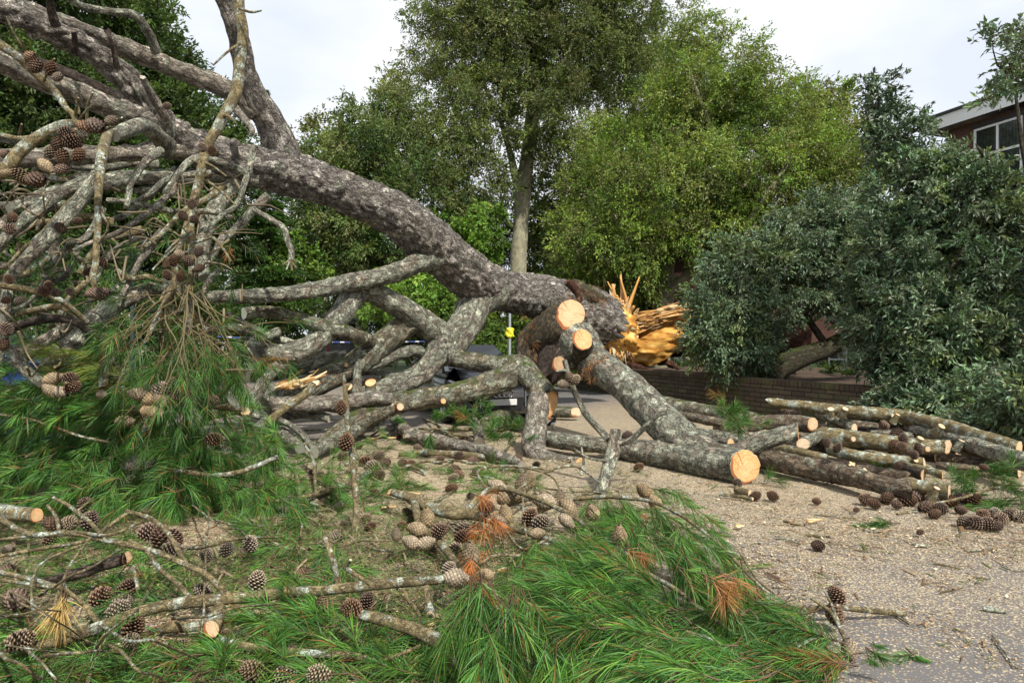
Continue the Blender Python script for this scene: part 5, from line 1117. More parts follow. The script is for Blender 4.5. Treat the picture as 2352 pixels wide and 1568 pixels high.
# brown needles caught on it
mb = MB(); n = 80; B = np.stack([W(x, y, 13.9 + .4 * rng.random()) for x, y in np.concatenate([rng.normal((1225, 770), (14, 30), (40, 2)), rng.normal((1350, 680), (22, 20), (24, 2)), rng.normal((1265, 850), (30, 22), (16, 2))])])
needles(mb, B, rng.normal(0, .6, (n, 3)) + [0, 0, -.6], .08, 9, ln=.13, w=.005, cols=[(.26, .11, .035), (.34, .17, .06), (.18, .08, .03)], brown=0)
mb.build('brown_needles', M['needle'], pine)
# torn pale wood under the fork
mb = MB()
for i in range(26):
    f = rng.random(); p0 = W(630 + 70 * f, 890 - 8 * f + rng.normal(0, 4), 10.3); fibre(mb, p0, p0 + np.array([.30, .02, .06 + .12 * rng.random()]) * rng.uniform(.6, 1.3), rng.uniform(.02, .05), WOOD[int(rng.integers(0, 4))], curl=rng.normal(0, .1))
mb.build('torn_wood', M['fibre'], pine)
# dead twigs, needles and cones that still hang on it
def hang_twigs(mb, start, n, Lr, Y, seed, spread=.7, col=(.21, .17, .09), tuft=0.0, r=.0075, needmb=None):
    g = np.random.default_rng(seed); ends = []
    for i in range(n):
        p = np.asarray(start[int(g.integers(0, len(start)))], float); L_ = g.uniform(*Lr); a = g.normal(0, spread)
        d = unit(np.array([math.sin(a), g.normal(0, .35), -math.cos(a) * g.uniform(.4, 1)])); pts = [[*p, r]]; q = p.copy(); m = 6
        for k in range(1, m + 1):
            d = unit(d + g.normal(0, .16, 3) + np.array([0, 0, -.10])); q = q + d * L_ / m; pts.append([*q, r * (1 - .75 * k / m)])
            if k in (2, 3, 4) and g.random() < .7:
                d2 = unit(d + g.normal(0, .55, 3)); l2 = L_ * g.uniform(.2, .5); s = [[*q, r * .55], [*(q + d2 * l2 * .5), r * .45], [*(q + d2 * l2 + [0, 0, -.1 * l2]), r * .25]]
                tube(mb, s, seg=4, step=.05, lump=0, col=np.asarray(col) * g.uniform(.7, 1.2), bend=.5)
                if g.random() < tuft: ends.append((q + d2 * l2 * .7, d2))
        tube(mb, pts, seg=5, step=.04, lump=0, col=np.asarray(col) * g.uniform(.75, 1.25), bend=.6)
        if g.random() < tuft: ends.append((q - d * .1, d))
    return ends
tip = [W(431, 666, 5.65), W(397, 663, 5.9), W(380, 700, 5.8), W(440, 640, 5.7)]
mb = MB(); ends = hang_twigs(mb, tip, 34, (.7, 1.25), 5.7, 51, spread=.42, tuft=.8, col=(.17, .135, .06))
E = np.array([e[0] for e in ends]); D_ = np.array([e[1] for e in ends]) + [0, -.1, -.3]
needles(mb, E, D_, .16, 46, ln=.15, w=.0042, tone=.9, twigcol=(.14, .09, .045))
hang_twigs(mb, [W(440, 560, 5.75), W(425, 545, 6.1)], 6, (.3, .7), 5.7, 52, spread=1.4)
mb.build('needle_foliage', M['needle'], b1)
CB = [(400, 600, 'open', 26), (432, 600, 'open', 28), (385, 603, 'open', 24), (412, 583, 'grey', 24), (456, 578, 'open', 26), (385, 632, 'open', 26), (415, 637, 'open', 24), (460, 615, 'open', 22), (464, 338, 'open', 24), (487, 345, 'open', 24), (441, 468, 'open', 24), (420, 495, 'open', 24), (445, 503, 'open', 22)]
for px, py, k, d in CB: conepx(px, py, 5.55, d, k, b1)
for px, py, k, d in ((150, 305, 'open', 34), (132, 327, 'open', 30), (163, 325, 'open', 40), (115, 350, 'grey', 32), (143, 358, 'open', 34), (180, 357, 'open', 34), (104, 380, 'shut', 38), (142, 388, 'open', 30), (48, 405, 'grey', 42), (86, 413, 'open', 42), (15, 395, 'shut', 36), (200, 293, 'open', 34), (222, 290, 'open', 40), (258, 277, 'grey', 28), (192, 305, 'grey', 26), (82, 152, 'open', 34), (115, 160, 'open', 30), (133, 177, 'grey', 26), (70, 130, 'open', 28), (12, 352, 'open', 22)):
    conepx(px, py, 4.9, d, k, b4)
for px, py, k, d in ((140, 525, 'open', 26), (20, 525, 'open', 28), (30, 500, 'open', 24), (178, 508, 'open', 20), (235, 603, 'open', 26), (203, 625, 'open', 24), (215, 672, 'open', 30), (236, 674, 'open', 34), (100, 668, 'open', 28), (112, 655, 'open', 24), (128, 672, 'open', 24), (14, 755, 'open', 34), (8, 790, 'open', 30), (20, 640, 'open', 22), (45, 690, 'grey', 24), (240, 505, 'grey', 16), (382, 244, 'open', 18), (13, 690, 'open', 20), (160, 670, 'open', 20)):
    conepx(px, py, 5.5, d, k, b6)
for p, q in (((172, 266, 5.2), (180, 225, 5.1)), ((180, 262, 5.2), (175, 232, 5.2)), ((175, 285, 5.2), (213, 240, 5.0)), ((200, 275, 5.2), (213, 213, 5.1)), ((240, 300, 5.4), (280, 270, 5.2)), ((225, 467, 5.3), (245, 510, 5.2)), ((43, 318, 5), (50, 285, 4.9)), ((67, 152, 5.1), (52, 95, 4.9)), ((52, 110, 4.95), (15, 40, 4.8)), ((100, 188, 5.1), (125, 135, 5)), ((225, 560, 5.2), (250, 500, 5.1)), ((551, 100, 6.1), (490, 150, 5.9)), ((550, 20, 6.1), (600, 25, 5.9)), ((510, 265, 6), (540, 280, 5.9)), ((463, 383, 5.9), (440, 368, 5.8)), ((462, 370, 5.9), (520, 405, 5.8)), ((440, 530, 5.75), (380, 580, 5.5)), ((440, 535, 5.75), (350, 620, 5.4)), ((437, 560, 5.7), (490, 545, 5.6)), ((490, 545, 5.6), (530, 600, 5.5)), ((470, 412, 5.9), (540, 470, 5.7)), ((440, 622, 5.7), (480, 600, 5.5))):
    limb('twig', [(*p, 7), ((p[0] + q[0]) / 2 + rng.normal(0, 4), (p[1] + q[1]) / 2 + rng.normal(0, 4), (p[2] + q[2]) / 2, 6), (*q, 4)], 'branch', b5 if p[0] < 300 else b1, seg=6, end1='jag')
for a in (-60, -25, 10, 40, 75): limb('twig', [(667, 596, 8.5, 6), (667 + 22 * math.sin(R(a)), 596 + 26 * math.cos(R(a)), 8.4, 4)], 'branch', b7, seg=5)
g = np.random.default_rng(123)
for i in range(38):      # further boughs raking down through the left tangle
    x0, y0 = g.uniform(-120, 600), g.uniform(330, 620); Y = g.uniform(6.6, 9.0); a = g.uniform(1.9, 3.3); L_ = g.uniform(120, 300); d = g.uniform(11, 24); bow = g.normal(0, 30)
    q = [(x0 + math.cos(a) * L_ * f + bow * math.sin(3.14 * f) * .4 + g.normal(0, 3), y0 + abs(math.sin(a)) * L_ * f + bow * math.sin(3.14 * f) + g.normal(0, 3), Y - .6 * f, d * (1 - .45 * f)) for f in (0, .25, .5, .75, 1)]
    limb('bough', q, ('lichen', 'branch', 'lichen', 'limb')[i % 4], pine, seg=9, bend=.45, end1='jag')
for q in ([(900, 930, 11.6, 24), (860, 900, 11.8, 22), (800, 880, 11.9, 20), (740, 872, 12, 18), (680, 880, 12, 14)], [(990, 870, 12.1, 20), (940, 862, 12, 20), (880, 868, 11.9, 18), (820, 880, 11.8, 16)], [(760, 960, 10.4, 22), (700, 950, 10.5, 22), (630, 958, 10.5, 20), (570, 950, 10.4, 16)], [(640, 760, 10.8, 22), (600, 770, 10.6, 22), (540, 752, 10.4, 20), (470, 760, 10.2, 18)], [(700, 800, 11, 20), (650, 780, 10.9, 18), (590, 760, 10.8, 18), (520, 720, 10.6, 14)], [(900, 860, 12.2, 22), (850, 850, 12.1, 20), (780, 862, 12, 18), (700, 850, 11.9, 16)]):
    pl('bough', q, 'lichen', seg=12, bend=.3)
# filler twigs through the left tangle
mb = MB(); g = np.random.default_rng(77)
for i in range(210):
    px, py = g.uniform(-300, 570), g.uniform(400, 880); Y = g.uniform(5.6, 8.5); a = g.uniform(0, 3.14); L_ = g.uniform(30, 110)
    q = [(px + math.cos(a) * L_ * f + g.normal(0, 4), py - math.sin(a) * L_ * f * g.choice((-1, .4)) + g.normal(0, 4), Y + g.normal(0, .15), d) for f, d in ((0, 6.5), (.5, 5), (1, 2.5))]
    tube(mb, PX(q), seg=5, step=.06, lump=0, col=np.array((.19, .15, .09)) * g.uniform(.6, 1.3), bend=.6)
B = np.stack([W(g.uniform(-20, 560), g.uniform(520, 900), g.uniform(6.5, 9)) for _ in range(170)])
needles(mb, B, g.normal(0, .6, (170, 3)) + [0, -.2, -.4], .16, 40, ln=.15, w=.0055, tone=.7)
mb.build('needle_foliage', M['needle'], b6)
# ------------------------------------------------------------------ sawn logs: each one a thing
def log(label, pts, mat='log', mode='z', seg=26, cut0=None, cut1=None, cmat='cutpale', stubs=(), name='pine_log', cat='log', group=None, plates=.008, pscale=16, **k):
    P = PX(pts, mode); c = P[:, :3].mean(0)
    if mode == 'z' and pts[0][0] > 1480 and pts[0][1] < 1130: P[:, 3] *= 1.17
    t = empty(name, (c[0], c[1], max(0, P[:, 2].min() - P[:, 3].max())), label, cat, group)
    mb = MB(); rings = tube(mb, P, seg=seg, tilt0=cut0, tilt1=cut1, plates=plates, pscale=pscale, **k)
    mb.build('bark', M[mat], t)
    for ring, cc in zip(rings, (cut0, cut1)):
        if cc is not None: cutface(ring, M[cmat], t)
    for (px, py, kk, d, nn) in stubs:            # sawn-off side branches
        Y = kk if mode == 'Y' else GY(py, kk); nn = unit(np.array(nn, float)); e = W(px, py, Y); r = d * .5 * Y / FP
        mb = MB(); e = e - nn * .07; rr = tube(mb, [[*(e - nn * .13), r * 1.5], [*(e - nn * .04), r * 1.12], [*e, r]], seg=14, tilt1=nn, lump=.05)
        so = mb.build('branch_stub', M[mat], t); cutface(rr[1], M[cmat], so)
    return t
SIDE = (.55, -.8, .1)
fork = log('thick forked pine limb leaning on the trunk with a big round sawn face in front', [(1322, 775, 11.4, 84), (1340, 800, 11.2, 84), (1360, 828, 10.9, 78), (1401, 858, 10.4, 74), (1451, 898, 9.8, 78), (1501, 945, 9.2, 84), (1545, 990, 8.7, 86), (1585, 1025, 8.3, 80), (1640, 1052, 7.9, 70)], 'lichen', 'Y', seg=48, plates=.016, pscale=12, name='forked_limb', cat='tree limb')
def fpart(name, pts, mat='lichen', seg=30, cut1=None, cmat='cut', **k): 
    return limb(name, pts, mat, fork, seg=seg, cut1=cut1, cmat=cmat, plates=.012, pscale=13, **k)
fpart('fork', [(1405, 1012, 9.2, 40), (1450, 1032, 8.9, 56), (1505, 1042, 8.6, 64), (1585, 1055, 8.1, 70), (1650, 1065, 7.75, 74), (1711, 1071, 7.42, 78)], cut1=(.26, -.95, .06))
fpart('fork', [(1600, 1035, 8.25, 60), (1650, 1040, 8.15, 46), (1694, 1036, 8.1, 40), (1768, 1008, 8.05, 40), (1832, 992, 8.0, 40)], cut1=(.75, -.35, .05), seg=22)
fpart('fork', [(1560, 985, 8.9, 60), (1600, 1000, 8.7, 40), (1640, 1012, 8.5, 26), (1678, 1017, 8.2, 20)], cut1=(.2, -.9, .1), seg=18)
fpart('fork', [(1345, 830, 10.95, 62), (1340, 805, 10.75, 52), (1337, 778, 10.45, 47)], 'mossbark', cut1=(.05, -.93, .22))
fpart('fork', [(1330, 830, 11.1, 44), (1305, 832, 10.9, 38), (1285, 836, 10.7, 36)], 'mossbark', cut1=(-.5, -.8, .05), seg=20)
mb = MB(); n = 46; B = np.stack([W(x, y, 10.35) for x, y in np.concatenate([rng.normal((1385, 830), (16, 12), (30, 2)), rng.normal((1350, 850), (12, 10), (16, 2))])])
needles(mb, B, rng.normal(0, .6, (n, 3)) + [0, 0, -.5], .06, 10, ln=.10, w=.004, cols=[(.30, .12, .04), (.36, .18, .07)], brown=0); mb.build('brown_needles', M['needle'], fork)
# the log pile against the wall
log('long moss-topped log lying along the foot of the wall', [(1482, 916, .22, 34), (1540, 932, .22, 34), (1603, 943, .21, 33), (1694, 957, .20, 30), (1775, 974, .18, 27)], 'mossy', stubs=())
log('reddish thin log just in front of the moss-topped one', [(1539, 950, .34, 15), (1590, 958, .32, 18), (1639, 968, .30, 19), (1700, 978, .26, 17), (1760, 985, .22, 15)], 'log', cut0=(-.7, -.5, .3), seg=18)
log('dark log ending in a round pale face behind the raised fork', [(1660, 988, .22, 24), (1735, 975, .30, 29), (1804, 968, .36, 30), (1866, 974, .36, 29)], 'log', cut1=(.45, -.85, 0))
log('lichen-grey log wedged between the forked limb and the dark log', [(1600, 996, .22, 24), (1660, 1004, .20, 25), (1720, 1016, .18, 22)], 'lichen', seg=18)
log('rough lowest log stretching from the big sawn face toward the cut wedge', [(1735, 1048, .16, 40), (1823, 1067, .16, 43), (1914, 1083, .16, 42), (1998, 1106, .16, 38), (2090, 1125, .15, 34)], 'log', cut1=(.9, -.35, 0), plates=.014, pscale=15, seg=40, stubs=((1967, 1055, .33, 15, (.4, -.5, .75)), (2000, 1070, .30, 14, (.5, -.5, .7)), (1955, 1057, .33, 6, (-.1, -.6, .8))))
log('smooth short log at the road edge with an upright oval sawn end', [(2060, 1112, .13, 26), (2120, 1120, .13, 30), (2179, 1131, .13, 32)], 'branch', cut1=(.75, -.65, 0), stubs=((2160, 1107, .27, 14, (.2, -.4, .9)),))
log('long knotty top log crossing the whole pile with a torn tip and cut knots', [(1766, 924, .62, 17), (1841, 931, .60, 20), (1895, 938, .58, 22), (1981, 946, .55, 23), (2069, 955, .52, 25), (2172, 978, .47, 28), (2254, 1003, .42, 29), (2340, 1029, .37, 28)], 'branch', cut1=(.5, -.8, 0), end0='jag', seg=24,
    stubs=((1908, 930, .72, 14, (-.2, -.5, .8)), (1946, 930, .70, 14, (.1, -.6, .8)), (2059, 954, .56, 10, (.1, -.95, .2)), (2068, 942, .64, 12, (.3, -.4, .9)), (2171, 970, .56, 16, (.2, -.6, .7)), (1790, 916, .66, 9, (-.3, -.5, .9)), (2330, 1012, .45, 10, (.4, -.2, .9))))
log('lichen-crusted log sloping out of the frame under the knotty top log', [(2096, 986, .36, 20), (2182, 1006, .34, 26), (2264, 1032, .32, 32), (2352, 1060, .30, 36), (2430, 1085, .28, 36)], 'lichen', seg=26, stubs=((2215, 1000, .44, 14, (.3, -.3, .9)),))
log('thick olive log with a splintered left end and a forked stub', [(1893, 1001, .30, 38), (1957, 1008, .30, 36), (2039, 1018, .30, 34), (2100, 1024, .30, 31), (2175, 1026, .30, 28)], 'branch', end0='jag', cut1=(.55, -.8, 0), stubs=((2121, 996, .46, 15, (.15, -.5, .8)), (1967, 1010, .34, 13, (.1, -1, 0)), (2140, 1034, .30, 14, (.1, -1, -.05))))
log('slim log with a curling stub end in the middle of the pile', [(1905, 1026, .24, 18), (1920, 1036, .22, 22), (1977, 1048, .20, 22), (2059, 1057, .18, 23), (2122, 1064, .17, 22)], 'branch', cut1=(.7, -.6, .1), stubs=((2112, 1051, .25, 12, (.1, -.8, .5)), (2072, 1041, .26, 9, (0, -.5, .8))))
log('stout short log showing a round pale face under the raised fork', [(1888, 999, 9.3, 26), (1864, 1009, 8.9, 27), (1844, 1019, 8.55, 27)], 'lichen', 'Y', cut1=(-.15, -.97, .05))
log('olive pointed log half covered below the round pale face', [(1776, 1028, .14, 14), (1815, 1034, .16, 20), (1860, 1044, .16, 19), (1900, 1052, .14, 16)], 'branch', seg=18)
log('pale lichen-covered log end tucked under the knotty top log', [(1880, 948, .44, 18), (1905, 956, .42, 20), (1935, 968, .38, 20), (1962, 984, .32, 18)], 'lichen', seg=18, cut1=(.5, -.8, .1))
log('thin grey pole deep in the right of the pile', [(2150, 1066, .16, 12), (2223, 1073, .15, 12), (2280, 1080, .12, 11)], 'log', seg=12)
log('thin olive pole with a narrow sawn end behind the smooth short log', [(2090, 1070, .16, 13), (2121, 1077, .16, 15), (2164, 1090, .14, 17)], 'branch', seg=16, cut1=(.75, -.6, 0))
log('slender olive log tapering away behind the forked stub', [(2185, 1026, .22, 16), (2254, 1050, .18, 14), (2310, 1066, .14, 10)], 'branch', seg=14)
log('thin split log with a yellow sawn tip beside the forked limb', [(1690, 1000, .22, 11), (1725, 1000, .22, 13), (1760, 993, .26, 12)], 'limb', seg=14, cut1=(.3, -.6, .7))
log('dark log filling the gap under the top of the pile', [(1800, 985, .12, 26), (1900, 990, .14, 28), (2000, 994, .14, 28), (2090, 1006, .12, 26), (2200, 1040, .12, 24)], 'dark', cut1=(.6, -.75, 0))
log('dark log lying lowest behind the olive logs', [(1760, 1012, .12, 22), (1880, 1028, .12, 24), (2000, 1050, .12, 24), (2120, 1090, .11, 22)], 'dark', cut1=(.6, -.75, 0))
# logs lying in front of the car
log('mossy log with a round sawn face lying beyond the magpie', [(1180, 940, .16, 30), (1240, 944, .16, 30), (1300, 946, .16, 27), (1322, 947, .16, 25)], 'mossy', cut1=(.5, -.85, 0))
log('lichen-grey log across the ground from the upright cut limb', [(1240, 1004, .18, 36), (1318, 1016, .18, 38), (1395, 1022, .18, 36), (1440, 1024, .18, 30)], 'lichen', cut0=(-.4, -.9, 0))
log('winding bark-shedding branch on the sawdust below the car', [(908, 962, .22, 26), (922, 980, .18, 28), (948, 998, .14, 30), (1001, 1010, .13, 30), (1055, 1024, .12, 30), (1110, 1034, .12, 28), (1165, 1052, .11, 24), (1200, 1068, .10, 20)], 'limb', seg=20, stubs=((918, 1003, .14, 10, (-.7, -.5, 0)),))
log('thin straight pole under the winding branch', [(915, 1042, .06, 14), (1000, 1040, .06, 15), (1090, 1046, .06, 15), (1180, 1056, .06, 13)], 'branch', seg=12)
log('mossy rounded stump in the needles before the car', [(1105, 990, .12, 44), (1130, 972, .20, 46), (1165, 962, .18, 44), (1200, 975, .12, 34)], 'mossy', seg=22)
log('small upright broken stump with a jagged tip by the needles', [(1100, 1020, .06, 30), (1098, 990, .20, 24), (1092, 965, .32, 14), (1088, 955, .37, 8)], 'limb', seg=16, end1='jag')
log('short peeled log piece under the big sawn face', [(1690, 1125, .05, 17), (1722, 1136, .05, 17)], 'branch', seg=14, cut0=(-.7, -.6, .2), cut1=(.7, -.6, .2))
log('short bleached stick at the edge of the green needles', [(1652, 1134, .04, 9), (1700, 1140, .04, 9), (1728, 1145, .04, 9)], 'branch', seg=10, cut1=(.5, -.8, 0))
# ------------------------------------------------------------------ splintered trunk base behind the wall
st = empty('splintered_trunk', W(1480, 850, 21) * np.array([1, 1, 0]) + [0, 0, .6], 'broken orange heartwood butt of the pine lying behind the wall', 'broken trunk')
mb = MB(); tube(mb, PX([(1438, 782, 21.0, 70), (1480, 778, 20.9, 88), (1530, 774, 20.8, 96), (1600, 770, 20.3, 104), (1700, 772, 19.8, 104), (1850, 778, 19.5, 104)]), seg=40, step=.1, lump=.10, plates=.04, pscale=4)
mb.build('bark', M['redbark'], st)
# torn face: a wavy sheet of heartwood standing proud of the bark on the near side
mb = MB(); nu, nv = 60, 30; V = []
for i in range(nu + 1):
    for j in range(nv + 1):
        f = i / nu; s = j / nv; px = 1436 + 152 * f; top = 742 - 24 * f + 7 * math.sin(f * 9); bot = 836 - 34 * max(0, f - .35) / .65 - 6 * math.cos(f * 7)
        py = top + (bot - top) * s; V.append(W(px, py, 19.5 + .28 * (2 * s - 1) ** 2 - .10 * math.sin(f * 3.1)))
V = np.array(V); V += (vnoise(V * 4, 3) * .07 + vnoise(V * np.array([4, 9, 12]), 5) * .04)[:, None] * np.array([0, 1, .3])
back = V + np.array([0, .30, 0]); nn_ = len(V)
q = [(i * (nv + 1) + j, (i + 1) * (nv + 1) + j, (i + 1) * (nv + 1) + j + 1, i * (nv + 1) + j + 1) for i in range(nu) for j in range(nv)]
for i in range(nu): q += [(i * (nv + 1), nn_ + i * (nv + 1), nn_ + (i + 1) * (nv + 1), (i + 1) * (nv + 1)), (i * (nv + 1) + nv, (i + 1) * (nv + 1) + nv, nn_ + (i + 1) * (nv + 1) + nv, nn_ + i * (nv + 1) + nv)]
for j in range(nv): q += [(j, j + 1, nn_ + j + 1, nn_ + j)]
mb.add(np.concatenate([V, back]), q, tc=np.concatenate([V, back])); mb.build('heartwood', M['heart'], st)
def spl(name, items):
    mb = MB()
    for p0, p1, w, col, cu in items: fibre(mb, p0, p1, w, col, cu)
    return mb.build(name, M['fibre'], st)
it = []
for i in range(520):      # long fibres combed along the top of the butt
    x0 = rng.uniform(1432, 1535); x1 = min(1584, x0 + rng.uniform(35, 95)); tp = lambda x: 752 - 42 * ((x - 1440) / 140) ** .8 if x > 1440 else 752
    of = rng.normal(4, 9); it.append((W(x0, tp(x0) + of, 19.25 + rng.random() * .5), W(x1, tp(x1) + of * .7 + rng.normal(0, 2.5), 19.25 + rng.random() * .5), rng.lognormal(-3.9, .6), (WOOD + [(.30, .14, .05), (.45, .24, .08)])[int(rng.integers(0, 7))], rng.normal(0, .05)))
spl('long_fibres', it)
it = []
for i in range(150):      # shattered mass between the two halves
    it.append((W(rng.normal(1428, 12), rng.normal(770, 26), 19.4 + rng.random()), W(rng.normal(1420, 22), rng.normal(740, 40), 19.2 + rng.random()), rng.uniform(.03, .14), WOOD[int(rng.integers(0, 5))], rng.normal(0, .2)))
for i in range(70): it.append((W(rng.normal(1440, 8), 760 + rng.normal(0, 8), 19.3), W(rng.normal(1432, 10), rng.uniform(800, 838), 19.2), rng.uniform(.02, .07), WOOD[int(rng.integers(0, 4))], rng.normal(0, .1)))
for i in range(60): it.append((W(rng.normal(1412, 7), rng.normal(770, 20), 19.1), W(rng.normal(1414, 7), rng.uniform(780, 830), 19.0), rng.uniform(.03, .08), WOOD[int(rng.integers(1, 5))], rng.normal(0, .1)))
spl('shattered_wood', it)
for base, tip_, w in (((1402, 712), (1410, 652), .075), ((1434, 745), (1445, 680), .06), ((1455, 722), (1466, 704), .04)):
    it = [(W(base[0] + rng.normal(0, 3), base[1], 19.4 + rng.random() * .1), W(tip_[0] + rng.normal(0, 1.5), tip_[1] + 26 * rng.random() ** 2, 19.4), w * rng.uniform(.5, 1), WOOD[int(rng.integers(0, 2))], rng.normal(0, .01)) for _ in range(5)]
    spl('tall_splinter', it)
mb = MB()
for i in range(40): fibre(mb, W(rng.normal(1395, 16), rng.normal(780, 10), 19.6), W(rng.normal(1400, 16), rng.uniform(800, 850), 19.4), rng.uniform(.04, .10), [(.10, .05, .03), (.14, .07, .04), (.20, .09, .04)][i % 3], rng.normal(0, .1))
mb.build('dark_torn_bark', M['fibre'], st)
for lab, pts in (('long slab of torn red bark lying on the wall under the splintered wood', [(1405, 826, 20, 14), (1440, 836, 19.8, 20), (1475, 846, 19.6, 16), (1500, 852, 19.5, 8)]), ('humped red bark slab on the soil below the orange heartwood', [(1462, 838, 20.2, 20), (1490, 824, 20, 26), (1520, 828, 19.9, 20), (1560, 848, 19.8, 10)]), ('dark bark lump under the shattered wood', [(1400, 812, 20.6, 34), (1440, 822, 20.4, 36), (1480, 832, 20.3, 26)])):
    log(lab, pts, 'redbark', 'Y', seg=20, name='bark_slab', cat='bark', plates=.05, pscale=5, end0='jag', end1='jag')
# ------------------------------------------------------------------ broken pine boughs on the ground, with their needles and cones
def shoots(mb, items, m=90, ln=.15, w=.0032, tone=1.0, cols=NEED, brown=.03, spread=1.0):
    """items: (px, py, Y, dx, dy, toward, length)"""
    B = np.array([W(a[0], a[1], a[2]) for a in items]); D = np.array([(a[3], -a[5], -a[4]) for a in items], float)
    needles(mb, B, D, [a[6] for a in items], m, ln=ln, w=w, tone=tone, cols=cols, brown=brown, spread=spread)
def region(n, poly, dirs, hmax=.25, Yk=.93, Ls=(.12, .28), jit=.35, yfun=None, toward=.25):
    """n shoots inside a polygon of the picture, laid over the ground; dirs(px,py) gives their way in the picture"""
    poly = np.array(poly, float); lo, hi = poly.min(0), poly.max(0); o = []
    while len(o) < n:
        x, y = rng.uniform(lo, hi); ins = False; j = len(poly) - 1
        for i in range(len(poly)):
            if (poly[i, 1] > y) != (poly[j, 1] > y) and x < (poly[j, 0] - poly[i, 0]) * (y - poly[i, 1]) / (poly[j, 1] - poly[i, 1]) + poly[i, 0]: ins = not ins
            j = i
        if not ins: continue
        h = hmax * rng.random(); Y = yfun(x, y) if yfun else GY(y, h) 
        dx, dy = dirs(x, y); o.append((x, y, Y, dx + rng.normal(0, jit), dy + rng.normal(0, jit), toward * rng.normal(.5, 1), rng.uniform(*Ls)))
    return o
def bough_thing(label, stems, mat='branch', mode='z', group=None, name='pine_bough', cat='branch'):
    """stems: list of (points, cut0, cut1); the first is the main stem"""
    P0 = PX(stems[0][0], mode); c = P0[:, :3].mean(0)
    t = empty(name, (c[0], c[1], 0), label, cat, group)
    for i, s in enumerate(stems):
        pts, c0, c1 = s[0], s[1] if len(s) > 1 else None, s[2] if len(s) > 2 else None
        limb('stem' if i == 0 else 'side_branch', pts, mat, t, mode=mode, seg=14 if pts[0][3] > 15 else 9, cut0=c0, cut1=c1, bend=.25)
    return t
# 1 long lichen-blotched bough along the lower left
f1 = bough_thing('long lichen-blotched bough with dark open cones across the lower left', [
    ([(-30, 1512, .10, 22), (83, 1485, .12, 24), (167, 1459, .14, 26), (267, 1425, .16, 27), (333, 1402, .18, 27), (417, 1382, .20, 27), (500, 1375, .20, 26), (634, 1364, .20, 25), (767, 1352, .20, 24), (884, 1342, .20, 24), (984, 1332, .20, 22), (1030, 1326, .20, 18)],),
    ([(-20, 1180, .45, 12), (67, 1225, .42, 13), (167, 1225, .42, 13), (267, 1245, .40, 13), (333, 1258, .38, 13), (400, 1285, .34, 13), (467, 1315, .30, 13), (500, 1345, .26, 14), (535, 1372, .20, 15)],),
    ([(-20, 1280, .34, 8), (100, 1258, .36, 9), (200, 1240, .40, 9), (250, 1208, .44, 9), (298, 1174, .5, 8)],),
    ([(290, 1172, .52, 9), (350, 1192, .48, 10), (384, 1222, .44, 11), (410, 1265, .38, 12), (425, 1295, .32, 12)],),
    ([(300, 1240, .40, 10), (340, 1268, .36, 11), (367, 1305, .30, 11), (413, 1345, .24, 12), (440, 1376, .20, 13)],),
    ([(148, 1330, .28, 8), (153, 1355, .25, 9), (187, 1382, .22, 11), (210, 1410, .18, 12), (230, 1432, .16, 12)],),
    ([(-20, 1308, .28, 9), (83, 1332, .26, 11), (150, 1352, .24, 11)],), ([(-10, 1330, .24, 7), (100, 1345, .24, 8), (153, 1356, .23, 8)],),
    ([(200, 1245, .40, 6), (165, 1290, .36, 6), (142, 1340, .30, 6), (127, 1382, .25, 6), (133, 1440, .18, 5)],),
    ([(183, 1252, .42, 6), (100, 1290, .34, 6), (76, 1330, .3, 6), (72, 1390, .24, 5)],),
    ([(317, 1350, .26, 9), (312, 1320, .30, 8), (305, 1300, .34, 6)],), ([(747, 1232, .44, 12), (764, 1278, .36, 14), (777, 1340, .22, 15)],),
    ([(700, 1180, .10, 5), (690, 1230, .12, 5)],), ([(850, 1340, .22, 8), (800, 1305, .28, 10), (805, 1285, .34, 7)],), ([(-20, 1240, .38, 7), (60, 1232, .40, 7), (170, 1222, .43, 8), (250, 1228, .44, 7), (330, 1196, .5, 6)],), ([(110, 1160, .5, 7), (128, 1186, .46, 8), (136, 1220, .42, 8)],), ([(123, 1142, .56, 7), (167, 1168, .52, 9), (213, 1205, .46, 9), (240, 1236, .42, 9)],)])
for px, py, k, d, an in ((303, 1443, 'open', 52, 60), (660, 1367, 'open', 42, -80), (600, 1376, 'open', 38, -95), (740, 1385, 'open', 38, -70), (230, 1370, 'open', 52, 30), (288, 1360, 'open', 48, 70), (280, 1385, 'grey', 54, 20), (40, 1378, 'open', 58, 150), (340, 1220, 'open', 48, 20), (370, 1240, 'open', 52, 100), (400, 1235, 'open', 44, -60), (392, 1262, 'open', 46, 0), (197, 1165, 'open', 40, 80), (205, 1195, 'open', 44, 60), (160, 1200, 'grey', 42, 0), (125, 1205, 'open', 38, 150), (115, 1240, 'open', 36, 30), (270, 1400, 'grey', 50, 30), (45, 1470, 'grey', 58, 10), (300, 1470, 'grey', 40, 20), (475, 1275, 'grey', 34, 90), (520, 1262, 'grey', 36, 60), (575, 1250, 'grey', 40, 100), (590, 1335, 'grey', 52, 80), (465, 1355, 'grey', 44, 0), (20, 1262, 'shut', 34, 20)):
    conepx(px, py, GY(py, .17), d, k, f1, an)
mb = MB()
shoots(mb, [(140 + rng.normal(0, 10), 1375 + rng.normal(0, 12), GY(1390, .3), rng.normal(0, .3), 1, .2, .10) for _ in range(5)], 34, ln=.14, tone=1.0, cols=[(.50, .36, .12), (.42, .28, .09)], brown=0)
shoots(mb, [(290 + rng.normal(0, 20), 1420 + rng.normal(0, 40), GY(1420, .1), -.7, .5, .2, .2) for _ in range(12)], 80)
mb.build('needle_foliage', M['needle'], f1)
bough_thing('thick bare branch end poking in low at the left edge', [([(-40, 1172, .30, 34), (30, 1177, .30, 34), (85, 1183, .30, 32)], None, (.9, -.3, .1))])
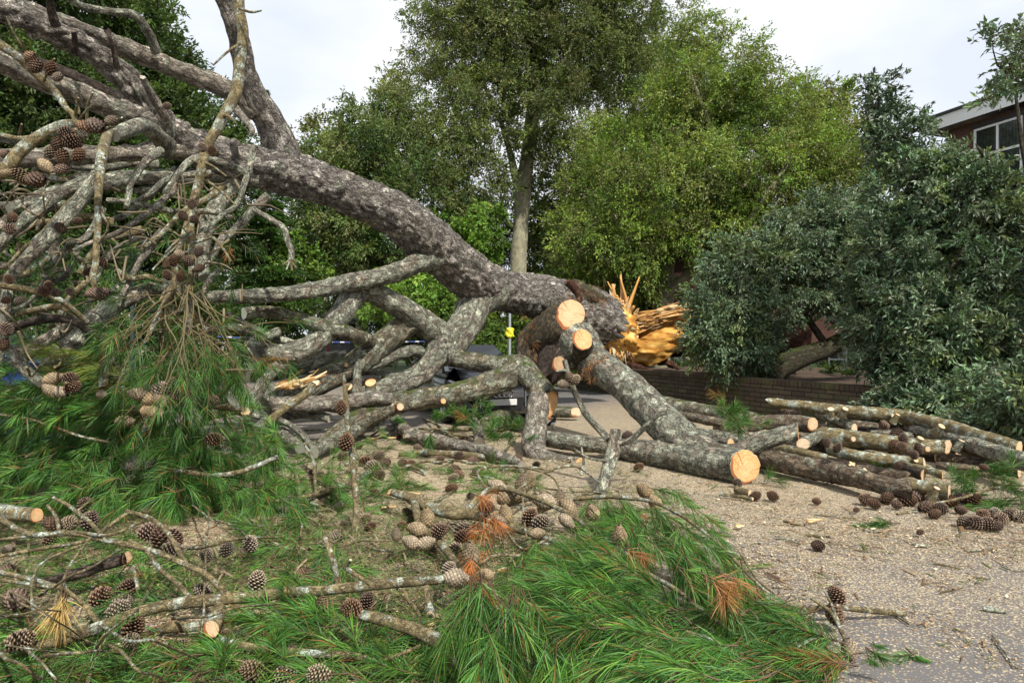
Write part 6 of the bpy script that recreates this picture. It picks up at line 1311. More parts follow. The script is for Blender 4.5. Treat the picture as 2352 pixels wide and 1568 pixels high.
bough_thing('dark lichen log with a broken orange end among the lower left cones', [([(90, 1340, .16, 22), (150, 1322, .16, 24), (200, 1308, .17, 26), (293, 1279, .18, 28)], None, (.6, -.8, .1))], 'dark')
bough_thing('cut branch with a bright round face near the lower left corner', [([(505, 1395, .16, 28), (497, 1420, .15, 34), (488, 1442, .14, 36)], None, (-.05, -.97, .2)), ([(370, 1440, .06, 22), (430, 1440, .07, 24), (500, 1432, .08, 24)],)])
bough_thing('long green-tinged pole lying across the bottom left', [([(500, 1466, .08, 16), (567, 1485, .08, 18), (667, 1498, .08, 18), (784, 1502, .08, 18), (842, 1512, .07, 14)],)])
bough_thing('pale thin stick propped across the bottom left corner', [([(241, 1456, .2, 9), (220, 1512, .14, 9), (198, 1580, .06, 9)],)])
f6 = bough_thing('stout bough running off the bottom edge with a big open cone on its tip', [([(826, 1411, .16, 24), (884, 1424, .16, 28), (951, 1445, .15, 32), (1001, 1468, .14, 36), (1051, 1502, .13, 38), (1105, 1568, .12, 40), (1140, 1620, .12, 40)],), ([(965, 1440, .16, 8), (960, 1405, .24, 9), (927, 1364, .34, 7)],), ([(868, 1520, .1, 8), (910, 1505, .14, 8), (965, 1482, .14, 8)],)])
conepx(808, 1396, GY(1420, .2), 50, 'open', f6, 150, .9); conepx(842, 1380, GY(1400, .15), 40, 'open', f6, 60); conepx(905, 1478, GY(1478, .06), 52, 'open', f6, 20); conepx(935, 1470, GY(1478, .06), 40, 'open', f6, 120)
bough_thing('short upright branch stump with a small tan face beside the hanging needles', [([(980, 1350, .2, 18), (985, 1380, .16, 20), (990, 1424, .08, 22)], None, (.1, -.95, .1)), ([(1010, 1430, .06, 14), (1006, 1412, .12, 12)],)])
# central cone-laden bough
f9 = bough_thing('bough laden with closed tan cones in the middle foreground, its torn end pale', [
    ([(896, 1129, .22, 16), (944, 1142, .2, 24), (984, 1162, .18, 28), (1034, 1178, .16, 28), (1074, 1180, .15, 27), (1118, 1190, .14, 22), (1180, 1210, .12, 18)], (-.6, -.4, .7)),
    ([(1065, 1176, .16, 14), (1101, 1142, .24, 15), (1135, 1122, .3, 14), (1185, 1128, .32, 12), (1251, 1152, .3, 12), (1301, 1178, .26, 11), (1380, 1230, .2, 9), (1480, 1300, .16, 8)],),
    ([(948, 1146, .2, 17), (958, 1185, .18, 18), (978, 1218, .16, 19), (1011, 1245, .15, 19), (1048, 1292, .14, 18), (1078, 1316, .14, 18)],),
    ([(1185, 1128, .32, 6), (1250, 1085, .36, 6), (1320, 1070, .34, 6), (1380, 1110, .28, 5)],), ([(1120, 1130, .28, 6), (1100, 1080, .3, 6), (1180, 1070, .32, 6), (1260, 1090, .3, 5), (1290, 1130, .26, 4)],), ([(1200, 1140, .3, 5), (1205, 1200, .22, 5), (1210, 1240, .18, 5)],), ([(1160, 1215, .14, 6), (1200, 1260, .16, 6), (1260, 1240, .2, 6), (1330, 1255, .2, 5)],), ([(1078, 1310, .14, 7), (1110, 1290, .2, 8), (1140, 1275, .22, 8), (1195, 1275, .2, 6)],)])
for px, py, k, d, an in ((1143, 1118, 'shut', 44, 150), (1168, 1143, 'shut', 54, 10), (1201, 1110, 'shut', 50, 80), (1216, 1102, 'shut', 40, 110), (1253, 1152, 'shut', 50, 165), (1285, 1148, 'shut', 46, 80), (1305, 1165, 'shut', 48, -50), (1361, 1178, 'shut', 44, 110), (1423, 1232, 'shut', 48, 95), (1515, 1238, 'shut', 32, 120), (1481, 1128, 'shut', 44, 140), (1505, 1155, 'shut', 40, 130), (981, 1188, 'shut', 46, 95), (958, 1215, 'shut', 46, 160), (1008, 1217, 'open', 40, 30), (944, 1245, 'shut', 42, 150), (978, 1247, 'shut', 42, 20), (1061, 1218, 'grey', 44, 40), (1148, 1202, 'shut', 42, -60), (1161, 1182, 'shut', 44, 100), (1081, 1272, 'shut', 56, 95), (1031, 1303, 'grey', 36, 40), (1048, 1327, 'shut', 58, 0), (1118, 1318, 'shut', 34, 150), (1240, 1200, 'grey', 44, 20), (1215, 1190, 'open', 40, 60), (1115, 1165, 'open', 34, 0), (1060, 1232, 'open', 36, 20), (910, 1228, 'shut', 32, 90), (1300, 1195, 'shut', 38, -40), (1235, 1225, 'shut', 36, 10)):
    conepx(px, py, GY(py, .24), d, k, f9, an, .25)
mb = MB()
shoots(mb, [(1120 + rng.normal(0, 18), 1195 + rng.normal(0, 30), GY(1240, .25), rng.normal(-.2, .6), rng.normal(.5, .5), .2, .08) for _ in range(12)], 26, ln=.13, cols=[(.42, .15, .04), (.50, .20, .06)], brown=0)
shoots(mb, [(1078 + rng.normal(0, 8), 1285 + rng.normal(0, 12), GY(1300, .25), rng.normal(0, .3), 1, .2, .05) for _ in range(4)], 26, ln=.11, cols=[(.45, .16, .04)], brown=0)
mb.build('brown_needles', M['needle'], f9)
# the big fan of green boughs on the right of the foreground
f10 = bough_thing('great fan of fresh green needle boughs sweeping down to the road', [
    ([(1180, 1215, .14, 14), (1300, 1250, .22, 13), (1420, 1290, .26, 12), (1530, 1340, .26, 11), (1640, 1420, .2, 9), (1760, 1500, .12, 7)],), ([(1290, 1150, .26, 10), (1400, 1140, .34, 10), (1520, 1160, .36, 9), (1640, 1240, .28, 8), (1740, 1340, .16, 7), (1800, 1380, .08, 5)],),
    ([(1577, 1450, .24, 9), (1640, 1470, .24, 9), (1720, 1520, .2, 8)],), ([(1290, 1420, .3, 7), (1330, 1402, .34, 8), (1350, 1425, .3, 6)],), ([(1688, 1430, .2, 6), (1720, 1400, .26, 7), (1745, 1430, .2, 6)],), ([(1600, 1500, .2, 6), (1660, 1490, .26, 7), (1700, 1540, .2, 6)],), ([(1812, 1540, .1, 6), (1880, 1505, .16, 7), (1930, 1540, .08, 6)],), ([(1570, 1520, .24, 6), (1610, 1540, .2, 6), (1640, 1570, .16, 5)],), ([(1830, 1485, .1, 7), (1870, 1465, .14, 8), (1890, 1448, .16, 7), (1880, 1430, .18, 5)],), ([(1700, 1270, .2, 6), (1740, 1330, .16, 5), (1780, 1365, .12, 4)],)])
it = []
it += [(1090 + rng.normal(0, 16), 1325 + 26 * rng.random(), GY(1440, .3) + rng.normal(0, .05), rng.normal(0, .32), 1.0, .25, .30) for _ in range(16)]
it += [(1180 + rng.normal(0, 22), 1350 + 40 * rng.random(), GY(1460, .3) + rng.normal(0, .08), rng.normal(.05, .32), 1.0, .25, .28) for _ in range(14)]
it += [(1140 + rng.normal(0, 40), 1400 + 60 * rng.random(), GY(1500, .2) + rng.normal(0, .08), rng.normal(-.1, .4), .9, .2, .24) for _ in range(14)]
it += region(34, [(1170, 1260), (1260, 1225), (1340, 1250), (1300, 1340), (1190, 1320)], lambda x, y: (-.3, .9), .42)
it += region(80, [(1310, 1290), (1440, 1280), (1600, 1400), (1560, 1470), (1380, 1450), (1300, 1380)], lambda x, y: (-1, -.32), .36, jit=.25)
it += region(120, [(1400, 1130), (1540, 1110), (1620, 1170), (1690, 1270), (1760, 1370), (1700, 1440), (1600, 1370), (1500, 1260), (1400, 1210)], lambda x, y: (.62, .9), .38, jit=.25)
it += region(60, [(1300, 1150), (1420, 1120), (1500, 1200), (1420, 1260), (1300, 1230)], lambda x, y: (.4, .8), .32, jit=.4)
it += region(70, [(1260, 1440), (1500, 1430), (1520, 1568), (1240, 1568)], lambda x, y: (-.45, .8), .36, jit=.3)
it += region(90, [(1480, 1440), (1620, 1430), (1760, 1500), (1800, 1568), (1480, 1568)], lambda x, y: (-.9, .3), .40, jit=.3)
it += region(50, [(1690, 1400), (1800, 1370), (1880, 1400), (1860, 1440), (1740, 1470)], lambda x, y: (-.8, .35), .26, jit=.3)
it += region(50, [(1740, 1480), (1900, 1450), (1980, 1500), (1990, 1568), (1780, 1568)], lambda x, y: (-.9, .15), .24, jit=.3)
it += region(80, [(1000, 1330), (1500, 1290), (1700, 1440), (1700, 1568), (1150, 1568)], lambda x, y: (rng.normal(), .4), .12, jit=.4)
mb = MB(); shoots(mb, it, 104, ln=.145, w=.0030, spread=.82, brown=.06, tone=1.28); mb.build('needle_foliage', M['needle'], f10)
mb = MB(); shoots(mb, [(1640 + rng.normal(0, 30), 1335 + rng.normal(0, 10), GY(1335, .42), rng.normal(0, .7), .4, .2, .1) for _ in range(5)] + [(1430 + rng.normal(0, 20), 1260, GY(1260, .4), rng.normal(0, .6), .6, .2, .06) for _ in range(4)], 36, ln=.12, cols=[(.36, .17, .06), (.30, .13, .05)], brown=0); mb.build('brown_needles', M['needle'], f10)
# small cone twig on the road at the right of the fan
f11 = bough_thing('small twig with three cones lying on the road at the tip of the green fan', [([(1850, 1404, .06, 12), (1902, 1393, .1, 13), (1969, 1399, .07, 13), (2035, 1405, .04, 13), (2080, 1408, .03, 12)], None, (.9, -.4, 0)), ([(1862, 1372, .2, 7), (1906, 1404, .16, 9), (1926, 1438, .12, 9), (1942, 1468, .1, 9)], None, (.2, -.9, .2)), ([(1896, 1358, .18, 6), (1915, 1400, .16, 6), (1932, 1440, .12, 6)],)])
for px, py, k, d, an in ((1924, 1372, 'open', 44, 120), (1916, 1406, 'open', 46, -70), (1951, 1490, 'shut', 48, -80)): conepx(px, py, GY(py + 20, .06), d, k, f11, an)
# left pile of boughs under the hanging limbs
yp = lambda x, y: 5.6 + (1200 - y) / 380 * 1.7
f2 = bough_thing('heap of drooping needle boughs piled up at the left under the bare limbs', [([(560, 940, 6.2, 14), (430, 930, 6.4, 16), (300, 950, 6.4, 15), (180, 990, 6.3, 13), (60, 1050, 6.1, 10)],), ([(640, 1050, 6.0, 12), (520, 1090, 5.9, 12), (400, 1080, 5.9, 10)],), ([(250, 960, 6.3, 10), (140, 880, 6.6, 9), (60, 860, 6.8, 7)],), ([(-10, 950, 5.9, 5), (80, 965, 5.9, 6), (180, 1000, 5.9, 6), (250, 1015, 5.9, 5)],)], mode='Y')
it = []
it += region(230, [(-20, 940), (200, 900), (340, 920), (330, 1010), (200, 1120), (-20, 1170)], lambda x, y: (-.85, .42), yfun=lambda x, y: yp(x, y) + rng.normal(-.1, .15), jit=.22)
it += region(170, [(160, 930), (420, 920), (480, 1000), (420, 1150), (180, 1150)], lambda x, y: (-.6, .7), yfun=lambda x, y: yp(x, y) + rng.normal(0, .2), jit=.35)
it += region(130, [(380, 960), (560, 930), (640, 990), (680, 1120), (520, 1180), (380, 1150)], lambda x, y: (.3, .7), yfun=lambda x, y: yp(x, y) + rng.normal(.1, .2), jit=.5)
it += region(70, [(-20, 800), (160, 790), (260, 850), (300, 920), (-20, 950)], lambda x, y: (-.8, .1), yfun=lambda x, y: yp(x, y) + rng.normal(.1, .2), jit=.35)
it += region(80, [(300, 800), (540, 780), (580, 880), (480, 910), (300, 900)], lambda x, y: (.05, .9), yfun=lambda x, y: 6.4 + rng.normal(.1, .25), jit=.35)
it += region(60, [(-20, 930), (500, 930), (640, 1160), (-20, 1180)], lambda x, y: (rng.normal(), .5), yfun=lambda x, y: yp(x, y) + .45, jit=.4)
it += region(150, [(-360, 930), (-20, 900), (-20, 1180), (-360, 1200)], lambda x, y: (-.7, .4), yfun=lambda x, y: yp(x, y) + rng.normal(0, .2), jit=.4)
it += region(70, [(-20, 850), (330, 850), (340, 960), (-20, 970)], lambda x, y: (-.8, .35), yfun=lambda x, y: 6.1 + rng.normal(0, .15), jit=.35)
mb = MB(); shoots(mb, it, 76, ln=.155, w=.0040, spread=.95, brown=.05, tone=1.42)
it = region(26, [(110, 800), (280, 800), (330, 850), (290, 900), (120, 890)], lambda x, y: (-.85, -.05), yfun=lambda x, y: 6.0 + rng.normal(0, .1), jit=.2)
shoots(mb, it, 70, ln=.16, w=.004, cols=[(.17, .23, .03), (.12, .19, .03), (.22, .24, .05)], spread=.7); mb.build('needle_foliage', M['needle'], f2)
for px, py, k, d, an in ((120, 870, 'shut', 40, 20), (115, 893, 'shut', 40, -60), (140, 900, 'shut', 36, 160), (160, 868, 'open', 34, 0), (163, 890, 'open', 34, 30), (318, 905, 'shut', 42, 170), (350, 915, 'shut', 44, 20), (368, 893, 'grey', 44, 30), (400, 890, 'open', 42, 60), (368, 918, 'shut', 40, 100), (355, 945, 'shut', 44, -20), (430, 912, 'grey', 36, 60), (235, 906, 'shut', 28, 0), (488, 920, 'open', 30, 20), (285, 968, 'shut', 40, 0), (487, 1008, 'open', 36, 0), (405, 920, 'grey', 36, 140), (340, 942, 'shut', 38, 20), (410, 905, 'grey', 36, 0)):
    conepx(px, py, 5.75, d, k, f2, an)
# needles strewn in the middle, between the heaps
f3 = bough_thing('loose green needle sprays flattened on the sawdust between the two heaps', [([(560, 1130, .12, 7), (640, 1150, .16, 8), (740, 1130, .14, 12), (810, 1105, .10, 14)],), ([(570, 1145, .14, 6), (660, 1150, .12, 7), (760, 1120, .12, 8)],), ([(650, 1055, .2, 6), (682, 1095, .2, 6), (690, 1160, .12, 6)],), ([(700, 1020, .3, 7), (720, 1060, .2, 7), (725, 1140, .06, 6)],)])
it = region(110, [(440, 1000), (640, 960), (800, 1040), (800, 1120), (560, 1180), (420, 1140)], lambda x, y: (.2, .7), .28, jit=.7)
it += region(110, [(600, 1180), (780, 1180), (820, 1330), (640, 1330), (560, 1260)], lambda x, y: (-.35, .8), .16, jit=.5)
it += region(30, [(590, 1390), (780, 1380), (830, 1430), (780, 1480), (640, 1470)], lambda x, y: (-.9, -.1), .14, jit=.35)
it += region(90, [(-40, 1430), (480, 1440), (460, 1568), (180, 1568)], lambda x, y: (-.7, .6), .14, jit=.3)
it += region(90, [(480, 1470), (1000, 1470), (1150, 1568), (480, 1568)], lambda x, y: (rng.normal(), .2), .06, jit=.5)
it += region(30, [(800, 1110), (960, 1060), (980, 1150), (840, 1180)], lambda x, y: (rng.normal(), .3), .08, jit=.5)
it += region(16, [(-20, 1540), (200, 1540), (200, 1568), (-20, 1568)], lambda x, y: (rng.normal(), .2), .1, jit=.5)
it += region(100, [(-40, 1190), (460, 1240), (460, 1400), (260, 1380)], lambda x, y: (-.5, .5), .08, jit=.5)
it += region(20, [(820, 1430), (1000, 1380), (1050, 1480), (900, 1530)], lambda x, y: (-.3, .7), .14, jit=.4)
it += region(14, [(830, 1480), (780, 1380), (900, 1360), (940, 1420)], lambda x, y: (-.3, .7), .14, jit=.4)
it += region(60, [(620, 1000), (900, 990), (1000, 1060), (900, 1160), (620, 1160)], lambda x, y: (rng.normal(), .3), .10, jit=.6)
it += region(26, [(1000, 1060), (1250, 1090), (1240, 1130), (1020, 1130)], lambda x, y: (rng.normal(), .3), .08, jit=.6)
mb = MB(); shoots(mb, it, 76, ln=.145, w=.0034, brown=.05, tone=1.38); mb.build('needle_foliage', M['needle'], f3)
# tufts in front of the car, on the pile and at the right edge
def tuft(label, items, m=70, stems=None, **k):
    t = bough_thing(label, stems, name='pine_sprig', cat='sprig'); mb = MB(); shoots(mb, items, m, **k); mb.build('needle_foliage', M['needle'], t); return t
rad = lambda cx, cy, Y, n, sx=14, sy=8, up=-.6, L_=.14: [(cx + rng.normal(0, sx), cy + rng.normal(0, sy), Y + rng.normal(0, .12), rng.normal(0, .9), up + rng.normal(0, .35), rng.normal(.2, .5), L_) for _ in range(n)]
tuft('bushy green sprig on the ground in front of the crushed car', rad(1030, 968, 9.9, 16, 40, 10) + rad(1095, 950, 9.8, 8, 20, 10), 70, [([(960, 985, .1, 5), (1030, 985, .14, 6), (1090, 985, .16, 7), (1120, 975, .16, 6)],)], w=.005)
tuft('feathery sprig at the foot of the upright cut limb', rad(1150, 1000, 9.0, 16, 26, 14), 70, [([(1010, 985, .2, 5), (1060, 1015, .14, 5), (1110, 1035, .1, 6), (1160, 1040, .06, 6)],)], w=.0048)
tuft('little sprig dangling over the winding branch', [(988, 995, 8.9, rng.normal(0, .3), 1, .1, .12) for _ in range(4)], 60, [([(950, 985, .3, 4), (985, 992, .26, 4), (1000, 985, .26, 4)],)], w=.0045)
tuft('single green sprig sticking up from the log pile', rad(1672, 945, 8.6, 8, 10, 8, -.9) + rad(1700, 968, 8.4, 9, 14, 6, -.2), 80, [([(1740, 1010, 8.2, 5), (1710, 990, 8.3, 5), (1680, 965, 8.5, 4)],), ([(1735, 1015, 8.2, 4), (1712, 985, 8.3, 4), (1700, 970, 8.4, 4)],)], w=.0045) if False else None
t12 = empty('pine_sprig', W(1720, 1005, 8.2), 'single green sprig sticking up from the log pile', 'sprig')
limb('stem', [(1735, 1010, 8.15, 4), (1705, 985, 8.25, 4), (1680, 960, 8.4, 4), (1668, 940, 8.4, 3)], 'branch', t12, seg=6); limb('side_branch', [(1725, 1003, 8.2, 4), (1712, 985, 8.25, 4), (1705, 970, 8.3, 3)], 'branch', t12, seg=6)
mb = MB(); shoots(mb, rad(1670, 950, 8.4, 9, 9, 9, -.9) + rad(1703, 972, 8.3, 9, 12, 5, -.1), 80, w=.0042); mb.build('needle_foliage', M['needle'], t12)
tuft('large spiky green sprig at the right edge beside the pile', rad(2290, 1110, 6.6, 16, 34, 16, -.2) + rad(2200, 1130, 6.8, 10, 24, 12, -.2) + rad(2320, 1160, 6.2, 10, 30, 12, .1) + rad(2240, 1165, 6.4, 8, 24, 10, .2), 70, [([(2120, 1160, .06, 5), (2200, 1145, .1, 6), (2290, 1120, .14, 7), (2380, 1110, .16, 7)],)], w=.004)
tuft('small sprig between the thin poles and the smooth short log', rad(2020, 1090, 7.8, 5, 10, 5, -.3), 60, [([(2010, 1095, .1, 4), (2035, 1093, .12, 4)],)], w=.004)
tuft('little sprig lying on the bare road near the bottom right', rad(2002, 1500, 3.35, 4, 8, 5, .8, .05), 50, [([(1990, 1490, .03, 3), (2010, 1500, .03, 3)],)], ln=.09)
tuft('tiny sprig farthest right on the bare road', rad(2095, 1505, 3.35, 4, 6, 4, .9, .05), 50, [([(2085, 1490, .03, 3), (2100, 1505, .03, 3)],)], ln=.08)
tuft('flat green sprig on the sawdust by the cone drift', [(2040 + rng.normal(0, 14), 1200 + rng.normal(0, 3), GY(1200, .03), -.9, .2, .1, .1) for _ in range(5)], 60, [([(2020, 1204, .02, 3), (2070, 1200, .02, 3)],)])
tuft('low green sprig near the foot of the big sawn face', rad(1770, 1100, 7.2, 4, 8, 4, .2, .08), 50, [([(1755, 1104, .03, 3), (1785, 1104, .03, 3)],)])
# sprig hanging from a limb by the arch
t13 = empty('pine_sprig', W(602, 830, 8.2), 'green sprig hanging at the end of a bare twig before the arch limb', 'sprig')
limb('stem', [(548, 778, 8.0, 4), (566, 795, 8.1, 5), (585, 825, 8.2, 5), (598, 838, 8.2, 5)], 'branch', t13, seg=6); mb = MB(); shoots(mb, [(600 + rng.normal(0, 4), 832 + rng.normal(0, 4), 8.2, rng.normal(0, .35), 1, .1, .12) for _ in range(8)], 70, w=.005); mb.build('needle_foliage', M['needle'], t13)
# ------------------------------------------------------------------ upright sticks with cones
s1 = bough_thing('thin upright stick with three cones standing in the sawdust, left of centre', [([(789, 860, 6.0, 8), (792, 890, 6.0, 10), (796, 930, 5.95, 13), (799, 980, 5.9, 13), (806, 1030, 5.85, 13), (812, 1080, 5.75, 14), (818, 1150, 5.6, 15), (815, 1243, 5.4, 15)],), ([(797, 955, 5.95, 8), (780, 950, 5.9, 7)],), ([(803, 880, 6.0, 7), (790, 900, 6.0, 8)],)], mode='Y')
for px, py, k, d, an in ((784, 936, 'open', 34, 90), (795, 1016, 'open', 42, 80)): conepx(px, py, 5.75, d, k, s1, an)
s2 = bough_thing('bent cone-bearing stick planted before the forked limb', [([(1296, 826, 7.6, 11), (1304, 856, 7.6, 13), (1318, 896, 7.6, 14), (1335, 930, 7.55, 15), (1352, 958, 7.5, 16), (1398, 1009, 7.3, 18)],), ([(1414, 985, 7.35, 26), (1412, 1010, 7.3, 32), (1408, 1043, 7.2, 34), (1395, 1090, 7.05, 32), (1378, 1140, 6.9, 28)],), ([(1420, 1015, 7.25, 16), (1445, 1009, 7.2, 14), (1480, 980, 7.15, 13), (1511, 953, 7.1, 12), (1530, 948, 7.1, 11)],), ([(1306, 860, 7.55, 8), (1296, 850, 7.5, 6), (1278, 852, 7.5, 5)],), ([(1400, 1060, 7.1, 7), (1350, 1050, 7.0, 6), (1318, 1030, 7.0, 5)],), ([(1335, 1090, 6.9, 7), (1340, 1060, 7.0, 6), (1334, 1020, 7.0, 5)],)], 'lichen', mode='Y')
for px, py, k, d, an in ((1294, 882, 'grey', 28, 180), (1320, 872, 'grey', 30, 40), (1308, 866, 'grey', 26, 100), (1440, 1000, 'open', 26, 20)): conepx(px, py, 7.45, d, k, s2, an)
# ------------------------------------------------------------------ loose cones and sticks, each a thing
def loose(px, py, d, kind, label, group, an=None):
    z = .045; o = conepx(px, py, GY(py, z), d, kind, None, an if an is not None else float(rng.choice((10, 170, 30, 150, -10, 190)))); o.location.z = max(o.location.z, .03)
    tag(o, label, 'pine cone', group); return o
for px, py, d in ((1990, 1150, 30), (2010, 1160, 26), (2035, 1148, 30), (2060, 1160, 24), (2080, 1150, 36), (2100, 1140, 34), (2125, 1165, 34), (2140, 1148, 34), (2180, 1152, 36), (2205, 1143, 30), (2205, 1170, 24), (2230, 1152, 34), (2165, 1170, 28), (2285, 1175, 28), (2145, 1180, 26), (2215, 1200, 34), (2240, 1195, 28), (2245, 1205, 36), (2270, 1207, 36), (2290, 1210, 26), (2300, 1190, 32), (2320, 1180, 30), (2345, 1186, 34), (2260, 1185, 30)):
    loose(px, py, d, 'open' if rng.random() < .8 else 'grey', 'open brown pine cone in the drift of cones along the foot of the log pile', 'cones drifted below the log pile')
for px, py, d in ((1955, 925, 26), (1990, 932, 22), (1930, 950, 22), (2030, 975, 24), (2080, 968, 22), (2060, 995, 28), (2075, 1008, 26), (2050, 1022, 24), (2070, 1025, 26), (2110, 1028, 24), (2100, 1045, 22), (2090, 1040, 18), (2060, 1070, 20), (2258, 1072, 18), (2218, 994, 18), (1900, 1018, 20), (1922, 1030, 22), (1810, 945, 22), (1830, 948, 20), (1845, 925, 16)):
    Y = GY(py, .42); o = conepx(px, py, Y, d, 'open', None); tag(o, 'dark pine cone caught among the stacked logs', 'pine cone', 'cones caught in the log pile')
for px, py, d in ((855, 1070, 36), (870, 1050, 30), (840, 1062, 34), (885, 1062, 28), (848, 1090, 30), (870, 1095, 30), (1045, 1078, 28), (1052, 1090, 28), (1040, 1100, 24), (1090, 1058, 24), (1035, 1120, 26), (1100, 1080, 24), (925, 1062, 22), (945, 1065, 22), (840, 1190, 28), (848, 1213, 26), (780, 1162, 24), (922, 1205, 22), (1118, 1160, 28), (858, 1130, 22), (1190, 1050, 22), (790, 1205, 22), (1465, 1075, 22), (770, 1140, 24), (785, 1050, 24), (970, 1150, 22), (1010, 1058, 22)):
    loose(px, py, d, 'open' if rng.random() < .7 else 'grey', 'weathered pine cone lying on the sawdust in the middle ground', 'cones on the sawdust')
for px, py, d, lab in ((1777, 1142, 26, 'upturned open cone on the road just below the big sawn face'), (1875, 1150, 20, 'lone brown cone on the sawdust below the lowest log'), (1968, 1170, 16, 'small cone beside the green wisp at the log pile edge'), (1880, 1252, 30, 'dark cone with a broken scale alone on the open road'), (2112, 1222, 15, 'small black cone scrap alone on the right of the road'), (1735, 1140, 26, 'dark cone half under the big sawn face'), (1695, 1110, 22, 'cone in the shade under the forked limb')):
    loose(px, py, d, 'open', lab, None)
for px, py, d in ((583, 1545, 56), (655, 1552, 56), (735, 1555, 56), (660, 1500, 40), (505, 1470, 42), (600, 1460, 34), (20, 1310, 36), (420, 1480, 34), (700, 1318, 30), (560, 1270, 30), (720, 1400, 34), (1240, 1385, 34), (1200, 1352, 34)):
    loose(px, py, d, 'grey' if py > 1530 else 'open', 'cone lying among the green needles of the lower foreground', 'cones among the foreground needles')
def stick(label, x0, y0, x1, y1, d, group='sticks on the road', mat='branch'):
    a = PX([(x0, y0, .012, d), ((x0 + x1) / 2 + rng.normal(0, 3), (y0 + y1) / 2 + rng.normal(0, 2), .014, d), (x1, y1, .012, d * .7)], 'z'); mb = MB(); tube(mb, a, seg=6, step=.03, lump=.1, bend=.3)
    return tag(mb.build('stick', M[mat]), label, 'stick', group)
for x0, y0, x1, y1, d in ((1735, 1300, 1735, 1301, 1), (2095, 1248, 2140, 1252, 7), (2145, 1292, 2205, 1306, 5), (2230, 1323, 2275, 1330, 4), (2260, 1398, 2310, 1405, 12), (2050, 1410, 2090, 1435, 5), (1870, 1180, 1965, 1190, 4), (1800, 1195, 1850, 1205, 5), (2280, 1460, 2330, 1530, 5), (2300, 1300, 2352, 1310, 4), (1850, 1228, 1905, 1232, 6), (1980, 1215, 2030, 1222, 4), (2160, 1360, 2210, 1350, 4), (1780, 1235, 1840, 1250, 4), (2230, 1265, 2290, 1262, 4), (2190, 1440, 2215, 1448, 5), (2060, 1180, 2110, 1176, 5), (1960, 1262, 2010, 1270, 3))[1:]:
    stick('thin brown stick lying on the sawdust-strewn road', x0, y0, x1, y1, d)
# pale split offcuts on the sawdust
for px, py, a, l_ in ((905, 1005, 20, 30), (925, 960, 80, 34), (860, 1008, -10, 26), (895, 1165, 10, 34), (945, 1132, 160, 40), (1870, 1195, 5, 34), (715, 1300, 15, 40), (1150, 1310, 170, 30), (1700, 1208, 5, 24), (330, 1320, 30, 30), (910, 1400, 60, 24), (900, 1500, 30, 40), (600, 1410, 20, 24)):
    mb = MB(); q = W(px, py, GY(py, .03)); d = np.array([math.cos(R(a)), math.sin(R(a)) * .6, .10]) * l_ * q[1] / FP
    for k in range(4): fibre(mb, q - d * .5 + rng.normal(0, .006, 3), q + d * rng.uniform(.3, .6), .016, WOOD[int(rng.integers(0, 4))], .05)
    tag(mb.build('wood_offcut', M['fibre']), 'pale splintered offcut of wood lying on the ground', 'wood offcut', 'pale wood offcuts on the ground')
# a pale bark log nosing in at the bottom edge
log('pale bark log just nosing in at the bottom edge under the green fan', [(1430, 1600, .10, 60), (1530, 1585, .12, 66), (1620, 1590, .10, 60)], 'log', seg=24)
# more limbs and litter under the arch, left of the car
log('grey lichen-covered limb lying flat in front of the arch, left of the upright stick', [(560, 905, .40, 30), (600, 940, .34, 30), (640, 985, .2, 28), (690, 1030, .12, 24)], 'lichen', name='broken_limb', cat='limb')
log('crooked grey limb rising beside the torn pale wood', [(560, 950, 8.0, 30), (590, 905, 8.1, 30), (610, 870, 8.2, 28), (640, 838, 8.3, 24)], 'lichen', 'Y', name='broken_limb', cat='limb')
log('thin olive limb with a pale cut tip crossing low under the torn wood', [(600, 985, 7.4, 18), (650, 940, 7.6, 20), (700, 905, 7.8, 20), (725, 880, 7.9, 17)], 'branch', 'Y', name='broken_limb', cat='limb', cut1=(.4, -.4, .8), seg=14)
log('short grey limb ending in an orange cut left of the stick', [(470, 960, 7.0, 16), (530, 945, 7.0, 18), (563, 945, 6.9, 20)], 'branch', 'Y', name='broken_limb', cat='limb', cut1=(.5, -.85, .1), seg=14)
log('long pinkish log lying behind the upright stick', [(640, 935, .30, 26), (720, 928, .32, 30), (790, 935, .28, 30), (860, 950, .22, 28)], 'log', seg=20)
log('pale grey limb lying on the sawdust left of the winding branch', [(720, 1040, .12, 26), (770, 1012, .16, 32), (820, 985, .22, 34), (860, 965, .28, 30)], 'lichen', seg=22)
log('thin lichen limb low among the needles at the left of the sawdust', [(700, 1150, .08, 13), (750, 1135, .09, 14), (800, 1110, .10, 15), (850, 1085, .11, 14)], 'lichen', seg=12)
log('thin lichen branch running off behind the left heap', [(560, 1010, .40, 14), (620, 960, .42, 15), (680, 985, .3, 14), (720, 1030, .16, 12)], 'lichen', seg=12)
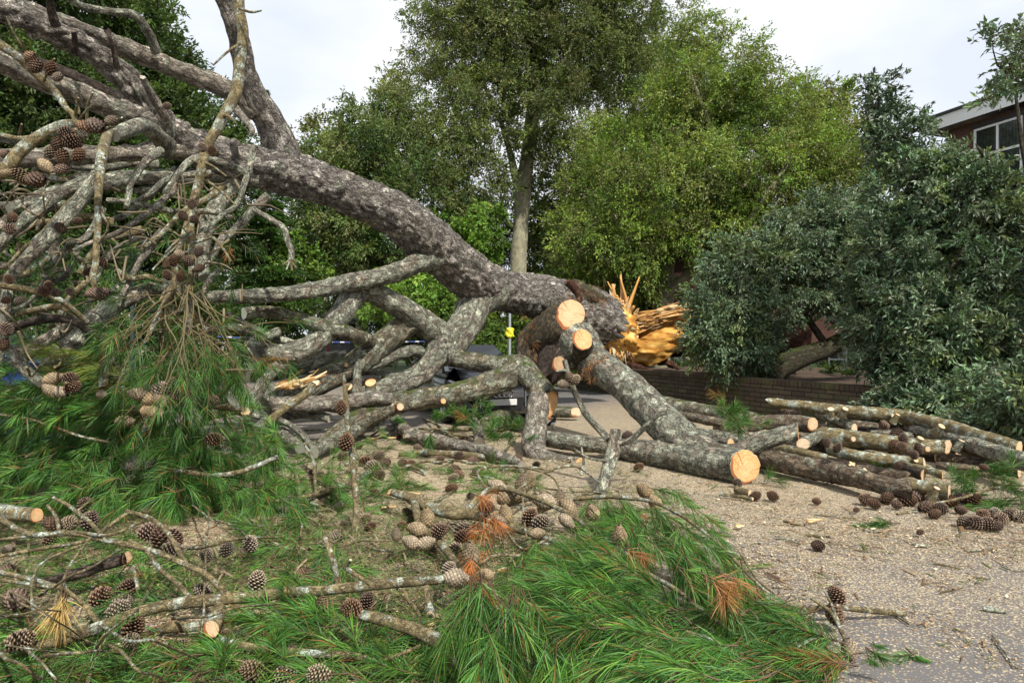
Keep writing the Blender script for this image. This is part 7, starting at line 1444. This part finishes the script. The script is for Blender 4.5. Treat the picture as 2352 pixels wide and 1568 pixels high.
# filler of the pile: half-hidden logs that nothing tells apart
for px0, py0, px1, py1, z, d, mt in ((1780, 1000, 1900, 1012, .18, 24, 'log'), (1900, 975, 2010, 985, .30, 26, 'log'), (2000, 1000, 2100, 1006, .28, 24, 'lichen'), (1930, 990, 2060, 998, .24, 22, 'dark'), (2040, 1040, 2150, 1050, .16, 22, 'dark'), (2120, 1045, 2260, 1066, .14, 22, 'log'), (2200, 1060, 2340, 1085, .12, 22, 'dark'), (1840, 1060, 1960, 1074, .10, 22, 'dark'), (1960, 1076, 2080, 1094, .10, 22, 'log'), (1640, 980, 1760, 990, .12, 24, 'dark'), (1700, 1020, 1800, 1034, .12, 24, 'log'), (2060, 985, 2180, 1012, .22, 22, 'dark')):
    log('bark-covered log half hidden between the logs of the pile', [(px0, py0, z, d * .85), ((px0 + px1) / 2, (py0 + py1) / 2 - 1, z, d), (px1, py1, z * .9, d)], mt, seg=18, cut1=(.6, -.75, .05) if mt != 'log' else None, end1='flat' if mt != 'log' else 'jag', group='half hidden logs of the pile')

# olive twigs arching over the lower left, nothing to tell them apart
g = np.random.default_rng(321)
for i in range(36):
    x0, y0 = g.uniform(-330, 520), g.uniform(1150, 1500); L_ = g.uniform(120, 320); a = g.normal(.15, .5); hz = g.uniform(.15, .5); d = g.uniform(4.5, 9)
    q = []
    for f in (0, .25, .5, .75, 1):
        py = y0 - math.sin(a) * L_ * f + g.normal(0, 6); q.append((x0 + math.cos(a) * L_ * f, py, max(.015, .03 + hz * math.sin(math.pi * min(1, f + .08))), d * (1 - .45 * f)))
    a_ = PX(q, 'z'); mb = MB(); tube(mb, a_, seg=7, step=.03, lump=.1, bend=.6)
    o = tag(mb.build('olive_twig', M['branch']), 'olive brown twig arching over the cones and needles of the lower left', 'twig', 'olive twigs over the lower left')
for i in range(64):
    x0, y0 = g.uniform(540, 1320), g.uniform(985, 1290); L_ = g.uniform(70, 190); a = g.uniform(0, 3.14); d = g.uniform(4, 8)
    a_ = PX([(x0 + math.cos(a) * L_ * f, y0 - math.sin(a) * .3 * L_ * f + g.normal(0, 5), .02 + .10 * math.sin(3.1 * f) * g.random(), d * (1 - .4 * f)) for f in (0, .33, .66, 1)], 'z'); mb = MB(); tube(mb, a_, seg=6, step=.03, lump=.1, bend=.6)
    tag(mb.build('broken_twig', M['branch']), 'broken twig lying on the sawdust between the heaps of needles', 'twig', 'broken twigs on the middle sawdust')

for i in range(34):
    px, py = rng.uniform(560, 1260), rng.uniform(1000, 1270); loose(px, py, rng.uniform(18, 30) * (py - 700) / 420, 'open' if rng.random() < .7 else 'grey', 'weathered pine cone lying on the sawdust in the middle ground', 'cones on the sawdust')
